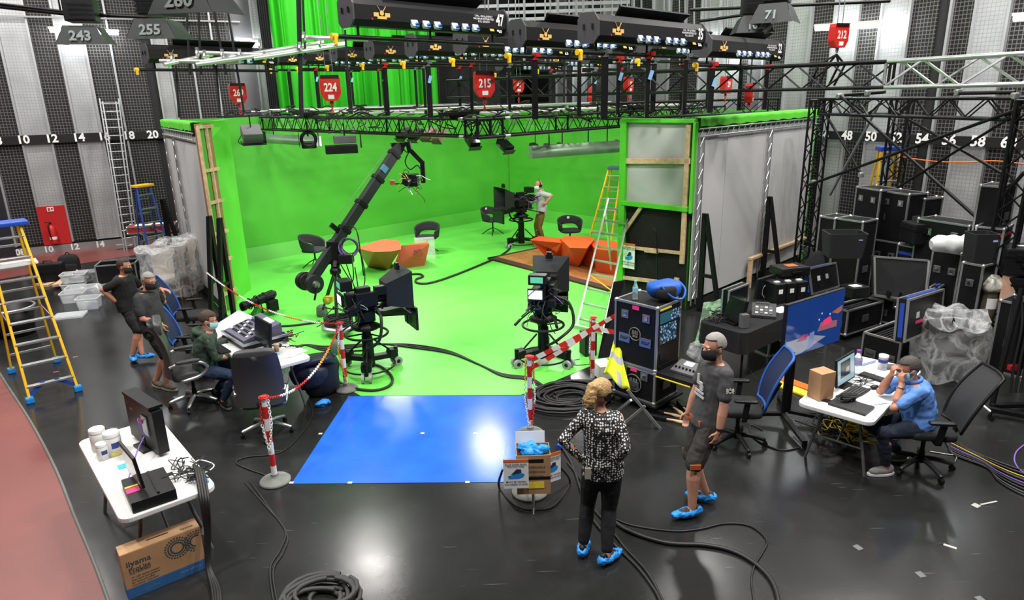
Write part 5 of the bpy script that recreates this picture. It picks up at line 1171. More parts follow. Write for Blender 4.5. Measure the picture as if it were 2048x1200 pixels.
# ================================================================ STUDIO CAMERAS, JIB, SET FURNITURE
gw = mat('grey_wheel_rubber', (.32, .34, .34), .6); hoodm = mat('prompter_hood', (.018, .02, .022), .55)
scrw = mat('lit_white_screen', (.8, .85, .95), .3, emit=.9); scrg = mat('lit_green_screen', (.1, .5, .3), .3, emit=.6)
def studio_camera(label, loc, rz, seed=1, tilt=0., lift=0.):
    """looks along local +y"""
    t = thing('studio_camera', label, 'camera', (loc[0], loc[1], 0), rz, 'studio cameras on pedestals'); rn = random.Random(seed); h = lift
    for i in range(3):
        a = R_(90+120*i+8); c, s = math.cos(a), math.sin(a)
        k = MB(); k.bar((0, 0, .2), (c*.40, s*.40, .17), .12, .07); k.bar((c*.3, s*.3, .22), (c*.42, s*.42, .2), .14, .1); l = k.build('base_leg', BLKM, t, .01)
        k = MB(); k.cyl((c*.42, s*.42, .1), (c*.42, s*.42, .28), .03, n=8); k.build('caster_stem', BLKM, l)
        for q in (-.05, .05):
            k = MB(); k.cyl((c*.42-s*(q-.02), s*.42+c*(q-.02), .065), (c*.42-s*(q+.02), s*.42+c*(q+.02), .065), .065, n=18); w_ = k.build('wheel', gw, t)
            k = MB(); k.cyl((c*.42-s*(q-.022), s*.42+c*(q-.022), .065), (c*.42-s*(q+.022), s*.42+c*(q+.022), .065), .03, n=10); k.build('hub', BLK, w_)
        k = MB(); k.cyl((c*.36, s*.36, .22), (c*.1, s*.1, .46), .014, n=6); k.build('strut', BLKM, t)
    k = MB(); k.cyl((0, 0, .08), (0, 0, .55+h), .085, .075, 18); k.cyl((0, 0, .5+h), (0, 0, .68+h), .06, n=16); k.build('column', BLKM, t)
    k = MB(); k.tube([(.5*math.cos(a)*.72, .36*math.sin(a), .1) for a in [i*math.pi/14 for i in range(28)]], .013, 6, closed=True); k.build('cable_guard', BLKM, t)
    k = MB(); k.tube([(.29*math.cos(a), .29*math.sin(a), .58+h) for a in [i*math.pi/16 for i in range(32)]], .018, 8, closed=True)
    for a in (.5, 2.6, 4.7): k.cyl((0, 0, .58+h), (.29*math.cos(a), .29*math.sin(a), .58+h), .012, n=6)
    k.build('steering_ring', BLKM, t)
    k = MB(); k.lathe([(.0, .66+h), (.18, .66+h), (.2, .69+h), (.13, .73+h), (.09, .78+h), (.0, .78+h)], n=20); k.build('bowl', BLKM, t)
    k = MB(); k.box((0, 0, .85+h), (.2, .24, .16)); k.cyl((-.14, 0, .86+h), (.14, 0, .86+h), .075, n=16); k.build('fluid_head', BLK, t, .015)
    for s in (-1, 1):
        k = MB(); k.cyl((s*.1, -.05, .86+h), (s*.26, -.42, .76+h), .012, n=8); b_ = k.build('pan_bar', BLKM, t)
        k = MB(); k.cyl((s*.245, -.38, .772+h), (s*.285, -.5, .735+h), .021, n=10); k.build('grip', BLK, b_)
    k = MB(); k.box((0, .1, .96+h), (.16, .75, .035)); k.build('mounting_plate', BLKM, t)
    k = MB(); k.box((0, -.08, 1.09+h), (.15, .34, .22)); bdy = k.build('body', BLK, t, .015)
    k = MB(); k.bar((0, -.2, 1.24+h), (0, .05, 1.24+h), .03, .03); k.build('top_handle', BLK, t)
    k = MB(); k.cyl((0, .08, 1.09+h), (0, .3, 1.09+h), .07, .085, 18); k.build('lens', BLK, t)
    k = MB(); k.box((-.02, -.24, 1.33+h), (.24, .16, .14)); v = k.build('viewfinder', BLK, t, .01)
    k = MB(); k.box((-.02, -.322, 1.335+h), (.17, .004, .085)); k.build('viewfinder_screen', scrg, v)
    k = MB(); k.box((-.04, -.3, 1.12+h), (.22, .04, .17)); m_ = k.build('rear_monitor', BLK, t, .006)
    k = MB(); k.box((-.04, -.322, 1.125+h), (.19, .004, .125)); k.build('rear_screen', scrw, m_)
    k = MB(); k.box((.14, .0, 1.12+h), (.08, .3, .2)); k.build('side_pack', BLK, t, .01)
    # prompter hood: truncated pyramid opening forward, and the flat display below it
    r0 = [(-.15, .28, .98+h), (.15, .28, .98+h), (.15, .28, 1.3+h), (-.15, .28, 1.3+h)]; r1 = [(-.27, .62, .92+h), (.27, .62, .92+h), (.27, .62, 1.46+h), (-.27, .62, 1.46+h)]
    k = MB(); k.loft([r0, r1], False); k.loft([[(x*.97, y, z) for x, y, z in r0], [(x*.97, y, 1.19+h+(z-1.19-h)*.97) for x, y, z in r1]], False); k.add(r0, [(0, 1, 2, 3)]); hd_ = k.build('prompter_hood', hoodm, t)
    k = MB(); k.box((0, .5, 1.48+h), (.1, .05, .07)); k.box((0, .5, 1.52+h), (.08, .04, .05)); k.build('tally_lamp', BLK, hd_)
    k = MB(); k.box((0, .38, .86+h), (.5, .5, .03), Matrix.Rotation(-.12, 3, 'X')); k.build('prompter_tray', BLKM, t)
    k = MB(); k.box((0, .66, .74+h), (.5, .035, .34)); k.build('prompter_display', BLK, t, .006)
    k = MB(); k.box((0, .68, .74+h), (.46, .004, .3)); k.build('display_face', mat('dark_screen'), t)
    k = MB(); k.cyl((-.05, .62, .9+h), (-.05, .62, .6+h), .015, n=6); k.build('display_bracket', BLKM, t)
    for c_, s_ in (((-.13, .05, 1.02), (.1, .22, .16)), ((.05, -.02, 1.24), (.12, .2, .08)), ((.12, .2, 1.22), (.1, .16, .12)), ((-.06, -.16, .92), (.22, .14, .1)), ((.16, -.2, .98), (.1, .12, .1))): k = MB(); k.box((c_[0], c_[1], c_[2]+h), s_); k.build('accessory_box', BLK, t, .01)
    t.scale = (1.08, 1.08, 1.05)
    for i in range(26):
        p = Vector((rn.uniform(-.18, .2), rn.uniform(-.32, .2), rn.uniform(.95, 1.2)+h)); pts = [p]
        for j in range(4): p = p+Vector((rn.uniform(-.12, .12), rn.uniform(-.14, .1), rn.uniform(-.14, .06))); pts.append(p)
        k = MB(); k.tube(catm(pts, 4), rn.choice((.005, .007, .01)), 5); k.build('lead', rn.choice((RUB, RUB, RUB, PURP, WHITE)) if i % 3 == 0 else RUB, t)
    k = MB(); k.tube(catm([(.1, .1, 1.0+h), (.34, .12, .9+h), (.42, .05, .6+h), (.25, -.1, .42+h), (.08, -.1, .3)], 6), .022, 8); k.build('camera_cable', RUB, t)
    return t
studio_camera('studio camera with prompter hood left of centre on the green floor', P(740, 742), hd(62), 1)
studio_camera('studio camera with prompter hood right of centre behind the tape', P(1087, 724), hd(14), 2)
PC3 = P(1043, 492); studio_camera('distant studio camera worked by the man in the grey shirt', PC3, hd(238), 3, lift=.12)
k = MB()
# ---- camera crane (jib)
J0 = P(680, 665); piv = Vector((J0.x+.06, J0.y+.02, 1.62)); tipp = PD(800, 291, 12.6); tail = piv-(tipp-piv).normalized()*1.25; tail = PD(622, 560, 11.15)
t = thing('camera_crane', 'black camera crane on a tripod with counterweights and remote head', 'camera crane', (J0.x, J0.y, 0)); q = lambda p: Vector(p)-Vector((J0.x, J0.y, 0))
ad = (tipp-tail).normalized()
f_ = (q(piv)-q(tail)).dot(ad); piv2 = q(tail)+ad*f_
k = MB(); k.bar(q(tail), q(tipp), .13, .17); arm = k.build('boom', mat('boom_black', (.012, .014, .016), .5), t, .012)
for f in (.36, .55, .74, .93): k = MB(); k.bar(q(tail.lerp(tipp, f-.012)), q(tail.lerp(tipp, f+.012)), .16, .2); k.build('boom_joint', BLKM, arm)
k = MB(); k.bar(q(tail.lerp(tipp, .8))+Vector((-.0, -.07, .0)), q(tail.lerp(tipp, .84))+Vector((0, -.07, 0)), .05, .12); k.build('decal', mat('boom_decal', (.05, .2, .3), .5), arm)
up_ = ad.cross(Vector((0, 1, 0)).cross(ad)).normalized(); side = ad.cross(Z).normalized(); upv = side.cross(ad).normalized()
k = MB(); k.cyl(q(tail.lerp(tipp, .3))+upv*.25, q(tail.lerp(tipp, .98))+upv*.16, .006, n=5); k.build('tension_wire', STEEL, t)
k = MB(); k.bar(q(tail.lerp(tipp, .33))+upv*.05, q(tail.lerp(tipp, .33))+upv*.27, .05, .08); k.build('wire_post', BLKM, t)
cw = q(tail)-ad*.05
for i, (o_, r) in enumerate([(-.22, .15), (-.16, .16), (-.1, .14), (.1, .15), (.16, .16)]):
    k = MB(); k.cyl(cw+side*o_, cw+side*(o_+.045), r, n=28); w_ = k.build('counterweight', mat('weight_black', (.015, .015, .016), .5), t, .008)
k = MB(); k.cyl(cw-side*.3, cw+side*.28, .02, n=10); k.cyl(cw+side*.2, cw+side*.27, .07, .05, 16); k.cyl(cw-side*.28, cw-side*.22, .07, .05, 16); k.build('weight_axle', STEEL, t)
k = MB(); k.cyl(cw+side*.26, cw+side*.26+Vector((-.06, -.05, -.25)), .018, n=8); k.build('handle', BLK, t)
hub = Vector((.03, .0, 1.14))
k = MB(); k.box(piv2+Vector((0, 0, -.12)), (.22, .24, .4)); k.cyl(hub+Z*.02, Vector((piv2.x, piv2.y, piv2.z-.25)), .07, .09, 14); k.build('pivot_head', BLKM, t, .015)
k = MB(); k.box(hub+Vector((.2, .02, .2)), (.24, .2, .16)); k.build('control_box', BLK, t, .015)
k = MB(); k.lathe([(0, -.06), (.09, -.06), (.1, 0), (.07, .05), (0, .05)], hub, 16); k.build('tripod_bowl', BLKM, t)
for (fx, fy) in ((645, 632), (676, 706), (722, 640)):
    f = q(P(fx, fy))+Z*.08; d_ = (f-hub)
    for s in (-.03, .03): k = MB(); k.cyl(hub+side*s, hub+d_*.6+side*s, .016, n=8); k.build('tripod_leg', BLKM, t)
    k = MB(); k.cyl(hub+d_*.5, f, .022, n=8); k.build('lower_leg', BLKM, t)
    k = MB(); k.lathe([(.0, -.08), (.1, -.08), (.11, -.02), (.1, .1), (.06, .14), (.0, .14)], f, 14); k.build('foot_weight', mat('grey_green_weight', (.10, .13, .10), .7, nscale=8), t)
k = MB(); k.lathe([(0, 0), (.3, 0), (.3, .06), (0, .06)], (.02, -.1, .12), 24); k.build('cable_tray', ALUD, t)
for i in range(5): k = MB(); k.tube([(.02+.24*math.cos(a), -.1+.2*math.sin(a), .2+.03*i) for a in [j*math.pi/10 for j in range(20)]], .016, 6, closed=True); k.build('coiled_cable', RUB, t)
k = MB(); k.ell(hub+Vector((-.16, -.12, -.5)), (.08, .08, .08), 10, 8); k.box(hub+Vector((-.12, -.12, -.48)), (.12, .1, .1)); k.build('yellow_connector_cover', mat('dull_yellow', (.5, .45, .02), .5), t)
wc = piv2+Vector((.28, -.12, -.02))
for i in range(9): r = .17-.006*i; k = MB(); k.tube([wc+Vector((r*math.cos(a), .02*math.sin(3*a+i)+.01*i-.04, r*math.sin(a))) for a in [j*math.pi/12 for j in range(24)]], .008, 5, closed=True); k.build('hanging_loop', PURP if i % 2 else (RUB if i % 3 else GREYP), t)
for pts in ([wc+Vector((.1, 0, .1)), wc+Vector((.22, -.05, -.2)), wc+Vector((.24, -.1, -.6)), wc+Vector((.1, -.15, -.95))], [piv2+ad*.4, wc+Vector((.15, 0, .3)), wc+Vector((.2, -.05, -.1)), wc+Vector((.22, -.05, -.5))], [hub+Vector((.2, 0, .1)), hub+Vector((.3, 0, -.3)), hub+Vector((.36, 0, -.35)), hub+Vector((.34, 0, .05))], [hub+Vector((.1, 0, .1)), hub+Vector((.25, .02, -.2)), hub+Vector((.3, .02, -.1)), hub+Vector((.3, .02, .2))]):
    k = MB(); k.tube(catm(pts, 6), .011, 6); k.build('hanging_cable', RUB, t)
TP = q(tipp); xr = Vector((1, .1, 0)).normalized()
k = MB(); k.add([tuple(TP+v) for v in [Vector((-.17, -.06, .05)), Vector((.12, -.06, .05)), Vector((.02, -.06, -.16)), Vector((-.1, -.06, -.12)), Vector((-.17, .06, .05)), Vector((.12, .06, .05)), Vector((.02, .06, -.16)), Vector((-.1, .06, -.12))]], [(0, 1, 2, 3), (7, 6, 5, 4), (0, 4, 5, 1), (1, 5, 6, 2), (2, 6, 7, 3), (3, 7, 4, 0)]); k.build('tip_bracket', BLKM, t)
e1 = q(PD(816, 290, 12.6)); e2 = q(PD(820, 300, 12.6)); e3 = q(PD(845, 326, 12.65)); e4 = q(PD(847, 365, 12.7))
k = MB(); k.bar(TP+Z*.03, e1, .09, .05); k.cyl(e1+Z*.06, e2-Z*.03, .05, n=12); k.build('tip_arm', BLKM, t)
k = MB(); k.bar(e2, e3, .09, .08); k.bar(e3+Z*.03, e4, .08, .09); k.build('remote_head_arm', BLKM, t, .008)
cc = q(PD(826, 360, 12.5))
k = MB(); k.box(cc, (.2, .26, .22)); k.build('remote_camera', BLK, t, .02); k = MB(); k.box(cc+Vector((-.15, -.02, .03)), (.09, .1, .2)); k.build('battery', BLK, t, .01)
k = MB(); k.cyl(cc+Vector((-.05, -.12, 0)), cc+Vector((-.1, -.26, -.02)), .06, n=14); k.build('remote_lens', BLK, t)
k = MB(); k.box(q(PD(785, 365, 12.5)), (.09, .07, .08)); k.build('tally_box', mat('tally_red', (.6, .12, .1), .5), t, .006); k = MB(); k.cyl(q(PD(785, 368, 12.5)), cc+Vector((-.1, 0, -.06)), .012, n=6); k.build('tally_arm', BLKM, t)
rn = random.Random(11)
for i in range(16):
    p = cc+Vector((rn.uniform(-.14, .14), rn.uniform(-.18, -.1), rn.uniform(-.12, .14))); pts = [p]
    for j in range(3): p = p+Vector((rn.uniform(-.12, .12), rn.uniform(-.04, .04), rn.uniform(-.16, .08))); pts.append(p)
    k = MB(); k.tube(catm(pts, 4), .006, 5); k.build('head_lead', [RUB, mat('yellow_lead', (.7, .6, .1), .5), WHITE, RUB][i % 4], t)
k = MB(); k.tube(catm([e2, e2+Vector((-.1, -.02, -.2)), e2+Vector((-.02, 0, -.35)), e2+Vector((.12, 0, -.28)), e3-Z*.2], 6), .012, 6); k.tube(catm([TP, TP+Vector((.12, -.03, -.12)), e1-Z*.06], 6), .012, 6); k.build('head_cable', RUB, t)
# ---- tub chairs
tubf = mat('charcoal_felt', (.022, .024, .026), .85)
def tub_chair(label, loc, rz, tagm=True):
    """opening towards -y"""
    t = thing('tub_chair', label, 'chair', (loc[0], loc[1], 0), rz, 'charcoal tub chairs on the green floor')
    def f(u, v, off=0.):
        a = R_(90)+R_(128)*(2*u-1); b_ = abs(2*u-1); top = .80-.20*b_**1.6; bot = .44 if b_ > .5 else .44+.13*(1-(b_/.5)**4)
        zz = bot+(top-bot)*v; fl_ = 1+.16*(zz-.44)/.36; r = (.29-off)*fl_
        return (r*1.08*math.cos(a), r*math.sin(a)+.02, zz)
    k = MB(); k.grid(f, 36, 6); k.grid(lambda u, v: f(1-u, v, .03), 36, 6)
    for vv in (0, 1): k.grid(lambda u, v: f(u if vv else 1-u, vv, .03*v), 36, 1)
    for uu in (0, 1): k.grid(lambda u, v: f(uu, u, .03*v), 4, 1)
    k.build('shell', tubf, t, weld=True)
    k = MB(); cushion(k, .56, .52, .1, (0, -.0, .43), None, .6); k.build('seat', tubf, t)
    k = MB(); k.cyl((0, 0, .18), (0, 0, .4), .022, n=10); k.build('stem', BLKM, t)
    for i in range(4): a = R_(45+90*i); k = MB(); k.tube([(0, 0, .2), (.15*math.cos(a), .15*math.sin(a), .13), (.33*math.cos(a), .33*math.sin(a), .0)], .013, 6); k.build('leg', BLKM, t)
    if tagm: k = MB(); k.box((0, .28, .74), (.07, .004, .06)); k.build('paper_tag', PAPER, t)
    return t
tub_chair('charcoal tub chair behind the left red desk', P(856, 506), -.15, False)
tub_chair('charcoal tub chair half hidden behind the crane boom', P(632, 533), 1.3, False)
tub_chair('charcoal tub chair beside the distant studio camera', P(986, 468), .75)
tub_chair('charcoal tub chair behind the right red desks', P(1140, 492), .1)
# ---- wooden deck
WF = P(975, 519); d1 = (P(1240, 590)-WF); d1.z = 0; d1.normalize(); d2 = Vector((-d1.y, d1.x, 0))
t = thing('wooden_deck', 'low square deck of orange parquet with a brown edge', 'deck', (WF.x, WF.y, .0), math.atan2(d1.y, d1.x))
pm_ = mat('orange_parquet', (.5, .22, .08), .35); g = NG(pm_); tc = g.n('ShaderNodeTexCoord'); br = g.n('ShaderNodeTexBrick', Scale=1., ); br.inputs['Color1'].default_value = (.55, .24, .085, 1); br.inputs['Color2'].default_value = (.42, .17, .055, 1); br.inputs['Mortar'].default_value = (.22, .09, .03, 1); br.inputs['Mortar Size'].default_value = .008; br.inputs['Brick Width'].default_value = .6; br.inputs['Row Height'].default_value = .1; g.l(tc.outputs['Object'], br.inputs['Vector']); g.l(br.outputs['Color'], g.b.inputs['Base Color'])
k = MB(); k.box((2.05, 1.75, .022), (4.1, 3.5, .042)); k.build('parquet', pm_, t)
dk = mat('dark_brown_edge', (.06, .03, .022), .5)
for nm, c, s in (('edge_board', (2.05, .11, .024), (4.1, .22, .05)), ('edge_board', (.05, 1.75, .024), (.1, 3.5, .05))): k = MB(); k.box(c, s); k.build(nm, dk, t)
# ---- faceted red desks
redd = mat('faceted_red_laminate', (.62, .07, .02), .35); redd2 = mat('faceted_brick_laminate', (.5, .10, .045), .4)
def facet(label, top, bot, zt, m, extra=None, ztop=None):
    tp_ = [P(x, y, zt) for x, y in top]; bt = [P(x, y, .0) for x, y in bot]; o_ = sum(bt, Vector())/len(bt); bm = bmesh.new()
    for p in tp_+bt: bm.verts.new(p-o_)
    bmesh.ops.convex_hull(bm, input=bm.verts); me = bpy.data.meshes.new('faceted_desk'); bm.to_mesh(me); bm.free(); me.materials.append(m)
    o = bpy.data.objects.new('faceted_desk', me); COL.objects.link(o); o.location = o_; tag(o, label, 'desk', 'faceted red desks'); return o
facet('brick red faceted desk with a flat hexagonal top on the green floor', [(712, 496), (751, 492), (764, 478.5), (794, 479.5), (802, 487), (802, 499), (781, 503), (747, 504)], [(736, 534), (775, 540), (783, 528), (752, 522)], .62, redd2)
d = facet('brick red faceted desk with a printed sloping face on the green floor', [(803, 491), (830, 487), (859, 488), (855, 484)], [(784, 540), (849, 532), (852, 520), (800, 522)], .56, redd2)
t_ = P(838, 508, .33)-d.location; k = MB()
for x, z_, bw, bh in ((-.05, .06, .12, .03), (.03, .09, .1, .025), (-.08, .0, .05, .05), (0, 0, .05, .05), (.08, .0, .06, .045), (0, -.06, .24, .02)): k.box((x, 0, z_), (bw, .006, bh))
mk = k.build('printed_mark', mat('print_dark_red', (.2, .02, .02), .6), d); mk.matrix_local = frame(t_+Vector((0, -.1, .04)), (.95, .2, -.1), Vector((-.1, .35, .9)).cross(Vector((.95, .2, -.1))))
ac = P(845, 520); t = MB(); t.box((0, 0, .26), (.5, .3, .52)); put(tag(t.build('acrylic_block', mat('pale_acrylic', (.8, .85, .85), .1, alpha=.35)), 'clear acrylic block behind the left printed red desk', 'block'), ac+Vector((.05, .2, 0)), .2)
zd = .05
def facet2(label, top, bot, zt): o = facet(label, top, bot, zt, redd); o.location.z += zd; return o
facet2('orange red faceted desk with large top in the middle of the deck', [(1120, 481), (1130, 476), (1174, 477), (1190, 481), (1174, 501), (1139, 500)], [(1123, 529), (1157, 538), (1168, 522), (1136, 514)], .62)
facet2('orange red faceted desk with a notched face nearest the silver ladder', [(1180, 489), (1194, 484), (1228, 486), (1262, 498), (1220, 506), (1190, 502)], [(1192, 547), (1226, 553), (1250, 550), (1212, 530)], .55)
facet2('small orange red wedge between the two large desks on the deck', [(1172, 497), (1186, 488), (1192, 500)], [(1163, 533), (1186, 541), (1190, 530)], .45)
# hollow wedge at the left of the deck
hp_ = [P(1059, 484, .6), P(1070, 480, .62), P(1123, 490, .55), P(1127, 500, .4), P(1120, 520, .05), P(1097, 523, .05)]; hc_ = P(1098, 520); hh = [P(1091, 495, .42), P(1113, 508.5, .3), P(1095, 509.5, .2)]
k = MB(); nb = Vector((.25, .45, 0)); o_ = hc_.copy()
outer = [p-o_ for p in (hp_[0], hp_[2], hp_[3], hp_[4], hp_[5])]; inner = [p-o_ for p in (hh[0], hh[0].lerp(hh[1], .5), hh[1], hh[1].lerp(hh[2], .5), hh[2])]
n = 5
vs_ = [tuple(p) for p in outer]+[tuple(p) for p in inner]+[tuple(p+nb) for p in outer]+[tuple(p+nb*.8) for p in inner]
fs = []
for i in range(n):
    j = (i+1) % n; fs += [(i, j, n+j, n+i), (2*n+i, 3*n+i, 3*n+j, 2*n+j), (i, 2*n+i, 2*n+j, j), (n+i, n+j, 3*n+j, 3*n+i)]
k.add(vs_, fs); put(tag(k.build('faceted_desk', redd), 'hollow orange red wedge at the left end of the deck', 'desk', 'faceted red desks'), o_+Z*zd)
# ---- ladders on the right of the set
b0, b1 = P(1152, 655), P(1204, 670); t0, t1 = PD(1216, 398, 13.7), PD(1262, 405, 13.5)
t = thing('aluminium_ladder', 'silver aluminium ladder standing in front of the right red desks', 'ladder', b0); q2_ = lambda p: Vector(p)-b0
for a, b_ in ((b0, t0), (b1, t1)): k = MB(); k.bar(q2_(a), q2_(b_), .03, .075, up=(0, -1, .3)); k.build('rail', ALU, t)
for i in range(9): f = (i+.6)/9.3; k = MB(); k.bar(q2_(b0.lerp(t0, f)), q2_(b1.lerp(t1, f)), .045, .03); k.build('rung', ALU, t)
for a, b_ in ((t0, P(1262, 560)), (t1, P(1290, 560))): pass
k = MB(); k.bar(q2_(b0)-Vector((.05, 0, -.03)), q2_(b1)+Vector((.05, 0, .03)), .05, .07); k.build('foot_bar', ALU, t)
k = MB(); k.bar(q2_(t0.lerp(b0, .1))+Vector((.02, .05, 0)), q2_(t0.lerp(b0, .1))+Vector((.25, .7, -1.4)), .03, .06); k.build('rear_rail', ALU, t)
k = MB(); k.cyl(q2_(b0.lerp(t0, .38)), q2_(b1.lerp(t1, .3)), .012, n=6); k.build('yellow_strap', YEL, t)
F1, F2, B1, B2 = P(1178, 481), P(1222, 484), P(1204, 470), P(1248, 472); tp = (F1+F2+B1+B2)/4; tp.z = 2.3
tp = PV(1232, 338, (F1+F2+B1+B2)/4)
step_ladder('yellow step ladder at the back right of the green set', F1, F2, B1, B2, tp, .36, YEL, mat('blue_grey_cap', (.05, .09, .16), .5), 6, 5, cap=(.42, .28, .08))
# ---- cables over the green floor
cable([(1020, 497), (1000, 512), (960, 530), (905, 552), (860, 566), (835, 566), (832, 559), (846, 553), (838, 548), (815, 549)], 'thick black cable snaking from the distant camera across the green floor', .026)
for i in range(3): cable([(585, 703-3*i), (610, 690), (650, 693+4*i), (700, 690+3*i), (760, 688), (830, 690+i*3), (900, 703+i*2), (960, 730), (1005, 748+2*i), (1060, 756+i*2), (1095, 778)], ['front', 'middle', 'rear'][i]+' of three black cables crossing the green floor to the right post', .016)
cable([(575, 708), (600, 712), (650, 705), (705, 702), (740, 700)], 'short black cable behind the control table', .016)
cable([(675, 762), (700, 775), (745, 781), (778, 772), (784, 755), (765, 735), (745, 728)], 'thick black cable looping round the left studio camera', .022)
cable([(500, 632), (530, 650), (570, 652), (610, 648), (640, 643)], 'thick black cable from the spotlight to the crane', .022)
cable([(1058, 762), (1090, 775), (1130, 770), (1180, 765), (1240, 752)], 'black cable running under the right barrier posts', .014)
pc = P(1138, 798); coil('heap of black cables on the floor beside the blue square', (pc.x, pc.y, 0), .2, .62, 16, 1.0, .018, RUB, 5, .75, .2)
p = P(1176, 708); t = MB(); t.box((0, 0, .19), (.2, .24, .38)); t = tag(t.build('floor_speaker', BLK, None, .012), 'small black floor monitor speaker behind the right post', 'speaker'); put(t, p, .3)
k = MB(); k.box((0, -.122, .2), (.17, .006, .33)); k.build('grille', BLKF, t)
cable([(1160, 718), (1145, 722), (1150, 730), (1185, 728), (1205, 722)], 'thin lead of the small floor speaker', .007)
# black angled panel leaning by the ladder
pa, pb = P(1196, 718), P(1236, 700); t = MB(); t.add([(0, 0, 0), (.55, .15, 0), (.5, .6, 1.1), (.3, .5, 1.1), (0, .03, 0), (.55, .18, 0), (.5, .63, 1.1), (.3, .53, 1.1)], [(0, 1, 2, 3), (7, 6, 5, 4), (0, 4, 5, 1), (1, 5, 6, 2), (2, 6, 7, 3), (3, 7, 4, 0)])
put(tag(t.build('black_flat', BLKM), 'black panel leaning behind the monitor flight case', 'panel'), pa)
# ---- lamps slung under the rig
def rig_lamp(label, px, py, d, kind, rz=0., s=1.):
    c = PD(px, py, d); t = thing('rig_lamp', label, 'lamp', c, rz, 'lamps slung under the rig')
    if kind == 'soft':
        k = MB(); k.box((0, .0, 0), (.34*s, .36*s, .2*s), Matrix.Rotation(.5, 3, 'X')); k.build('housing', GREYP, t, .01)
        k = MB(); k.box((0, -.1*s, -.16*s), (.42*s, .3*s, .012), Matrix.Rotation(.2, 3, 'X')); k.build('barn_door', BLK, t)
        k = MB(); k.box((.22*s, .0, -.08*s), (.012, .3*s, .24*s)); k.build('barn_door', BLK, t)
        k = MB(); k.tube(catm([(-.2, 0, 0), (-.3, -.05, -.14), (-.22, -.05, -.22), (-.1, 0, -.18)]), .01, 5); k.build('lead', RUB, t)
    elif kind == 'fresnel':
        k = MB(); k.tube([(.14*math.cos(a), -.1, .14*math.sin(a)) for a in [i*math.pi/12 for i in range(24)]], .035, 8, closed=True); k.build('lens_ring', BLK, t)
        k = MB(); k.box((0, .08, -.12), (.3, .3, .14)); k.build('housing', BLK, t, .03); k = MB()
        for s_ in (-1, 1): k.box((s_*.19, -.12, 0), (.012, .16, .3))
        k.box((0, -.12, .19), (.36, .16, .012)); k.build('frame', BLKM, t)
    elif kind == 'box':
        k = MB(); k.box((0, 0, .05), (.42*s, .22*s, .14*s)); k.build('housing', GREYP, t, .01); k = MB(); k.box((-.08*s, -.02, -.13*s), (.6*s, .3*s, .16*s)); k.build('lower_box', BLK, t, .01)
        k = MB(); k.tube([(.3*s, 0, -.12*s), (.3*s, 0, .2*s), (-.05*s, 0, .22*s), (-.3*s, 0, .18*s)], .014, 6); k.build('yoke', BLKM, t)
    else:
        k = MB(); k.box((0, 0, 0), (.2*s, .34*s, .13*s), Matrix.Rotation(.45, 3, 'X')); k.build('housing', mat('lamp_tan', (.32, .2, .15), .6) if kind == 'tan' else BLK, t, .01)
        k = MB(); k.box((0, -.14*s, -.12*s), (.24*s, .012, .12*s), Matrix.Rotation(.9, 3, 'X')); k.build('barn_door', BLK, t)
        k = MB(); k.box((0, -.12*s, -.07*s), (.15*s, .02, .08*s), Matrix.Rotation(.9, 3, 'X')); k.build('reflector', mat('copper_reflector', (.5, .25, .12), .3, .8), t)
    k = MB(); k.cyl((0, .02, .05), (0, .02, max(.3*s+.05, RZ-.1-c.z)), .014, n=6); k.build('hanger', BLKM, t)
    return t
rig_lamp('grey soft lamp under the left end of the rig', 503, 268, 15.5, 'soft', .5, 1.2)
rig_lamp('black lamp with a round lens ring under the rig', 617, 278, 14.2, 'fresnel', .3)
rig_lamp('grey and black boxed lamp right of the round lens lamp', 690, 284, 13.4, 'box', .3)
for i, (x, y, d) in enumerate([(808, 268, 15.5), (832, 270, 15.3), (858, 268, 15.1), (880, 272, 15)]): rig_lamp(['first', 'second', 'third', 'fourth'][i]+' tan slatted lamp in the row above the crane head', x, y, d, 'black' if i < 2 else 'tan', -.6, 1.05)
for i, (x, y, d) in enumerate([(945, 283, 12.4), (1010, 291, 12.6), (1072, 296, 16.5), (1100, 297, 16.5), (1126, 295, 16.5), (1178, 294, 16), (1243, 290, 14.8)]): rig_lamp('small black lamp '+['below the near corner of the rig', 'just left of the long reflector', 'first under the long reflector', 'second under the long reflector', 'third under the long reflector', 'last under the long reflector', 'beside the green edge of the right flat'][i], x, y, d, 'small', .4+.2*i, .95)
refl = mat('dull_green_reflector', (.16, .26, .15), .35, .3)
def trough(label, a, b_, r):
    o_ = a.copy(); d_ = (b_-a); L = d_.length; t = thing('reflector_trough', label, 'reflector', o_, math.atan2(d_.y, d_.x)); k = MB()
    pf = lambda u, v, o: (L*u, -.1*v-.05*math.sin(v*3)+o, -1.3*r*v+d_.z*u); k.grid(lambda u, v: pf(u, v, 0), 2, 8); k.grid(lambda u, v: pf(1-u, v, .02), 2, 8); k.build('trough', refl, t)
    for x in (.01, L-.01): k = MB(); k.box((x, -.05, -r*.65+d_.z*x/L), (.02, .14, r*1.3)); k.build('end_cap', ALU, t)
    for x in (L*.2, L*.8): k = MB(); k.cyl((x, 0, -.1), (x, 0, .35), .012, n=6); k.build('hanger', BLKM, t)
trough('long green tinted reflector trough under the right arm of the rig', PD(1056, 292, 13.2), PD(1250, 280, 14.6), .18)
trough('long reflector trough under the left arm of the rig', PD(527, 268, 17.2), PD(640, 272, 14.8), .16)

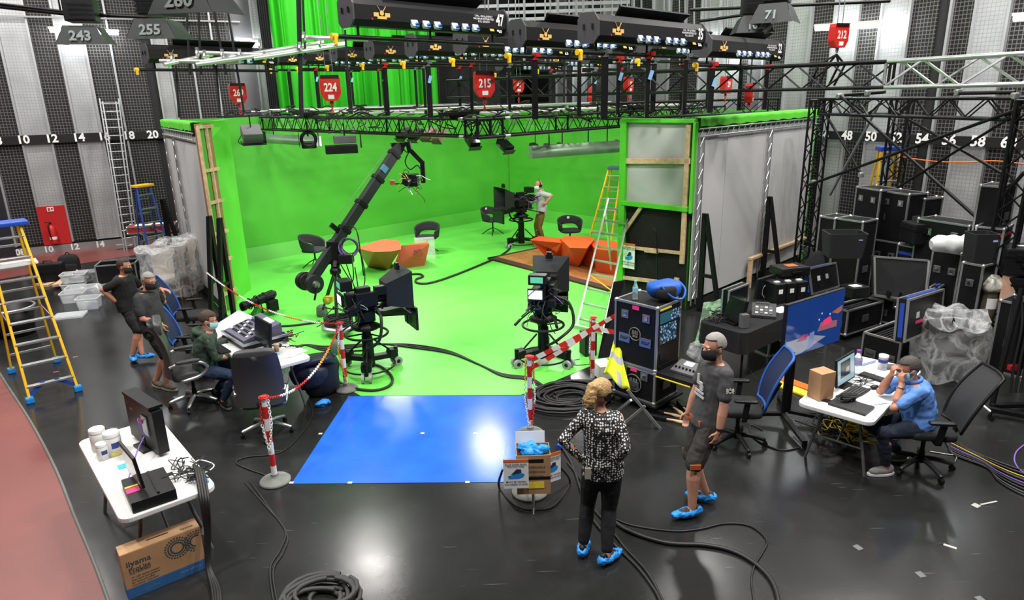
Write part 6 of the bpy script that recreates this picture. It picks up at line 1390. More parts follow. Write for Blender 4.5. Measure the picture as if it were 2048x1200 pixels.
# ================================================================ RIGHT SIDE
def fcq(label, L, F, R, h, **kw):
    """flight case from the photo pixels of its left, front and right top corners; h = top height above z"""
    z = kw.get('z', 0.); z0 = .11 if kw.get('wheels') else 0.
    dd = kw.pop('dd', None)
    if dd: h = PD(F[0], F[1], dd).z-z-z0
    a, b_, c = [P(x, y, z+z0+h) for x, y in (L, F, R)]
    w_, d_ = (b_-a).length, min((c-b_).length, .45 if dd else 2); ux = (b_-a).normalized(); uy = Vector((-ux.y, ux.x, 0)); uy = uy if uy.dot(c-b_) > 0 else -uy
    ct = (a+b_)/2+uy*d_/2; return fc(label, ct, head(a, b_), w_, d_, h, **kw)
# ---- monitor rack: two stacked cases
zt = PV(1316, 617, P(1307, 826)).z
L0, F0, R0 = P(1231, 597, zt), P(1316, 617, zt), P(1372, 598, zt)
ux = (F0-L0).normalized(); uy = Vector((-ux.y, ux.x, 0)); w_ = (F0-L0).length; d_ = (R0-F0).length*.92; ct = (L0+F0)/2+uy*d_/2; ct.z = 0; rz = head(L0, F0)
hl_ = PV(1309, 745, P(1306, 826)).z
lowc = fc('lower black flight case of the monitor rack on a wheeled board', ct, rz, w_, d_, hl_-.13, latches=2, handles=1, wheels=True)
k = MB(); k.box((0, 0, .1), (w_+.12, d_+.12, .025)); k.build('wheel_board', BLKM, lowc)
t = fc('tall upper flight case of the monitor rack with lit screens', ct, rz, w_, d_, zt-hl_, latches=2, handles=2, z=hl_)
H2 = zt-hl_; rx = w_/2
emb = mat('grey_emblem', (.22, .2, .17), .6)
def emblem(t, z, r):
    k = MB(); k.tube([(r*math.cos(a), -d_/2-.008, z+r*math.sin(a)) for a in [i*math.pi/14 for i in range(28)]], .007, 4, closed=True)
    for i, (x, zz, bw, bh) in enumerate([(-.35, .3, .3, .5), (.05, .3, .25, .5), (.4, .3, .2, .5), (-.2, -.35, .4, .35), (.3, -.35, .35, .35), (0, 0, 1.2, .08)]): k.box((x*r, -d_/2-.008, z+zz*r), (bw*r, .004, bh*r))
    k.build('round_emblem', emb, t)
emblem(t, H2*.52, .085); emblem(lowc, .11+(hl_-.13)*.5, .12)
for (tt, zz) in ((t, H2*.93), (lowc, hl_-.05)): k = MB(); k.box((.0, -d_/2-.008, zz), (.1, .004, .05)); k.build('pink_tape', PINK, tt)
k = MB(); k.box((rx+.004, 0, H2*.5), (.01, d_*.88, H2*.9)); k.build('rack_face', mat('rack_face', (.006, .006, .007), .5), t)
sc_a = mat('rack_screen', (.05, .12, .2), .2, emit=.5); g = NG(sc_a); tc = g.n('ShaderNodeTexCoord'); vo = g.n('ShaderNodeTexVoronoi', Scale=26.); g.l(tc.outputs['Object'], vo.inputs['Vector'])
rc = g.ramp(vo.outputs['Distance'], (.1, (.5, .65, .8)), (.35, (.08, .16, .25)), (.6, (.01, .03, .06))); g.l(rc, g.b.inputs['Base Color']); g.l(rc, g.b.inputs['Emission Color'])
for y0, y1, z0, z1, m in ((-.42, .02, .74, .9, mat('rack_screen_teal', (.02, .09, .13), .2, emit=.5)), (.04, .44, .74, .9, sc_a), (-.4, .3, .42, .71, sc_a)):
    k = MB(); k.box((rx+.011, (y0+y1)/2*d_, (z0+z1)/2*H2), (.006, (y1-y0)*d_, (z1-z0)*H2)); k.build('screen', m, t)
k = MB(); k.box((rx+.012, -.25*d_, .2*H2), (.01, .28*d_, .14*H2)); k.box((rx+.008, 0, .05*H2), (.02, .9*d_, .05)); k.build('panel', BLKM, t)
k = MB(); k.box((rx+.01, -.1, .955*H2), (.006, .25, .02)); k.build('yellow_tape', YTAPE, t)
k = MB(); k.box((rx+.28, 0, -.02), (.56, d_*.98, .05)); tr = k.build('pull_out_shelf', BLK, t, .006)
k = MB(); k.bar((rx, -d_/2, -.05), (rx+.5, -d_/2, -.05), .012, .012); k.build('yellow_edge', YTAPE, tr)
cp = thing('camera_control_panel', 'small grey control panel on the pull out shelf of the monitor rack', 'control panel', ct+ux*(rx+.28)+uy*.02+Z*(hl_+.005), rz)
k = MB(); pr = [(-.13, 0), (-.13, .03), (.12, .1), (.12, 0)]; k.loft([[(-.16, y, z) for y, z in pr], [(.16, y, z) for y, z in pr]]); k.build('body', GREYP, cp, .005)
k = MB(); k.box((0, .05, .086), (.12, .08, .006), Matrix.Rotation(.27, 3, 'X')); k.build('screen', scrw, cp)
for i in range(6): k = MB(); k.cyl((-.12+.05*i, -.06, .045), (-.12+.05*i, -.066, .07), .014, n=10); k.build('knob', BLK, cp)
k = MB(); k.cyl((.14, .06, .08), (.15, .07, .13), .01, n=8); k.build('joystick', BLK, cp)
bottle('clear water bottle with blue cap on the monitor rack', P(1270, 600, zt), zt+.015, .24, .036)
p = P(1328, 590, zt+.05); t = thing('sports_bag', 'blue and black sports bag on the monitor rack', 'bag', (p.x, p.y, zt+.015), .2); bb_ = mat('bright_blue_nylon', (.01, .09, .42), .55, bump=.3, bscale=18)
k = MB(); cushion(k, .46, .3, .24, (0, 0, .12), None, .75)
k.v = [(x+.03*noise.noise(Vector((x, y, z))*7), y+.03*noise.noise(Vector((y, z, x))*7), max(.002, z+.03*noise.noise(Vector((z, y, x))*7))) for x, y, z in k.v]; k.build('body', bb_, t)
k = MB(); cushion(k, .3, .2, .18, (-.02, -.09, .1), Matrix.Rotation(.3, 3, 'Z'), .7); k.build('black_pocket', BLKF, t)
k = MB(); k.tube(catm([(-.12, -.16, .2), (.02, -.2, .06), (.16, -.2, .03), (.24, -.1, .12), (.2, .02, .2)], 5), .016, 6); k.build('strap', bb_, t)
# hi-vis vest hung on the rack's left face
t = thing('hi_vis_vest', 'yellow high visibility vest hanging on the side of the monitor rack', 'vest', L0+Vector((0, 0, -zt))+ux*.12-uy*.04, rz); hv = mat('hi_vis_yellow', (.75, .85, .03), .7, bump=.2, bscale=12); sil = mat('reflective_grey', (.45, .46, .46), .4)
O_ = t.location.copy()
vp = [(PD(1238, 660, 8.55)), (PD(1243, 664, 8.5)), (PD(1240, 740, 8.4)), (PD(1262, 785, 8.1)), (PD(1222, 770, 8.1)), (PD(1206, 745, 8.3)), (PD(1220, 705, 8.5))]
Minv = (Matrix.Translation(O_) @ Matrix.Rotation(rz, 4, 'Z')).inverted()
def vest(u, v):
    a = PD(1236, 658, 8.5).lerp(PD(1206, 748, 8.2), v); b_ = PD(1243, 662, 8.45).lerp(PD(1262, 783, 8.05), v) if v > .5 else PD(1243, 662, 8.45).lerp(PD(1244, 715, 8.25), v*2)
    if v > .5: b_ = PD(1244, 715, 8.25).lerp(PD(1262, 784, 8.0), (v-.5)*2)
    q = a.lerp(b_, u); q = q+Vector((0, -.05*math.sin(u*9+v*3)*v, .03*math.sin(u*7)*v)); return tuple(Minv @ q)
k = MB(); k.mi = 0; k.grid(vest, 12, 16); 
for i in range(len(k.fm)):
    u_, v_ = divmod(i, 16); k.fm[i] = 1 if (v_ in (8, 9) or (v_ in (3, 4, 5) and u_ in (2, 3)) or (v_ > 11 and u_ in (6, 7))) else 0
o = k.build('cloth', [hv, sil], t, fixn=False); md = o.modifiers.new('thick', 'SOLIDIFY'); md.thickness = .012
# folding X stand by the rack
t = thing('folding_stand', 'grey crossed leg folding stand beside the monitor rack', 'stand', P(1262, 850)); O_ = P(1262, 850)
for a, b_ in (((1242, 852, 0), (1290, 812, .3)), ((1321, 858, 0), (1255, 780, .5)), ((1225, 830, 0), (1262, 800, .4))): k = MB(); k.bar(P(*a)-O_, P(*b_)-O_, .03, .03); k.build('leg', ALUD, t)
k = MB(); pt = P(1206, 738, .12)-O_; k.box(pt, (.22, .3, .2), Matrix.Rotation(.3, 3, 'Z')); k.build('pale_box', WHITE, t)
# dust brushes
for i, (a, b_) in enumerate([((1325, 829), (1362, 838)), ((1345, 818), (1366, 833)), ((1330, 842), (1369, 850)), ((1366, 818), (1381, 836)), ((1330, 856), (1340, 850))][:4]):
    pa, pb = P(*a), P(*b_); t = thing('hand_brush', ['hand brush with pale wooden handle under the rack wheel', 'hand brush pointing back under the rack', 'hand brush with pale handle nearest the camera', 'hand brush with pale handle nearest the man in grey'][i], 'brush', (pa+pb)/2, head(pa, pb), 'hand brushes on the floor'); L = (pb-pa).length
    k = MB(); k.tube([(-L/2, 0, .03), (-.02, 0, .035), (L*.3, 0, .03), (L/2, 0, .03)], [.012, .014, .024, .016], 8); k.build('handle', WOOD, t); k = MB(); k.box((-L/2-.08, 0, .03), (.2, .06, .05)); k.build('bristles', BLK, t, .01)
# ---- black draped desk with equipment
DA, DB, DC, DD = P(1404, 642, .74), P(1493, 664, .74), P(1600, 620, .74), P(1498, 590, .74)
dc = (DA+DC)/2; rzd = head(DB, DC); Ld = (DC-DB).length+.15; Wd = .78
t = thing('draped_desk', 'desk draped in black cloth carrying monitors and switchers', 'desk', (dc.x, dc.y, 0), rzd)
k = MB(); k.prism(rrect(Ld, Wd, .12), .70, .74); k.build('top', BLKF, t, .01)
k = MB(); bl = rrect(Ld, Wd, .12); N_ = len(bl); k.loft([[(x*1.0, y*1.0, .72) for x, y in bl], [(x*(1.01+.02*math.sin(i*2.1)), y*(1.01+.03*math.sin(i*2.1)), .42) for i, (x, y) in enumerate(bl)]], False); k.build('drape', BLKF, t, fixn=False)
for sx in (-1, 1):
    for sy in (-1, 1): k = MB(); k.cyl((sx*Ld*.42, sy*Wd*.38, 0), (sx*Ld*.42, sy*Wd*.38, .71), .018, n=8); k.build('leg', BLKM, t)
def ondesk(px, py): return P(px, py, .745)
pa, pb = ondesk(1463, 650), ondesk(1480, 642)
t = thing('open_case_monitor', 'rack monitor in an upright aluminium edged case on the black desk', 'monitor', ondesk(1480, 632), head(ondesk(1455, 640), ondesk(1505, 618)))
k = MB(); k.box((0, .1, .22), (.55, .1, .44)); k.build('body', FCM, t); k = MB()
for zz in (.01, .43):
    for yy in (.05, .15): k.bar((-.275, yy, zz), (.275, yy, zz), .025)
for xx in (-.275, .275):
    for yy in (.05, .15): k.bar((xx, yy, 0), (xx, yy, .44), .025)
k.build('edging', ALU, t); k = MB(); k.box((0, .045, .22), (.48, .006, .37)); k.build('screen', mat('dark_screen'), t)
a, b_ = ondesk(1462, 655), ondesk(1478, 648)
screen_panel('monitor', 'black flat monitor leaning in front of the cased monitor on the black desk', ondesk(1452, 640), ondesk(1480, 652), .36, .34, .745, -.2, mat('dark_screen'), .07)
o = MB(); o.box((0, 0, .1), (.11, .09, .2)); put(tag(o.build('desk_speaker', GREYP, None, .006), 'small grey desktop speaker beside the leaning monitor', 'speaker'), ondesk(1487, 655), .3)
o = MB(); o.box((0, 0, .03), (.1, .08, .06)); put(tag(o.build('desk_device', GREYP, None, .006), 'little grey device at the left corner of the black desk', 'device'), ondesk(1428, 640), .3)
t = thing('control_keypad', 'black sloped switcher panel with buttons on the black desk', 'control panel', ondesk(1527, 630), -.35)
k = MB(); pr = [(-.16, 0), (-.16, .04), (.14, .15), (.16, .0)]; k.loft([[(-.17, y, z) for y, z in pr], [(.17, y, z) for y, z in pr]]); k.build('body', mat('charcoal_plastic', (.035, .036, .04), .5), t, .006)
for i in range(4):
    for j in range(3): k = MB(); k.box((-.1+.065*i, -.1+.07*j, .062+.022*j), (.04, .035, .014), Matrix.Rotation(.35, 3, 'X')); k.build('button', GREYP if (i+j) % 2 else WHITE, t)
k = MB(); k.box((-.02, .12, .145), (.2, .03, .03)); k.build('display', GREYP, t, .004)
screen_panel('monitor', 'dark flat monitor at the back of the black desk', ondesk(1506, 604), ondesk(1548, 590), .5, .34, .745, .05, mat('dark_screen'), .05)
t = thing('equipment_rack', 'black equipment units with white labels at the back of the black desk', 'equipment', ondesk(1568, 600), .25)
for i, x in enumerate((-.2, 0, .2)):
    k = MB(); k.box((x, 0, .16), (.18, .34, .32)); b_ = k.build('unit', BLK, t, .006); k = MB(); k.box((x, -.172, .2), (.07, .004, .07)); k.build('white_label', WHITE, b_); k = MB(); k.box((x, -.05, .33), (.08, .06, .02)); k.build('cable_plug', WHITE, b_)
cz = ondesk(1540, 600)+Z*.16
for i in range(4): pass
o = MB()
for i in range(4): r = .13-.012*i; o.tube([(r*math.cos(a), .02*i-.02, r*math.sin(a)+.14) for a in [j*math.pi/10 for j in range(20)]], .006, 5, closed=True)
o = put(tag(o.build('cable_coil', mat('pale_cable', (.45, .46, .47), .5)), 'pale grey cable coil standing on the black desk', 'cable coil'), ondesk(1535, 598), .3); o['kind'] = 'stuff'
o = MB(); o.box((0, 0, .004), (.3, .22, .004)); put(tag(o.build('paper_sheet', PAPER), 'white paper at the right end of the black desk', 'paper'), ondesk(1562, 620), .5)
t = thing('hard_case', 'black hard case with an orange sticker above the equipment units', 'case', ondesk(1578, 590)+Z*.33, .25); k = MB(); k.box((0, .05, .08), (.52, .36, .15)); k.build('shell', BLK, t, .03); k = MB(); k.box((.02, .05, .157), (.18, .14, .004)); k.build('orange_sticker', ORAN, t); k = MB(); k.box((0, -.14, .08), (.18, .03, .04)); k.build('handle', BLKM, t, .01)
p = P(1545, 720); t = fc('black case with red lid under the black desk', (p.x+.15, p.y+.45), .4, .55, .45, .42, 0, 0, body=BLK); k = MB(); k.box((0, 0, .43), (.5, .4, .02)); k.build('red_lid', RED, t); k = MB(); k.box((-.0, -.235, .26), (.18, .004, .08)); k.build('white_label', WHITE, t); k = MB(); k.box((.05, .1, .444), (.3, .06, .01)); k.build('white_strip', WHITE, t)
rn = random.Random(21); o = MB(); c0 = ondesk(1440, 640)
for i in range(14): c = ondesk(rn.uniform(1425, 1455), rn.uniform(622, 645)); o.tube(catm([c-c0+Vector((rn.uniform(-.12, .12), rn.uniform(-.12, .12), rn.uniform(0, .1))) for _ in range(5)], 4), .006, 5)
o = put(o.build('cable_tangle', RUB), c0); o['kind'] = 'stuff'; tag(o, 'tangle of black leads on the left end of the black desk', 'cables')
# clear sheet propped by the desk and crumpled film
pa, pb = P(1388, 690), P(1436, 690); t = MB(); sh = [P(1388, 690, .02), P(1434, 692, .02), PD(1452, 596, 10.2), PD(1408, 606, 10.4)]; o_ = sh[0].copy(); t.grid(lambda u, v: tuple((sh[0].lerp(sh[1], u)).lerp(sh[3].lerp(sh[2], u), v)-o_+Vector((0, -.03*math.sin(u*9+v*4), 0))), 14, 14)
put(tag(t.build('plastic_sheet', film('film_green_reflection', .45, (.5, .8, .5)), fixn=False), 'clear crinkled plastic sheet leaning against the black desk', 'plastic sheet'), o_)  # sheet is clear; green reflection of the set put into its colour
o = MB(); o.ell((0, 0, .16), (.2, .16, .17), 16, 12); o.v = [(x+.05*noise.noise(Vector((x, y, z))*11), y+.05*noise.noise(Vector((y, z, x))*11), max(.003, z+.05*noise.noise(Vector((z, y, x))*11))) for x, y, z in o.v]
put(tag(o.build('plastic_bag', FILM), 'crumpled clear film on the floor behind the man in grey', 'plastic bag'), P(1400, 722))
# ---- television on a wheeled stand
TL_, TR_ = PD(1560, 732, 7.4), PD(1676, 672, 8.05); zb = (TL_.z+TR_.z)/2
t = thing('television', 'large flat television on a black wheeled floor stand', 'television', ((TL_+TR_)/2).to_2d().to_3d(), head(TL_, TR_)); Wt = (TR_.to_2d()-TL_.to_2d()).length; Ht = .70
tp_ = Matrix.Rotation(-.0, 3, 'X')
k = MB(); k.box((0, 0, zb+Ht/2), (Wt, .05, Ht)); k.build('frame', BLK, t, .006)
k = MB(); k.box((0, -.0265, zb+Ht/2), (Wt-.02, .003, Ht-.025)); sc_ = k.build('screen', mat('tv_deep_blue', (.008, .035, .17), .08, emit=.6), t)
ys = -.029
def scr_poly(nm, pts, m): k = MB(); k.poly([((u-.5)*Wt, ys, zb+v*Ht) for u, v in pts]); k.build(nm, m, t, fixn=False)
em = lambda n, c, e=.5: mat(n, c, .15, emit=e)
scr_poly('screen_picture', [(.03, .0+.03), (.03, .34), (.45, .32), (.72, .2), (.3, .04)], em('tv_pale', (.25, .27, .33)))
ys -= .001; scr_poly('screen_picture', [(.55, .34), (.6, .5), (.9, .44), (.9, .32)], em('tv_rose', (.28, .1, .12))); scr_poly('screen_picture', [(.4, .06), (.42, .36), (.5, .38), (.5, .1)], em('tv_bottle', (.16, .2, .4))); scr_poly('screen_picture', [(.03, .05), (.05, .18), (.2, .1), (.16, .04)], em('tv_navy', (.01, .03, .1))); scr_poly('screen_picture', [(.2, .28), (.3, .38), (.4, .36), (.36, .26)], em('tv_magenta', (.3, .03, .12))); scr_poly('screen_picture', [(.78, .62), (.97, .7), (.97, .6), (.9, .56)], em('tv_orange', (.35, .12, .06)))
ys -= .001; scr_poly('screen_picture', [(.62, .42), (.64, .52), (.76, .56), (.8, .46), (.74, .42)], em('tv_red', (.6, .03, .1), .9))
for u, v in ((.6, .66), (.56, .56), (.75, .6)): scr_poly('screen_picture', [(u-.008, v), (u, v+.02), (u+.008, v), (u, v-.02)], em('tv_spark', (.3, .6, 1.), 2.))
for x in (-.05, .05): k = MB(); k.cyl((x-.3, .05, .12), (x-.3, .05, zb+Ht*.6), .03, n=10); k.build('column', BLKM, t)
k = MB(); k.box((-.15, .04, zb+Ht*.5), (.6, .03, .3)); k.build('mount_plate', BLKM, t)
for s in (-1, 1):
    k = MB(); k.bar((-.3+s*.06, .05, .12), (-.3+s*.42, -.5, .08), .06, .04); k.build('base_leg', BLKM, t); k = MB(); k.bar((-.3+s*.06, .05, .12), (-.3+s*.42, .42, .08), .06, .04); k.build('base_leg', BLKM, t)
    for y in (-.5, .42): caster(t, (-.3+s*.42, y, 0), .035)
# cable ramp boards
for i, (a, b_, m) in enumerate([((1552, 768), (1650, 806), YTAPE), ((1556, 757), (1652, 792), ORAN)]):
    pa, pb = P(*a), P(*b_); o = MB(); o.box((0, 0, .02), ((pb-pa).length, .16, .035)); put(tag(o.build('floor_ramp', m, None, .01), ['yellow strip of the floor cable ramp', 'orange strip of the floor cable ramp'][i], 'cable ramp'), (pa+pb)/2, head(pa, pb))
# ---- white table on the right
TL, TF, TB_ = P(1600, 802, .74), P(1742, 846, .74), P(1712, 710, .74)
tc_ = (TF+TB_)/2; rzt = head(TL, TB_); folding_table('white folding table with a laptop where the man in blue sits', tc_, rzt)
def ont(px, py): return P(px, py, .745)
# slim computer: screen and base keyboard
t = thing('desktop_screen', 'black desktop screen facing the man in blue', 'monitor', ont(1690, 772), head(ont(1668, 783), ont(1708, 757))); R0 = Matrix.Rotation(-.12, 3, 'X')
k = MB(); k.box(R0 @ Vector((0, 0, .2)), (.46, .025, .32), R0); k.build('panel', BLK, t, .005)
k = MB(); k.box(R0 @ Vector((0, -.0135, .2)), (.42, .003, .28), R0); k.build('screen', mat('laptop_screen_blue', (.28, .42, .48), .15, emit=.55), t)
k = MB(); k.box(R0 @ Vector((-.02, -.0155, .22)), (.24, .003, .18), R0); k.build('screen_window', mat('laptop_screen_dark', (.03, .04, .05), .15, emit=.3), t); k = MB(); k.box(R0 @ Vector((.03, -.0175, .2)), (.08, .003, .05), R0); k.build('screen_image', mat('laptop_screen_pink', (.4, .3, .35), .15, emit=.4), t)
k = MB(); k.box((0, .04, .01), (.2, .16, .015)); k.bar((0, .05, .01), (0, .03, .14), .06, .02); k.build('foot', BLK, t, .004)
def keyboard(label, c, rz, w_=.44, d_=.14):
    t = thing('keyboard', label, 'keyboard', c, rz); k = MB(); k.box((0, 0, .009), (w_, d_, .016)); k.build('base', BLK, t, .004)
    for r in range(5): 
        k = MB(); k.box((0, -d_*.36+r*d_*.18, .02), (w_*.94, d_*.13, .006)); k.build('key_row', mat('key_grey', (.03, .03, .032), .5), t)
    return t
keyboard('black keyboard in front of the desktop screen on the right table', ont(1706, 788), head(ont(1672, 795), ont(1722, 765)), .46, .17)
keyboard('second black keyboard near the hands of the man in blue', ont(1757, 759), head(ont(1735, 752), ont(1785, 768)), .42, .12)
o = MB(); o.ell((0, 0, .02), (.055, .033, .022), 12, 8); put(tag(o.build('computer_mouse', BLK), 'black mouse on the right table', 'mouse'), ont(1749, 777), .2)
t = thing('closed_laptop', 'closed black laptop under a charger at the front of the right table', 'laptop', ont(1702, 813), head(ont(1660, 806), ont(1738, 830))); k = MB(); k.box((0, 0, .012), (.38, .25, .022)); k.build('body', mat('laptop_black', (.02, .02, .022), .4), t, .005)
t = thing('power_adapter', 'black power adapter with tangled lead on the closed laptop', 'adapter', ont(1695, 806)+Z*.03, .2); k = MB(); k.box((0, 0, .018), (.15, .06, .035)); k.build('brick', BLK, t, .006); rn = random.Random(2); k = MB()
for i in range(5): k.tube(catm([(rn.uniform(-.14, .14), rn.uniform(-.07, .07), rn.uniform(.01, .06)) for _ in range(5)], 4), .004, 5)
k.build('lead', RUB, t)
t = thing('cardboard_box', 'plain brown cardboard box on the right table', 'box', ont(1634, 795), head(ont(1612, 792), ont(1638, 805))); k = MB(); k.box((0, .04, .155), (.17, .2, .31)); k.build('body', CARD, t, .003); k = MB(); k.box((0, .04, .311), (.168, .005, .003)); k.build('tape_seam', mat('cardboard_top'), t)
o = MB(); o.box((0, 0, .008), (.065, .12, .012)); put(tag(o.build('phone', BLK, None, .004), 'black phone beside the cardboard box on the right table', 'phone'), ont(1653, 802), .9)
bottle('large water bottle with purple cap on the right table', ont(1712, 748), .745, .3, .05, liquid=mat('bottle_label_violet', (.35, .3, .55), .5), cap=mat('purple_cap', (.25, .05, .35), .4))
t = thing('wipes_tub', 'white wipes tub with dark band on the right table', 'tub', ont(1764, 738)); k = MB(); k.lathe([(0, 0), (.05, 0), (.052, .15), (.05, .16)], n=20); k.build('body', mat('frosted_clear_plastic'), t); k = MB(); k.lathe([(.0535, .09), (.0535, .13)], n=20); k.build('label_band', mat('print_blue'), t); k = MB(); k.lathe([(.054, .155), (.054, .18), (0, .182)], n=20); k.build('lid', WHITE, t)
for i, (px, py, s, m, rz_, lb) in enumerate([(1730, 727, (.3, .07, .03), mat('pale_blue_box', (.45, .55, .75), .5), .45, 'pale blue narrow box at the back of the right table'), (1735, 749, (.14, .1, .02), mat('pale_red_box', (.75, .5, .45), .5), .4, 'small pale red packet on the right table'), (1741, 801, (.3, .2, .004), PAPER, .2, 'white sheet under the mouse on the right table'), (1785, 736, (.24, .12, .03), GREYP, -.2, 'grey device behind the tub on the right table')]):
    o = MB(); o.box((0, 0, s[2]/2), s); put(tag(o.build(['narrow_box', 'packet', 'paper_sheet', 'small_device'][i], m, None, .003 if i != 2 else 0), lb, ['box', 'packet', 'paper', 'device'][i]), ont(px, py), rz_)
rn = random.Random(31); o = MB(); c0 = ont(1725, 765)
for i in range(9): c = ont(rn.uniform(1708, 1745), rn.uniform(750, 778)); o.tube(catm([c-c0+Vector((rn.uniform(-.15, .15), rn.uniform(-.1, .1), rn.uniform(0, .02))) for _ in range(5)], 4), .004, 5)
o = put(o.build('cable_tangle', RUB), c0); o['kind'] = 'stuff'; tag(o, 'thin leads lying on the right table', 'cables')
o = MB(); c0 = P(1715, 868, .05); rn = random.Random(32)
for i in range(26): c = c0+Vector((rn.uniform(-.3, .3), rn.uniform(-.3, .3), rn.uniform(0, .3))); o.tube(catm([c-c0+Vector((rn.uniform(-.2, .2), rn.uniform(-.2, .2), rn.uniform(-.04, .12))) for _ in range(5)], 4), .006, 5)
o = put(o.build('cable_tangle', mat('yellow_network_cable', (.7, .5, .03), .5)), c0); o['kind'] = 'stuff'; tag(o, 'tangle of yellow network cable under the right table', 'cables')
o = MB()
for i in range(20): c = Vector((rn.uniform(-.3, .3), rn.uniform(-.3, .3), rn.uniform(0, .12))); o.tube(catm([c+Vector((rn.uniform(-.25, .25), rn.uniform(-.25, .25), rn.uniform(-.02, .08))) for _ in range(5)], 4), .009, 5)
o = put(o.build('cable_tangle', RUB), P(1680, 860, .04)); o['kind'] = 'stuff'; tag(o, 'tangle of black cable on the floor under the right table', 'cables')
CH3 = P(1838, 936); task_chair('black mesh office chair with the man in blue on it', CH3, -1.75, mat('black_mesh', (.03, .031, .033), .7), recline=.3, basem=mat('dark_chair_base', (.05, .05, .052), .35, .5))
p = P(1478, 892); task_chair('blue trimmed office chair behind the man in the grey shirt', p+Vector((-.02, .05, 0)), -1.75, bluem, recline=.25)
# ---- flight cases
BLT = mat('blue_case_trim', (.015, .06, .38), .45)
def lidpanel(label, quad, d, trim=True, th=.12, marks=2):
    """case lid standing on edge: four photo corners TL TR BR BL with distances"""
    q = [PD(x, y, dd) for (x, y), dd in zip(quad, d)]; o_ = q[3].copy(); ux = (q[2]-q[3]).normalized(); uz = (q[0]-q[3]).normalized(); n_ = ux.cross(uz).normalized(); w_ = (q[2]-q[3]).length; h_ = (q[0]-q[3]).length; uz = n_.cross(ux)
    t = thing('case_lid', label, 'case lid', o_, 0., 'flight case lids'); t.matrix_world = Matrix(((ux.x, -n_.x, uz.x, o_.x), (ux.y, -n_.y, uz.y, o_.y), (ux.z, -n_.z, uz.z, o_.z), (0, 0, 0, 1)))
    k = MB(); k.box((w_/2, th/2, h_/2), (w_, th, h_)); k.build('panel', FCM, t)
    k = MB()
    for zz in (.012, h_-.012):
        for yy in (.0, th): k.bar((0, yy, zz), (w_, yy, zz), .028)
    for xx in (.012, w_-.012):
        for yy in (0, th): k.bar((xx, yy, 0), (xx, yy, h_), .028)
    k.build('edging', ALU, t)
    k = MB(); k.box((w_/2, th/2, h_+.002), (w_*.8, th*.45, .006)); k.box((-.002, th/2, h_/2), (.006, th*.45, h_*.8)); k.build('blue_stripe', BLT, t)
    for i in range(marks): k = MB(); k.box((w_*(.3+.3*i), -.003, h_*.55), (.11, .004, .08)); k.build('paper_label', PAPER, t)
    if marks == 1: k = MB(); k.box((w_*.35, -.004, h_*.38), (.3, .004, .04)); k.build('pink_tape', PINK, t)
    return t
fcq('open flight case with slotted foam and a raised lid behind the right table', (1727, 664), (1803, 685), (1868, 660), .5, latches=0, handles=2, lid='none', foam=9)
lidpanel('raised case lid with pink tape behind the man in blue', [(1833, 612), (1911, 585), (1880, 655), (1808, 685)], [8.6, 9.5, 9.3, 8.3], marks=1)
lidpanel('blue edged case lid with pink tape farther right', [(1890, 575), (1936, 549), (1920, 610), (1878, 640)], [10.2, 10.8, 10.6, 10.0], marks=1)
lidpanel('blue edged case lid with white labels behind the television', [(1616, 537), (1674, 514), (1678, 574), (1624, 590)], [10.6, 11.4, 11.3, 10.5], marks=2)
fcq('open flight case on wheels behind the television', (1660, 612), (1697, 622), (1741, 596), .42, latches=1, handles=1, wheels=True, lid='none', foam=4)
t = fcq('open flight case with a raised divided lid in the middle of the cases', (1742, 592), (1850, 612), (1862, 596), .42, latches=1, handles=2, wheels=True, lid='none', foam=3)
lid = [PD(1749, 590, 10.8), PD(1849, 604, 10.4), PD(1857, 521, 10.6), PD(1748, 513, 11.)]; o_ = lid[0].copy(); t = thing('case_lid', 'raised inner lid with dark dividers in the middle of the cases', 'case lid', o_)
k = MB(); k.add([tuple(p-o_) for p in lid]+[tuple(p-o_+Vector((0, .1, 0))) for p in lid], [(0, 1, 2, 3), (7, 6, 5, 4), (0, 4, 5, 1), (1, 5, 6, 2), (2, 6, 7, 3), (3, 7, 4, 0)]); k.build('panel', FCD, t)
k = MB()
for a, b_ in zip(lid, lid[1:]+lid[:1]): k.bar(a-o_+Vector((0, -.01, 0)), b_-o_+Vector((0, -.01, 0)), .03)
k.build('edging', ALU, t)
for f in (.25, .5, .75): k = MB(); k.bar(lid[0].lerp(lid[1], f)-o_+Vector((0, -.03, 0)), lid[0].lerp(lid[1], f)-o_+Vector((0, -.06, .12)), .03, .08); k.build('divider', BLK, t)
t = thing('hard_case', 'small black hard case with a white label on the open case behind the television', 'case', PD(1708, 590, 10.3)-Z*.02, .3); k = MB(); k.box((0, 0, .09), (.34, .3, .18)); k.build('shell', BLK, t, .02); k = MB(); k.box((-.02, -.02, .182), (.16, .13, .004)); k.build('white_label', PAPER, t)
o = MB()
for i in range(3): o.box((.05*i, .03*i, .003+.004*i), (.4, .28, .003), Matrix.Rotation(.2*i, 3, 'Z'))
put(tag(o.build('paper_stack', PAPER), 'loose white papers on the open case with slotted foam', 'paper'), P(1822, 615, .62), .4)
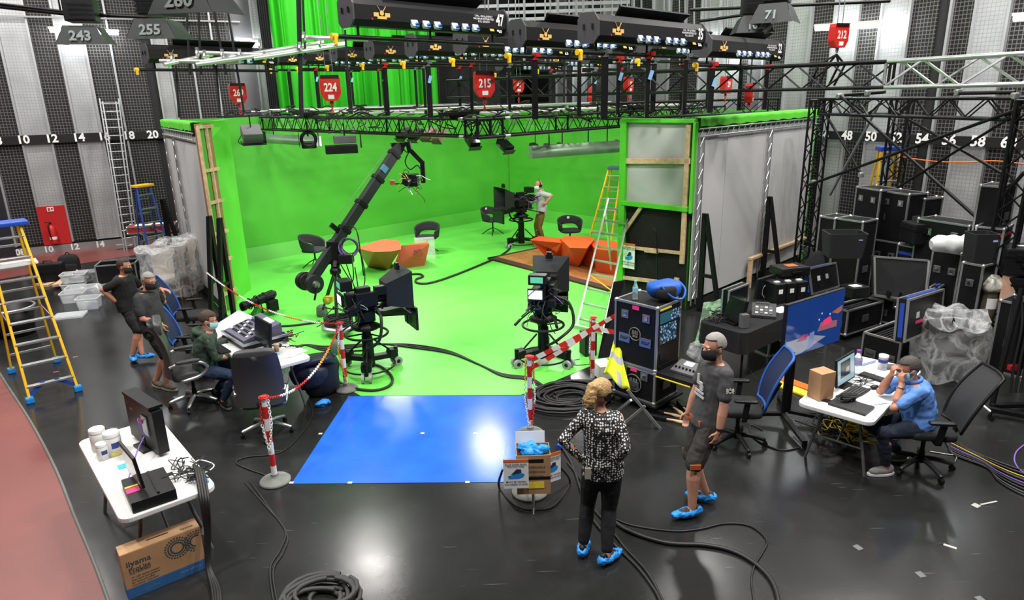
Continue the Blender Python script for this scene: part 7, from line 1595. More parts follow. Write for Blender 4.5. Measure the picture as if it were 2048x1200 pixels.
# stacked cases, back row
fcq('black flight case with a black tote in front, left of the back row', (1671, 436), (1727, 444), (1750, 430), 1.0, latches=2, handles=0, wheels=False, dd=11.5)
fcq('flight case behind the black truss leg, leftmost of the back row', (1640, 432), (1671, 437), (1690, 426), 1.0, latches=1, handles=0, dd=11.9)
fcq('low flight case under the two tall upright cases', (1745, 478), (1800, 486), (1828, 476), .62, latches=2, handles=1, dd=11.8)
fcq('tall upright flight case right of centre in the back row', (1763, 381), (1819, 389), (1836, 380), .95, latches=2, handles=0, dd=11.8, z=1.245)
fcq('tall upright flight case behind its twin in the back row', (1713, 373), (1762, 381), (1778, 371), .95, latches=2, handles=0, dd=12.2, z=1.2)
fcq('flight case beside the tall upright pair', (1836, 396), (1850, 398), (1861, 391), .8, latches=0, handles=1, dd=11.9, z=1.2)
fcq('blue trimmed flight case supporting the black hard case', (1796, 488), (1852, 499), (1878, 486), .85, latches=1, handles=1, trim=BLT, dd=10.9)
fcq('wide low flight case at the back right with papers on top', (1836, 436), (1940, 452), (1960, 440), .95, latches=2, handles=1, dd=10.3, z=0.9)
fcq('upright black flight case in front of the blue trimmed case', (1866, 498), (1925, 508), (1945, 498), .85, latches=2, handles=0, dd=10)
fcq('grey black flight case behind the wrapped roll', (1925, 524), (1968, 532), (1990, 522), .85, latches=1, handles=0, dd=9.5)
fcq('tall black flight case behind the right truss leg', (1960, 370), (2012, 374), (2030, 364), 1.4, latches=0, handles=0, dd=9.9, z=1.6)
fcq('flight case with a red stripe at the far right', (1952, 452), (2010, 458), (2040, 438), .95, latches=2, handles=1, trim=mat('red_case_trim', (.5, .05, .03), .5), dd=9.6, z=0.95)
def plastic_case(label, px, py, d, s, rz):
    c = PD(px, py, d); t = thing('hard_case', label, 'case', (c.x, c.y, c.z), rz); k = MB(); k.box((0, 0, s[2]/2), s); k.build('shell', BLK, t, .03); k = MB(); k.box((0, 0, s[2]*.7), (s[0]+.015, s[1]+.015, .03)); k.build('seam', BLKM, t)
    for x in (-.22, .22): k = MB(); k.box((x*s[0], -s[1]/2-.01, s[2]*.68), (.08, .03, .09)); k.build('catch', BLKM, t, .006)
    k = MB(); k.box((0, -s[1]/2-.015, s[2]*.4), (.2, .03, .05)); k.build('handle', BLKM, t, .008); k = MB(); k.box((0, 0, s[2]+.002), (.2, .08, .003)); k.build('white_label', PAPER, t)
plastic_case('large black plastic case on the blue trimmed flight case', 1846, 486, 11.1, (.6, .42, .36), .0)
plastic_case('upper black plastic case at the far right edge', 2040, 545, 9.6, (.62, .5, .4), -.3)
plastic_case('lower black plastic case at the far right edge', 2040, 600, 9.6, (.62, .5, .4), -.3)
fcq('flight case under the two plastic cases at the far right edge', (2000, 600), (2075, 615), (2110, 600), .5, latches=1, handles=1, dd=8.7)
def tote(label, px, py, d, s, rz):
    c = PD(px, py, d); t = thing('tote_box', label, 'box', c, rz); w_, dd, h_ = s; k = MB(); a = rrect(w_*.86, dd*.86, .03, 3); b_ = rrect(w_, dd, .04, 3); e = rrect(w_*.93, dd*.93, .04, 3); f = rrect(w_*.8, dd*.8, .03, 3)
    k.loft([[(x, y, 0) for x, y in a], [(x, y, h_) for x, y in b_], [(x, y, h_) for x, y in e], [(x, y, .02) for x, y in f]]); k.build('box', mat('black_tote', (.016, .016, .017), .6), t); k = MB(); k.box((w_*.3, -dd*.48, h_*.78), (.06, .004, .03)); k.build('blue_label', mat('pale_violet_label', (.4, .4, .8), .5), t)
tote('black open tote in front of the back row flight cases', 1684, 512, 10.7, (.6, .42, .4), -.1)
tote('black open tote at the foot of the right truss leg', 1955, 522, 9.1, (.34, .3, .4), -.1)
# film roll, wrapped roll, plank, coat
c = PD(1907, 490, 9.9); o = MB(); o.tube(catm([(-.32, 0, .0), (-.1, 0, .03), (.12, 0, .02), (.34, .05, .06)], 5), [.06, .09, .12, .14, .14, .13, .14, .15, .14, .13, .12, .13, .14, .15, .13, .1][:16], 14); o.v = [(x, y+.03*noise.noise(Vector((x, y, z))*9), z+.03*noise.noise(Vector((z, y, x))*9)) for x, y, z in o.v]
put(tag(o.build('film_roll', mat('white_film', (.7, .72, .71), .35, alpha=.9)), 'roll of white plastic film lying on the upright flight case', 'roll'), c, -.1)
p = P(1952, 712); t = thing('wrapped_roll', 'upright brown roll wrapped in film beside the plank', 'roll', (p.x, p.y, 0)); k = MB(); k.cyl((0, 0, 0), (.05, .03, 1.05), .125, n=20); k.build('roll', mat('olive_roll', (.10, .09, .06), .5), t); k = MB(); k.ell((.05, .03, 1.12), (.18, .17, .14), 14, 10); k.v = [(x+.05*noise.noise(Vector((x, y, z))*10), y+.05*noise.noise(Vector((y, z, x))*10), z+.05*noise.noise(Vector((z, x, y))*10)) for x, y, z in k.v]; k.build('film_top', film('dirty_film', .55, (.6, .58, .5)), t); k = MB(); k.grid(lambda u, v: (.04+.13*math.cos(-2.3+1.5*u), .022+.13*math.sin(-2.3+1.5*u), .78+.16*v), 8, 1); k.build('paper_label', PAPER, t, fixn=False)
p = P(1994, 728); o = MB(); o.bar((0, 0, 0), (.12, .25, 1.42), .2, .03, up=(0, -1, .2)); put(tag(o.build('timber_plank', mat('pink_timber', (.5, .3, .21), .7, nscale=8), None, .004), 'tall pale plank standing on end at the right', 'plank'), p)
c = PD(1630, 560, 12.1); t = thing('coat', 'dark coat draped over a chair back by the grey wall', 'coat', (c.x, c.y, 0), .2); k = MB(); k.ell((0, 0, .62), (.28, .16, .5), 16, 12); k.v = [(x+.04*noise.noise(Vector((x, y, z))*6), y+.04*noise.noise(Vector((y, z, x))*6), max(.0, z)) for x, y, z in k.v]; k.build('cloth', BLKF, t); 
o = MB(); o.ell((0, 0, .2), (.12, .1, .24), 12, 10); o.v = [(x+.05*noise.noise(Vector((x, y, z))*12), y+.04*noise.noise(Vector((y, z, x))*12), z) for x, y, z in o.v]; put(tag(o.build('plastic_bag', mat('white_bag', (.7, .7, .7), .5)), 'white plastic bag beside the dark coat', 'plastic bag'), PD(1650, 530, 12.3)-Z*.2)
wrapped('tub chair wrapped in clear film right of the raised case lids', P(1914, 776)+Vector((0, .3, 0)), -.25, 1, .3, .7, .92, False, film('silver_film', .24, (.8, .82, .83)), mat('dark_upholstery', (.03, .03, .03), .8))
wrapped('second film wrapped chair hidden behind the first at the right', P(1938, 690)+Vector((.1, .25, 0)), -.2, 1, .3, .55, .8, False, film('silver_film'), mat('dark_upholstery'))
# yellow ladder behind the tower, orange rope
b_ = PD(1775, 375, 13.4); F1, F2, B1, B2 = [Vector((b_.x+dx, b_.y+dy, 0)) for dx, dy in ((-.4, -.25), (.22, -.3), (-.3, .55), (.3, .5))]; tp = PD(1778, 300, 13.4)
step_ladder('yellow step ladder with blue cap behind the tall upright flight cases', F1, F2, B1, B2, tp, .34, YEL, BLUE, 7, 4, cap=(.42, .26, .08))
pts = [PD(1800, 313, 12.8), PD(1860, 322, 12.), PD(1920, 325, 11.4), PD(1990, 322, 11.2), PD(2060, 330, 11)]; o = MB(); o.tube([q-pts[0] for q in catm(pts, 5)], .012, 6); put(tag(o.build('rope', ORAN), 'thin orange rope strung along the right wall', 'rope'), pts[0])
# lighting stand at far right edge with wheels
p = P(1985, 830); t = thing('wheeled_stand', 'black wheeled stand with hanging cables at the right edge', 'stand', (p.x, p.y, 0), 0.)
k = MB(); k.cyl((.05, .1, .1), (.28, .3, 1.55), .03, n=10); k.build('column', BLKM, t)
k = MB(); k.bar((-.1, -.02, .1), (.7, -.5, .08), .07, .05); k.build('base_leg', BLKM, t); k = MB(); k.bar((0, .05, .1), (.85, .1, .08), .06, .05); k.build('base_leg', BLKM, t); k = MB(); k.tube(catm([(-.12, .25, .12), (-.16, .05, .15), (-.12, -.12, .1)], 4), .02, 8); k.build('guard', ALUD, t)
for q in ((-.12, -.14, 0), (.68, -.5, 0), (.85, .1, 0)): caster(t, q, .045)
for i in range(6): k = MB(); k.tube(catm([(.28+.05*i, .3, 1.5), (.3+.06*i, .2, 1.1), (.26+.07*i, .15, .6), (.25+.06*i, .1, .25)], 5), .016, 6); k.build('hanging_cable', RUB, t)
k = MB(); k.box((.45, .35, .95), (.3, .2, .9)); k.build('equipment_panel', BLK, t, .02); k = MB(); k.box((.3, .2, .55), (.12, .06, .06)); k.build('red_clip', RED, t)
# floor cable bundle at right
for i in range(9):
    dy = i*7; m = [RUB, RUB, mat('yellow_network_cable'), RUB, PURP, RUB, RUB, GREYP, RUB][i]
    cable([(1868+4*i, 866+dy*.35), (1905, 880+dy*.5), (1950+3*i, 905+dy*.55), (2000, 925+dy*.7), (2060, 945+dy*.9), (2200, 985+dy), (2330, 1010+dy)], ['nearest', 'second', 'bright yellow', 'fourth', 'purple', 'sixth', 'seventh', 'grey', 'farthest'][i]+' cable of the bundle running off the right edge', .006 if m is not RUB else .011, m)
cable([(1860, 903), (1890, 908), (1912, 912), (1910, 924)], 'short grey lead with plug behind the black office chair', .007, ALUD)
cable([(2048, 890), (2032, 905), (2030, 925), (2048, 945), (2090, 950), (2200, 980), (2330, 1015)], 'violet cable loop at the right edge', .008, PURP)
# foreground cables
cable([(1123, 893, .02), (1140, 920), (1152, 950), (1168, 1000), (1190, 1045), (1235, 1095), (1280, 1140), (1315, 1190), (1330, 1240)], 'black cable with blue plug passing behind the woman', .014)
cable([(1135, 925), (1165, 965), (1182, 1010), (1215, 1050), (1250, 1095), (1295, 1145), (1325, 1200), (1335, 1240)], 'second black cable beside the one with the blue plug', .012)
cable([(1205, 1020), (1250, 1058), (1330, 1085), (1410, 1090), (1470, 1104), (1520, 1135), (1550, 1175), (1562, 1240)], 'thick black cable sweeping to the bottom right edge', .02)
cable([(1215, 1030), (1262, 1050), (1345, 1062), (1400, 1058), (1450, 1047), (1500, 1052), (1533, 1080), (1525, 1105), (1510, 1130), (1503, 1165), (1515, 1240)], 'thin black cable looping in front of the man in grey', .009)
cable([(1500, 740), (1515, 760), (1540, 770), (1560, 780)], 'black lead on the floor under the television', .008)
cable([(1525, 860), (1500, 850), (1510, 878), (1560, 900), (1600, 895)], 'black lead around the television stand', .009)
q = P(1120, 896); t = thing('power_plug', 'blue and white mains plug on the floor beside the woman', 'plug', q, 1.2); k = MB(); k.cyl((-.06, 0, .035), (.03, 0, .035), .033, n=12); k.build('socket', BLUE, t); k = MB(); k.cyl((.03, 0, .035), (.08, 0, .035), .03, .014, 12); k.build('sleeve', WHITE, t)
# ---- carton of overshoes on a wire stand
p = P(1067, 985); ps = P(1062, 1005)
t = thing('wire_stand', 'chrome wire floor stand under the carton of overshoes', 'stand', (ps.x, ps.y, 0))
k = MB(); k.tube(catm([q-ps for q in (P(1005, 940, .35), P(998, 975, .02), P(1030, 1010, .02), P(1068, 1020, .02), P(1110, 1010, .02), P(1140, 965, .02), P(1120, 935, .35))], 4), .012, 6); k.build('frame', BLKM, t)
k = MB(); k.cyl(P(1067, 1030, .02)-ps, P(1066, 985, .02)-ps+Z*.25, .014, n=8); k.cyl(P(1120, 935, .35)-ps, P(1098, 945, .35)-ps, .01, n=6); k.cyl(P(1005, 940, .35)-ps, P(1033, 950, .35)-ps, .01, n=6); k.build('chrome_leg', CHROME, t)
k = MB(); k.lathe([(0, .002), (.19, .002), (.19, .03), (.05, .05), (0, .05)], P(1060, 985)-ps, 24); k.build('rubber_base', mat('grey_rubber_base'), t)
bz = .26; pb = P(1068, 988, bz)
t = thing('carton', 'brown carton full of blue overshoes with notices taped on', 'carton', (pb.x, pb.y, bz), head(P(1035, 980, .3), P(1098, 978, .3))); wc, dc_, hc2 = .32, .24, .42
k = MB()
for s in (-1, 1): k.box((s*wc/2, dc_/2, hc2/2), (.006, dc_, hc2))
for y in (0, dc_): k.box((0, y, hc2/2), (wc, .006, hc2))
k.box((0, dc_/2, .004), (wc, dc_, .006)); k.build('body', CARD, t)
k = MB(); k.box((0, -.004, hc2*.42), (wc*1.005, .003, .03)); k.box((0, -.004, hc2*.86), (wc*.6, .003, .035)); k.build('black_tape', BLK, t)
k = MB(); k.box((.02, -.006, hc2*.24), (wc*.5, .003, .07)); k.build('yellow_label', YTAPE, t)
k = MB(); k.box((-.02, dc_+.01, hc2+.06), (wc*.9, .004, .12), Matrix.Rotation(-.2, 3, 'X')); k.build('open_flap', WHITE, t)
for i, s in enumerate(('DISPOSABLE', 'OVERSHOES', 'ONE SIZE')): text(s, .03, frame((.03, -.006, hc2*.7-.05*i), (1, 0, 0), (0, 0, 1)), prn, t, 'lettering')
rn = random.Random(8)
for i in range(9):
    k = MB(); c = (rn.uniform(-.1, .1), dc_/2+rn.uniform(-.06, .06), hc2-.01+rn.uniform(0, .05)); k.ell(c, (.07, .05, .04), 10, 8); k.v = [(x+.03*noise.noise(Vector((x+i, y, z))*22), y+.03*noise.noise(Vector((y, z+i, x))*22), z+.03*noise.noise(Vector((z, y, x+i))*22)) for x, y, z in k.v]
    k.build('overshoe', CYANB, t)
for s, x in ((-1, -.17), (1, .19)):
    sh = thing('notice_sheet', 'shoe cover notice on the %s side of the carton of overshoes' % ('left' if s < 0 else 'right'), 'notice', t.location, t.rotation_euler.z+(.0 if s < 0 else .5))
    shoe_sign(sh, x, -.03, hc2*.58, .24 if s < 0 else .2, .31)
# tower of weights behind (post wire bracket)

# ================================================================ PEOPLE
SKIN = mat('skin_light', (.55, .27, .18), .5, nscale=14, namt=.08); SKIN2 = mat('skin_warm', (.5, .22, .14), .5, nscale=14, namt=.08)
def limb(k, pts, rs, n=12):
    pts = [Vector(p) for p in pts]; k.tube(pts, rs, n)
    for p, r in zip(pts, rs): k.ell(p, (r, r, r), 12, 8)
def remesh(k, name, m, parent, vox=.008, it=3, wr=0., wf=10., label=None, cut=None):
    o = k.build('tmp', m, None, fixn=True); md = o.modifiers.new('r', 'REMESH'); md.mode = 'VOXEL'; md.voxel_size = vox; md.use_smooth_shade = True
    if it: sm = o.modifiers.new('s', 'SMOOTH'); sm.factor = .5; sm.iterations = it
    dg = bpy.context.evaluated_depsgraph_get(); me = bpy.data.meshes.new_from_object(o.evaluated_get(dg)); bpy.data.objects.remove(o)
    if wr:
        ns = [v.normal.copy() for v in me.vertices]
        for v, n_ in zip(me.vertices, ns): v.co += n_*wr*(noise.noise(v.co*wf)+.5*noise.noise(v.co*wf*2.3))
    me.materials.clear(); me.materials.append(m) if not isinstance(m, list) else [me.materials.append(x) for x in m]
    me.polygons.foreach_set('use_smooth', [True]*len(me.polygons)); me.polygons.foreach_set('material_index', [0]*len(me.polygons)); me.name = name
    ob = bpy.data.objects.new(name, me); COL.objects.link(ob)
    if parent is not None: ob.parent = parent
    if label: ob['label'] = label
    return ob
def ik(a, b_, l1, l2, pole):
    a, b_ = Vector(a), Vector(b_); d = b_-a; L = min(d.length, (l1+l2)*.999); dn = d.normalized(); x = (l1*l1-l2*l2+L*L)/(2*L); h = math.sqrt(max(0, l1*l1-x*x))
    p = Vector(pole); p = (p-dn*p.dot(dn)).normalized(); return a+dn*x+p*h, a+dn*L
def hand(k, w, d, n, side, curl=.5, s=1.):
    """w wrist, d hand axis, n palm normal (towards palm), side = thumb side"""
    d, n = Vector(d).normalized(), Vector(n).normalized(); n = (n-d*n.dot(d)).normalized(); th = Vector(side); th = (th-d*th.dot(d)-n*th.dot(n)).normalized()
    rot = Matrix((th, d, n)).transposed(); k.ell(w+d*.045*s, (.04*s, .055*s, .019*s), 12, 8, rot)
    for i, (x, L) in enumerate(((.030, .070), (.010, .078), (-.010, .072), (-.029, .056))):
        b0 = w+d*.085*s+th*x*s; a1 = curl*.7; d1 = d*math.cos(a1)+n*math.sin(a1); b1 = b0+d1*L*.5*s; a2 = curl*1.7; d2 = d*math.cos(a2)+n*math.sin(a2); b2 = b1+d2*L*.5*s
        limb(k, [b0-d*.02*s, b0, b1, b2], [.0105*s, .0105*s, .0098*s, .0088*s], 8)
    t0 = w+d*.02*s+th*.028*s; t1 = t0+(d*.6+th*.7+n*.3).normalized()*.042*s; t2 = t1+(d*.85+th*.15+n*.45).normalized()*.034*s; limb(k, [t0, t1, t2], [.014*s, .0115*s, .0095*s], 8)
def rings(k, cs, side, ws, ds, n=20):
    R = []
    for i, (c, w_, d_) in enumerate(zip(cs, ws, ds)):
        a = cs[max(0, i-1)]; b_ = cs[min(len(cs)-1, i+1)]; up = (b_-a).normalized(); x = (side-up*side.dot(up)).normalized(); y = up.cross(x)
        R.append([tuple(c+x*(w_*math.cos(t))+y*(d_*math.sin(t))) for t in [2*math.pi*j/n for j in range(n)]])
    k.loft(R)
def person(label, O, body_h, H, pelvis, neck, head_c, face, wrists, ankles, elbows=None, knees=None, toes=None, top=None, bottom=None, hair=None, sex='m', vox=.007, skin=SKIN, shoes=None, belly=1., hands=None, mask=None, arms_bare=True, group='people in the studio', hairlen='short', collar=None, sleeve=.5, legs_to=.5, chest=1.):
    """all points relative to O (on the floor); body_h = heading in degrees"""
    s = H/1.78; f = du(body_h); left = Vector((-f.y, f.x, 0)); t = thing('person', label, 'person', (O[0], O[1], 0), 0., group)
    pelvis, neck, head_c = Vector(pelvis), Vector(neck), Vector(head_c); sp = neck-pelvis
    wsx = 1. if sex == 'm' else .9
    def spine(u): return pelvis+sp*u+f*(.02*math.sin(u*3.1))*s*-1
    us = [-.22, -.08, .08, .28, .5, .72, .88, .97, 1.02]; wsb = [.12, .165, .168, .155, .158, .178, .182, .13, .065]; dsb = [.09, .115, .118, .108*belly, .112*belly, .118, .105, .085, .06]
    if sex == 'f': wsb = [.15, .2, .195, .165, .16, .172, .172, .125, .055]
    cs = [spine(u) for u in us]; wsb = [w_*s*wsx*chest for w_ in wsb]; dsb = [d_*s*chest for d_ in dsb]
    shl = {1: neck+left*.175*s*wsx*chest-Z*.055*s, -1: neck-left*.175*s*wsx*chest-Z*.055*s}; hip = {1: pelvis+left*.088*s-Z*.02*s, -1: pelvis-left*.088*s-Z*.02*s}
    A, K = {}, {}
    for sd in (1, -1):
        e, w_ = ik(shl[sd], wrists[sd], .285*s, .255*s, elbows[sd]); A[sd] = (shl[sd], e, w_); kn, an = ik(hip[sd], ankles[sd], .44*s, .43*s, knees[sd] if knees else f); K[sd] = (hip[sd], kn, an)
    k = MB(); rings(k, cs, left, [w_*.86 for w_ in wsb], [d_*.84 for d_ in dsb])
    for sd in (1, -1):
        a, e, w_ = A[sd]; limb(k, [a, a.lerp(e, .4), e, e.lerp(w_, .35), w_], [.05*s*wsx, .049*s*wsx, .044*s*wsx, .046*s*wsx, .03*s*wsx])
        hd_, pn, tsd, cl = hands[sd] if hands else ((w_-e), f*-1, f, .5); hand(k, w_, hd_, pn, tsd, cl, s*(1. if sex == 'm' else .9))
        h, kn, an = K[sd]; limb(k, [h, h.lerp(kn, .45), kn, kn.lerp(an, .3), kn.lerp(an, .6), an], [.09*s, .08*s, .062*s, .067*s, .052*s, .039*s])
        td = Vector(toes[sd] if toes else f).normalized(); limb(k, [an-Z*.02, an-Z*.045+td*.08*s, an-Z*.055+td*.15*s], [.036*s, .034*s, .026*s])
    fc_ = Vector(face).normalized(); hl = Z.cross(fc_).normalized(); hu = fc_.cross(hl).normalized(); rot = Matrix((hl, fc_, hu)).transposed()
    limb(k, [neck-Z*.04*s, head_c-hu*.07*s-fc_*.015], [.062*s*wsx, .054*s*wsx])
    hs = s*(1.06 if sex == 'm' else 1.0); q = lambda x, y, z: head_c+rot @ (Vector((x, y, z))*hs)
    k.ell(q(0, -.012, .022), (.076*hs, .096*hs, .1*hs), 20, 16, rot); k.ell(q(0, .022, -.045), (.058*hs, .066*hs, .072*hs), 16, 12, rot); k.ell(q(0, .05, -.088), (.03*hs, .03*hs, .026*hs), 10, 8, rot)
    k.ell(q(0, .092, -.022), (.014*hs, .02*hs, .026*hs), 10, 8, rot); k.ell(q(0, .1, -.036), (.017*hs, .015*hs, .012*hs), 8, 6, rot); k.ell(q(0, .078, -.066), (.026*hs, .014*hs, .013*hs), 8, 6, rot); k.ell(q(0, .078, .022), (.05*hs, .014*hs, .012*hs), 8, 6, rot)
    for sd in (1, -1): k.ell(q(sd*.078, -.012, -.012), (.012*hs, .02*hs, .032*hs), 8, 8, rot)
    body = remesh(k, 'body', skin, t, vox, 3)
    for sd in (1, -1):
        k = MB(); k.ell(q(sd*.031, .074, .0), (.0135*hs,)*3, 10, 8); e_ = k.build('eye', mat('eye_white', (.75, .72, .7), .3), t); k = MB(); k.ell(q(sd*.031, .085, .0), (.006*hs, .004*hs, .006*hs), 8, 6, rot); k.build('iris', mat('iris_dark', (.03, .03, .03), .3), e_)
        k = MB(); k.ell(q(sd*.032, .088, .024), (.02*hs, .006*hs, .005*hs), 8, 6, rot); k.build('eyebrow', hair[0] if hair else BLK, t)
    if top:
        m, wr = top[0], top[1]; k = MB(); lo = .0 if len(top) < 3 else top[2]
        ub = [lo-.12, lo-.02, .08, .28, .5, .72, .88, .965, 1.0]
        rings(k, [spine(u) for u in ub], left, [w_*1.0+.02*s for w_ in [wsb[1]*.99, wsb[1], wsb[2], wsb[3], wsb[4], wsb[5], wsb[6], wsb[7], wsb[7]*.62]], [d_*1.04+.018*s for d_ in [dsb[1], dsb[1], dsb[2], dsb[3], dsb[4], dsb[5], dsb[6], dsb[7], dsb[7]*.78]])
        for sd in (1, -1):
            a, e, w_ = A[sd]
            if sleeve <= .6: limb(k, [a-left*sd*.02, a.lerp(e, sleeve*.6), a.lerp(e, sleeve*1.35)], [.074*s*wsx, .068*s*wsx, .066*s*wsx])
            else: limb(k, [a-left*sd*.02, a.lerp(e, .45), e, e.lerp(w_, .5), e.lerp(w_, .97)], [.072*s*wsx, .064*s*wsx, .057*s*wsx, .05*s*wsx, .042*s*wsx])
        if collar == 'hood': k.tube([tuple(spine(.97)-f*.02+(left*math.cos(a)*.1-f*(.075+.06*math.sin(a)*1)+Z*(.03+.02*math.sin(a)))*s) for a in [i*math.pi/8 for i in range(16)]], .042*s, 8, closed=True); k.ell(spine(.9)-f*.12*s, (.1*s, .07*s, .11*s), 12, 10)
        sh = remesh(k, top[3] if len(top) > 3 else 'shirt', m, t, vox*1.25, 4, wr, 9.)
        if collar in ('polo', 'shirt'): k = MB(); k.tube([tuple(spine(.985)+(left*math.cos(a)*.072+f*math.sin(a)*.066+Z*(.03-.02*math.sin(a)))*s) for a in [i*math.pi/10 for i in range(20)]], .018*s, 8, closed=True); k.build('collar', m, sh)
    if bottom:
        m, wr = bottom[0], bottom[1]; k = MB(); rings(k, [spine(u) for u in (-.2, -.1, .0, .1, .16)], left, [wsb[0]*1.1+.015, wsb[1]+.012*s, wsb[1]+.014*s, wsb[2]+.006*s, wsb[2]*.98], [dsb[0]+.015, dsb[1]+.012*s, dsb[1]+.014*s, dsb[2]+.006*s, dsb[2]*.98])
        for sd in (1, -1):
            h, kn, an = K[sd]
            if legs_to < 1.2: e_ = h.lerp(kn, min(1, legs_to)) if legs_to <= 1 else kn.lerp(an, legs_to-1); limb(k, [h, h.lerp(kn, .5), e_], [.102*s, .097*s, .09*s])
            else: r_ = 1.12 if sex == 'f' else 1.08; limb(k, [h, h.lerp(kn, .45), kn, kn.lerp(an, .35), kn.lerp(an, legs_to-1)], [.1*s, .088*s*r_, .066*s*r_, .066*s*r_, .05*s*r_])
        remesh(k, 'shorts' if legs_to < 1.2 else 'trousers', m, t, vox*1.25, 3, wr, 11.)
    for sd in (1, -1):
        h, kn, an = K[sd]; td = Vector(toes[sd] if toes else f).normalized(); ts = Z.cross(td)
        R0 = Matrix((ts, td, Z)).transposed(); c = Vector((an.x, an.y, max(0., an.z-.085*s)))
        if 'tilt' in (shoes or {}): pass
        k = MB(); k.ell(c+td*.05*s+Z*.045, (.046*s, .135*s, .045), 14, 10, R0); k.ell(c-td*.03*s+Z*.06, (.04*s, .06*s, .06), 12, 10, R0); k.ell(c+td*.11*s+Z*.04, (.046*s, .07*s, .036), 12, 8, R0)
        sh = remesh(k, 'shoe', shoes.get('shoe', BLK), t, .009, 2)
        zmin = 0
        if shoes.get('sole'): k = MB(); k.prism([(tuple((c+td*(.05*s)+ts*(.05*s*math.cos(a))+td*(.15*s*math.sin(a))).to_2d())) for a in [i*math.pi/10 for i in range(20)]], c.z, c.z+.022); k.build('sole', shoes['sole'], sh)
        if shoes.get('cover'):
            k = MB(); k.ell(c+td*.055*s+Z*.045, (.062*s, .16*s, .04), 18, 12, R0); k.ell(c-td*.05*s+Z*.055, (.052*s, .06*s, .045), 14, 10, R0); ov = remesh(k, 'overshoe', CYANB, t, .009, 1, .012, 24)
    if hair:
        hm, cover = hair[0], hair[1]; k = MB()
        def hf(u, v):
            a = 2*math.pi*u; p = math.pi*v; d = Vector((math.sin(p)*math.sin(a), math.sin(p)*math.cos(a), math.cos(p)))
            r = (1.07 if hairlen == 'pony' else 1.03)+.03*noise.noise(d*7+Vector((H*9, 0, 0))); return d, r
        nu, nv = 40, 26; vs_, ok = [], []
        for i in range(nu+1):
            for j in range(nv+1):
                d, r = hf(i/nu, j/nv); yy = d.y; zz = d.z; fr = (yy > .35 and zz < cover[0]) or (zz < cover[1]) or (yy > -.15 and zz < -.1)
                if len(cover) > 2 and d.z > cover[2]: fr = True
                vs_.append(tuple(q(d.x*.078*r*1.0, -.012+d.y*.099*r, .022+d.z*.103*r))); ok.append(not fr)
        fs = []
        for i in range(nu):
            for j in range(nv):
                c4 = (i*(nv+1)+j, (i+1)*(nv+1)+j, (i+1)*(nv+1)+j+1, i*(nv+1)+j+1)
                if all(ok[x] for x in c4): fs.append(c4)
        k.smooth = True; k.add(vs_, fs); ho = k.build('hair', hm, t, weld=True); md = ho.modifiers.new('th', 'SOLIDIFY'); md.thickness = .014 if hairlen == 'pony' else .005; md.offset = 1
        if hairlen == 'pony':
            k = MB(); k.ell(q(0, -.125, .06), (.06, .055, .055), 14, 10, rot); k.ell(q(-.005, -.15, -.01), (.055, .05, .085), 14, 10, rot); k.ell(q(.0, -.09, .05), (.07, .06, .07), 14, 10, rot)
            for i in range(22): a = i*.8; limb(k, [q(.04*math.cos(a), -.15+.02*math.sin(a), .03), q(.055*math.cos(a), -.165+.03*math.sin(a), -.05), q(.05*math.cos(a+.3), -.16+.03*math.sin(a), -.11)], [.012, .01, .005], 6)
            remesh(k, 'ponytail', hm, ho, .008, 1, .006, 40)
    if mask:
        k = MB()
        def mf(u, v, off):
            a = R_(-78+156*u); z = -.012-.088*v*(1-.12*abs(2*u-1)) if True else 0; rr = .071+.012*math.sin(math.pi*v)+off; x = rr*math.sin(a)*1.02; y = .006+rr*1.2*math.cos(a)+.012*math.cos(a)**8*(1-v); zz = z+.02*abs(2*u-1)**2*(0.5-v); return tuple(q(x, y+.004, zz))
        k.grid(lambda u, v: mf(u, v, .004), 20, 8); k.grid(lambda u, v: mf(1-u, v, .0), 20, 8); mo = k.build('face_mask', mask, t)
        for sd in (1, -1): k = MB(); k.tube(catm([mf(0 if sd < 0 else 1, .2, .003), q(sd*.086, -.02, .01), q(sd*.084, -.03, -.02), mf(0 if sd < 0 else 1, .8, .003)], 4), .0025, 5); k.build('ear_loop', mask, mo)
    return t, dict(A=A, K=K, q=q, spine=spine, f=f, left=left, s=s, rot=rot)
def rel(O): return lambda px, py, off=0.: PD(px, py, O[1]+off)-Vector((O[0], O[1], 0))
def glasses(t, q, m=None):
    k = MB()
    for sd in (1, -1):
        k.tube([tuple(q(sd*.033+.024*math.cos(a), .1, .0+.016*math.sin(a))) for a in [i*math.pi/7 for i in range(14)]], .002, 5, closed=True); k.tube([tuple(q(sd*.058, .098, .005)), tuple(q(sd*.08, .02, .008)), tuple(q(sd*.08, -.02, .0))], .002, 5)
    k.tube([tuple(q(-.01, .102, .004)), tuple(q(.01, .102, .004))], .002, 5); k.build('glasses', m or BLK, t)
bm_ = mat('black_mask_cloth', (.012, .012, .013), .8); blum = mat('blue_surgical_mask', (.35, .6, .62), .7)
grayhair = mat('grey_hair', (.28, .265, .245), .7, bump=.5, bscale=90); brown = mat('brown_hair', (.06, .035, .022), .7, bump=.5, bscale=90); blond = mat('blond_hair', (.42, .26, .11), .55, nscale=40, namt=.35, bump=.5, bscale=90); darkh = mat('dark_brown_hair', (.045, .026, .018), .7, bump=.5, bscale=90)
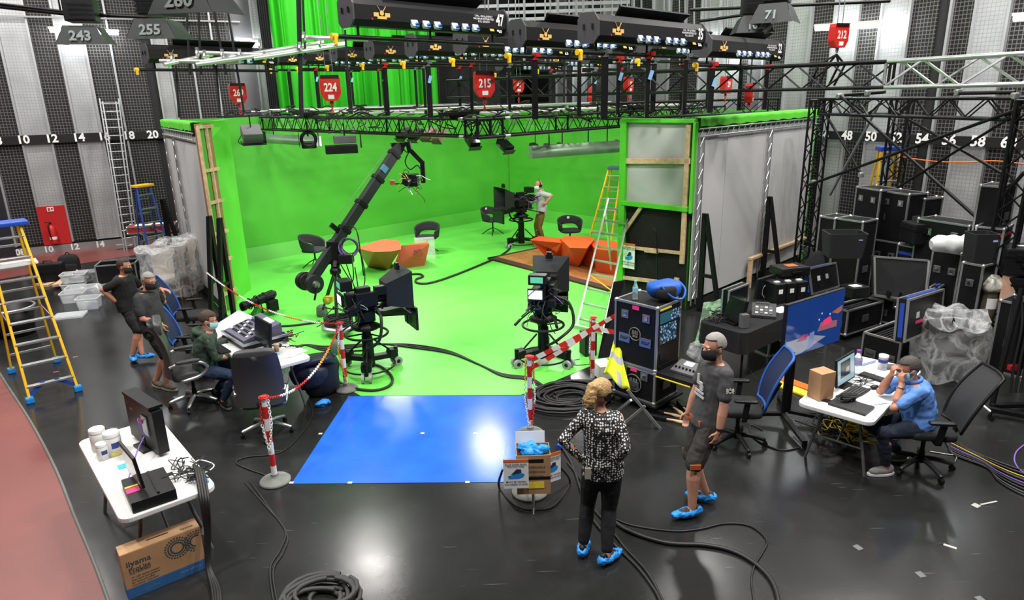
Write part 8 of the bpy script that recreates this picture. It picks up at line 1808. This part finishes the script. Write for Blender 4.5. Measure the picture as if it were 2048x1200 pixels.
# --- woman, from behind, hands on hips
Oa = P(1192, 1108); W = rel(Oa)
blouse = mat('black_white_patterned_blouse', (.8, .8, .8), .7); g = NG(blouse); tc = g.n('ShaderNodeTexCoord'); vo = g.n('ShaderNodeTexVoronoi', Scale=46., Randomness=.45); g.l(tc.outputs['Object'], vo.inputs['Vector']); g.l(g.ramp(vo.outputs['Distance'], (.34, (.75, .73, .7)), (.42, (.012, .012, .014))), g.b.inputs['Base Color'])
wl, wr_ = W(1147, 903, -.02), W(1226, 934, -.08)
f_ = du(8); lf = Vector((-f_.y, f_.x, 0))
pel = W(1205, 925); pel.y = 0; nk = Vector((W(1203, 806).x, .02, 1.40)); hc_ = Vector((W(1203, 790).x+.005, .06, 1.545))
t, d = person('woman in a patterned blouse and black trousers standing with hands on hips', Oa, 8, 1.66, (pel.x, 0, .88), nk, hc_, (.72, .66, -.22),
  {1: Vector((wl.x+.06, wl.y-.02, .98)), -1: Vector((wr_.x-.01, wr_.y-.0, .95))}, {1: P(1166, 1092, .09)-Oa.to_2d().to_3d(), -1: P(1213, 1110, .09)-Oa.to_2d().to_3d()},
  {1: Vector((-1, -.25, -.1)), -1: Vector((.45, -1, -.1))}, None, {1: (.25, .9, 0), -1: (.75, .6, 0)}, top=(blouse, .012, -.02, 'blouse'), bottom=(mat('black_denim', (.008, .009, .012), .8), .004), hair=(blond, (.45, -.35)), sex='f', vox=.0065, shoes={'shoe': BLK, 'cover': True},
  hands={1: ((.75, .35, -.3), (1, .2, 0), (0, 1, .2), .9), -1: ((-.75, .3, -.25), (-1, .2, 0), (0, 1, .2), .9)}, hairlen='pony', sleeve=1., legs_to=1.86)
q = d['q']; k = MB(); k.tube(catm([q(-.082, -.01, -.01), q(-.086, -.02, .07), q(0, -.03, .135), q(.086, -.02, .07), q(.082, -.01, -.01)], 5), .006, 6); hb_ = k.build('headset', mat('cream_headband', (.5, .4, .28), .5), t)
for sd in (1, -1): k = MB(); k.cyl(q(sd*.078, -.01, -.012), q(sd*.1, -.01, -.012), .036, n=14); k.build('ear_cup', BLK, hb_)
k = MB(); k.tube(catm([q(-.095, 0, -.02), q(-.09, .06, -.06), q(-.05, .12, -.075)], 4), .004, 5); k.build('microphone', BLK, hb_)
k = MB(); k.box(d['spine'](.02)-f_*.13+lf*.12, (.05, .02, .1)); k.build('pocket_phone', mat('phone_pale', (.4, .35, .3), .4), t)
# --- man in grey T-shirt, mask
Ob = P(1393, 1010); W = rel(Ob)
tee = mat('charcoal_tee', (.065, .065, .068), .9); sho = mat('dark_work_shorts', (.04, .037, .033), .85)
nkx = W(1428, 737).x; 
t, d = person('man in charcoal T-shirt and black mask standing in blue overshoes', Ob, 255, 1.80, (W(1418, 885).x-.02, .04, .95), (W(1437, 735).x, .06, 1.50), (W(1432, 712).x-.01, .05, 1.665), (-.93, -.3, -.06),
  {1: Vector((W(1418, 882).x+.02, -.2, .86)), -1: Vector((W(1385, 860).x, .2, .90))}, {1: P(1384, 1015, .1)-Ob.to_2d().to_3d(), -1: P(1412, 986, .1)-Ob.to_2d().to_3d()},
  {1: Vector((.6, -.5, -.1)), -1: Vector((.3, .7, 0))}, {1: Vector((-1, -.2, 0)), -1: Vector((-1, -.1, 0))}, {1: (-.95, -.25, 0), -1: (-.8, .35, 0)}, top=(tee, .008, -.04), bottom=(sho, .008), hair=(grayhair, (.55, -.28)), skin=SKIN, shoes={'shoe': mat('brown_shoe', (.05, .03, .02), .7), 'cover': True}, belly=1.1, mask=bm_, vox=.0065,
  hands={1: ((-.25, -.05, -1), (-.3, .9, 0), (-1, 0, 0), .55), -1: ((-.1, 0, -1), (-.3, -.9, 0), (-1, 0, 0), .7)}, sleeve=.52, legs_to=.95)
a, e, w_ = d['A'][1]; ax_ = (w_-e).normalized()
k = MB(); k.tube([w_-ax_*.03+(ax_.orthogonal().normalized()*math.cos(x)+ax_.cross(ax_.orthogonal().normalized())*math.sin(x))*.034 for x in [i*math.pi/8 for i in range(16)]], .012, 6, closed=True); wt = k.build('wristwatch', BLK, t); k = MB(); k.box(w_-ax_*.03+Vector((.01, -.04, .0)), (.035, .014, .035)); k.build('watch_face', mat('watch_glass', (.02, .02, .03), .1), wt)
pm1 = a.lerp(e, .42)+Vector((.02, -.072, 0)); dn = (e-a).normalized(); xx = dn.cross(Vector((0, -1, 0))).normalized()
for i, (x, z_, bw, bh, rr) in enumerate([(0, 0, .075, .014, 0), (0, 0, .014, .05, 0), (0, 0, .08, .009, .58), (0, 0, .08, .009, -.58)]): k = MB(); k.box((0, 0, 0), (bw, .003, bh), Matrix.Rotation(rr, 3, 'Y')); o = k.build('flag_print', WHITE, t); o.location = pm1
cz = d['spine'](.62)+d['f']*.15+d['left']*-.0
k = MB(); 
for i, (x, z_, bw, bh) in enumerate([(-.03, .06, .03, .1), (.0, .03, .09, .03), (.03, -.01, .05, .05), (0, -.06, .14, .022), (0, -.1, .16, .022)]): k.box(cz+d['left']*x+d['f']*(.012-.04*abs(x))+Z*z_, (.012, bw, bh), Matrix.Rotation(math.atan2(d['left'].y, d['left'].x)-math.pi/2, 3, 'Z'))
k.build('chest_print', mat('chest_print_grey', (.55, .55, .55), .8), t)
for sd in (1, -1): kn = d['K'][sd][0].lerp(d['K'][sd][1], .93); k = MB(); k.box(kn+Vector((-.02, -.097 if sd == 1 else .08, .0)), (.1, .012, .05)); k.build('orange_patch', mat('orange_cloth', (.5, .1, .02), .8), t)
k = MB(); k.box(d['spine'](-.02)+d['f']*.13, (.012, .2, .05), Matrix.Rotation(math.atan2(d['left'].y, d['left'].x)-math.pi/2, 3, 'Z')); k.build('orange_waist', mat('orange_cloth'), t)
# --- seated man in blue shirt
Oc = CH3; W = rel(Oc)
bsh = mat('blue_shirt', (.10, .24, .62), .75, nscale=30, namt=.08); jean = mat('dark_blue_jeans', (.012, .018, .035), .85, nscale=25, namt=.2)
hx = W(1815, 745)
t, d = person('man in a blue shirt and jeans seated at the right table adjusting his glasses', Oc, 280, 1.78, (W(1838, 850).x+.0, .02, .54), (W(1842, 765).x-.05, .05, 1.0), (W(1824, 742).x, .06, 1.14), (-.97, .12, -.25),
  {1: Vector((W(1799, 752).x, -.06, 1.02)), -1: Vector((W(1800, 745).x, .14, 1.04))}, {1: P(1772, 934, .09)-Oc.to_2d().to_3d(), -1: P(1800, 905, .09)-Oc.to_2d().to_3d()},
  {1: Vector((-.3, -.4, -1)), -1: Vector((-.3, .4, -1))}, {1: Vector((-.4, -.1, 1)), -1: Vector((-.4, .1, 1))}, {1: (-1, -.05, 0), -1: (-1, .1, 0)}, top=(bsh, .016, -.04), bottom=(jean, .008), hair=(mat('dark_grey_hair', (.07, .06, .055), .7, bump=.5, bscale=90), (.4, -.35)), skin=SKIN2, shoes={'shoe': mat('grey_trainer', (.22, .21, .22), .8), 'sole': WHITE}, belly=1.25, chest=1.08, mask=blum, vox=.0065,
  hands={1: ((-.1, .3, 1), (1, .2, 0), (.3, .8, .3), 1.1), -1: ((-.1, -.3, 1), (1, -.2, 0), (.3, -.8, .3), 1.1)}, sleeve=.55, legs_to=1.85, collar='shirt')
glasses(t, d['q']); a, e, w_ = d['A'][1]; ax_ = (w_-e).normalized(); o1 = ax_.orthogonal().normalized()
k = MB(); k.tube([w_-ax_*.04+(o1*math.cos(x)+ax_.cross(o1)*math.sin(x))*.035 for x in [i*math.pi/8 for i in range(16)]], .011, 6, closed=True); k.build('wristwatch', STEEL, t)
lan = mat('yellow_green_lanyard', (.55, .75, .08), .7); k = MB(); S_ = d['spine']; k.tube(catm([S_(.97)-d['f']*.075+Z*.02, S_(.95)+d['left']*.085, S_(.8)+d['f']*.14+d['left']*.06, S_(.55)+d['f']*.165], 5), .009, 6); k.tube(catm([S_(.97)-d['f']*.075+Z*.02, S_(.95)-d['left']*.085, S_(.8)+d['f']*.14-d['left']*.06, S_(.55)+d['f']*.165], 5), .009, 6); k.build('lanyard', lan, t)
# --- seated man in green hoodie
Od = CH1; W = rel(Od)
hood = mat('green_hoodie', (.035, .06, .042), .9, nscale=40, namt=.1)
t, d = person('man in a green hoodie and surgical mask seated at the lighting console', Od, 75, 1.78, (W(412, 745).x-.02, .0, .55), (W(412, 648).x, .03, 1.04), (W(410, 640).x+.02, .05, 1.19), (.95, .25, -.2),
  {-1: W(470, 710, .05), 1: W(456, 681, .42)}, {-1: P(447, 800, .1)-Od.to_2d().to_3d(), 1: P(432, 782, .1)-Od.to_2d().to_3d()},
  {-1: Vector((-.3, -.5, -1)), 1: Vector((-.2, .5, -1))}, {-1: Vector((.4, -.1, 1)), 1: Vector((.4, .2, 1))}, {-1: (.6, -.6, 0), 1: (.8, -.4, 0)}, top=(hood, .016, -.05, 'hoodie'), bottom=(mat('blue_jeans', (.018, .035, .08), .85, nscale=25, namt=.2), .008), hair=(brown, (.42, -.3)), skin=SKIN2, shoes={'shoe': BLK, 'sole': GREYP}, mask=blum, vox=.0065,
  hands={-1: ((1, .15, -.15), (0, 0, -1), (0, 1, 0), .45), 1: ((1, .1, -.1), (0, 0, -1), (0, -1, 0), .5)}, sleeve=1., legs_to=1.88, collar='hood', belly=1.12)
m_ = d['A'][-1][2]; o = MB(); o.ell((0, 0, .018), (.05, .03, .02), 12, 8); put(tag(o.build('computer_mouse', BLK), 'black mouse under the hand of the man in the green hoodie', 'mouse'), P(488, 709, .745), .2)
# --- two standing men at the left
Oe = P(322, 770); W = rel(Oe); blk = mat('faded_black_tee', (.03, .031, .033), .9); bsho = mat('black_shorts', (.012, .012, .013), .85)
t, d = person('grey haired man in dark polo and black shorts standing behind the office chair', Oe, 95, 1.72, (W(310, 662).x, .0, .90), (W(292, 600).x-.0, .02, 1.42), (W(299, 573).x, .02, 1.575), (.85, -.5, -.12),
  {-1: W(322, 648, -.12), 1: W(322, 578, .3)}, {-1: P(333, 768, .09)-Oe.to_2d().to_3d(), 1: P(312, 762, .09)-Oe.to_2d().to_3d()},
  {-1: Vector((-.5, -.6, -.2)), 1: Vector((-.2, .5, -1))}, {-1: Vector((1, -.2, 0)), 1: Vector((1, 0, 0))}, {-1: (.9, -.35, 0), 1: (.85, -.5, 0)}, top=(blk, .008, -.06, 'polo_shirt'), bottom=(bsho, .01), hair=(grayhair, (.45, -.3)), skin=SKIN2, shoes={'shoe': mat('tan_grey_trainer', (.12, .1, .085), .85), 'sole': mat('tan_sole', (.35, .3, .22), .7)}, belly=1.3, chest=1.16, mask=bm_, vox=.008,
  hands={-1: ((.3, -.1, -1), (.3, .9, 0), (1, 0, 0), .6), 1: ((1, .1, -.25), (0, 0, -1), (0, -1, 0), .5)}, sleeve=.55, legs_to=.92, collar='polo')
glasses(t, d['q']); S_ = d['spine']; k = MB(); k.tube(catm([S_(.98)-d['f']*.07+Z*.02, S_(.97)+d['left']*.075+Z*.02, S_(.88)+d['f']*.12, S_(.97)-d['left']*.075+Z*.02], 5, True), .01, 6, closed=True); k.build('lanyard', lan, t)
k = MB(); k.tube([S_(-.12)+d['f']*.02-d['left']*.2+Vector((.06*math.cos(a), 0, .06*math.sin(a))) for a in [i*math.pi/8 for i in range(16)]], .012, 6, closed=True); k.build('belt_ring', BLKM, t)
Of = P(272, 712); W = rel(Of)
t, d = person('dark haired man in black T-shirt standing with a hand on his hip', Of, 85, 1.70, (W(258, 622).x, .0, .88), (W(247, 560).x, .02, 1.36), (W(248, 535).x, .02, 1.515), (.97, .05, -.12),
  {-1: Vector((W(243, 600).x, -.17, 1.0)), 1: Vector((W(275, 590).x, .15, 1.0))}, {-1: P(265, 710, .1)-Of.to_2d().to_3d(), 1: P(285, 712, .09)-Of.to_2d().to_3d()},
  {-1: Vector((-1, -.25, 0)), 1: Vector((-.3, .8, 0))}, {-1: Vector((1, 0, 0)), 1: Vector((1, -.2, 0))}, {-1: (.5, -.75, 0), 1: (.95, .1, 0)}, top=(mat('black_tee', (.012, .012, .013), .9), .008, -.05), bottom=(bsho, .01), hair=(darkh, (.5, -.3)), skin=SKIN2, shoes={'shoe': BLK, 'cover': True}, belly=1.3, chest=1.16, mask=bm_, vox=.008,
  hands={-1: ((.6, .5, -.5), (.3, .8, 0), (1, 0, .3), .7), 1: ((.3, 0, -1), (0, -1, 0), (1, 0, 0), .5)}, sleeve=.55, legs_to=.95)
# --- camera operator
Og = P(1082, 487); W = rel(Og)
t, d = person('bald camera operator in grey shirt and olive trousers with headphones', Og, 262, 1.76, (W(1083, 432).x, .0, .93), (W(1081, 384).x, .0, 1.46), (W(1077, 374).x, 0, 1.62), (-.9, -.4, -.08),
  {1: W(1092, 406, -.25), -1: W(1056, 412, -.1)}, {1: P(1088, 484, .09)-Og.to_2d().to_3d(), -1: P(1076, 482, .09)-Og.to_2d().to_3d()},
  {1: Vector((.9, -.2, -.4)), -1: Vector((.1, .5, -1))}, None, {1: (-.6, -.7, 0), -1: (-.8, -.4, 0)}, top=(mat('pale_grey_shirt', (.45, .48, .46), .85), .01, -.08), bottom=(mat('olive_trousers', (.16, .10, .02), .85), .008), skin=SKIN2, shoes={'shoe': BLK}, belly=1.15, mask=mat('white_mask', (.7, .7, .7), .7), vox=.01,
  hands={1: ((-.9, -.3, .1), (0, 0, -1), (0, -1, 0), .8), -1: ((-.9, -.3, 0), (0, 0, -1), (0, 1, 0), .7)}, sleeve=.58, legs_to=1.88, collar='shirt')
q = d['q']; k = MB(); k.tube(catm([q(-.082, -.01, -.01), q(-.086, -.015, .07), q(0, -.02, .13), q(.086, -.015, .07), q(.082, -.01, -.01)], 5), .01, 6); hb_ = k.build('headphones', BLK, t)
for sd in (1, -1): k = MB(); k.cyl(q(sd*.076, -.01, -.012), q(sd*.108, -.01, -.012), .042, n=14); k.build('ear_cup', BLK, hb_)
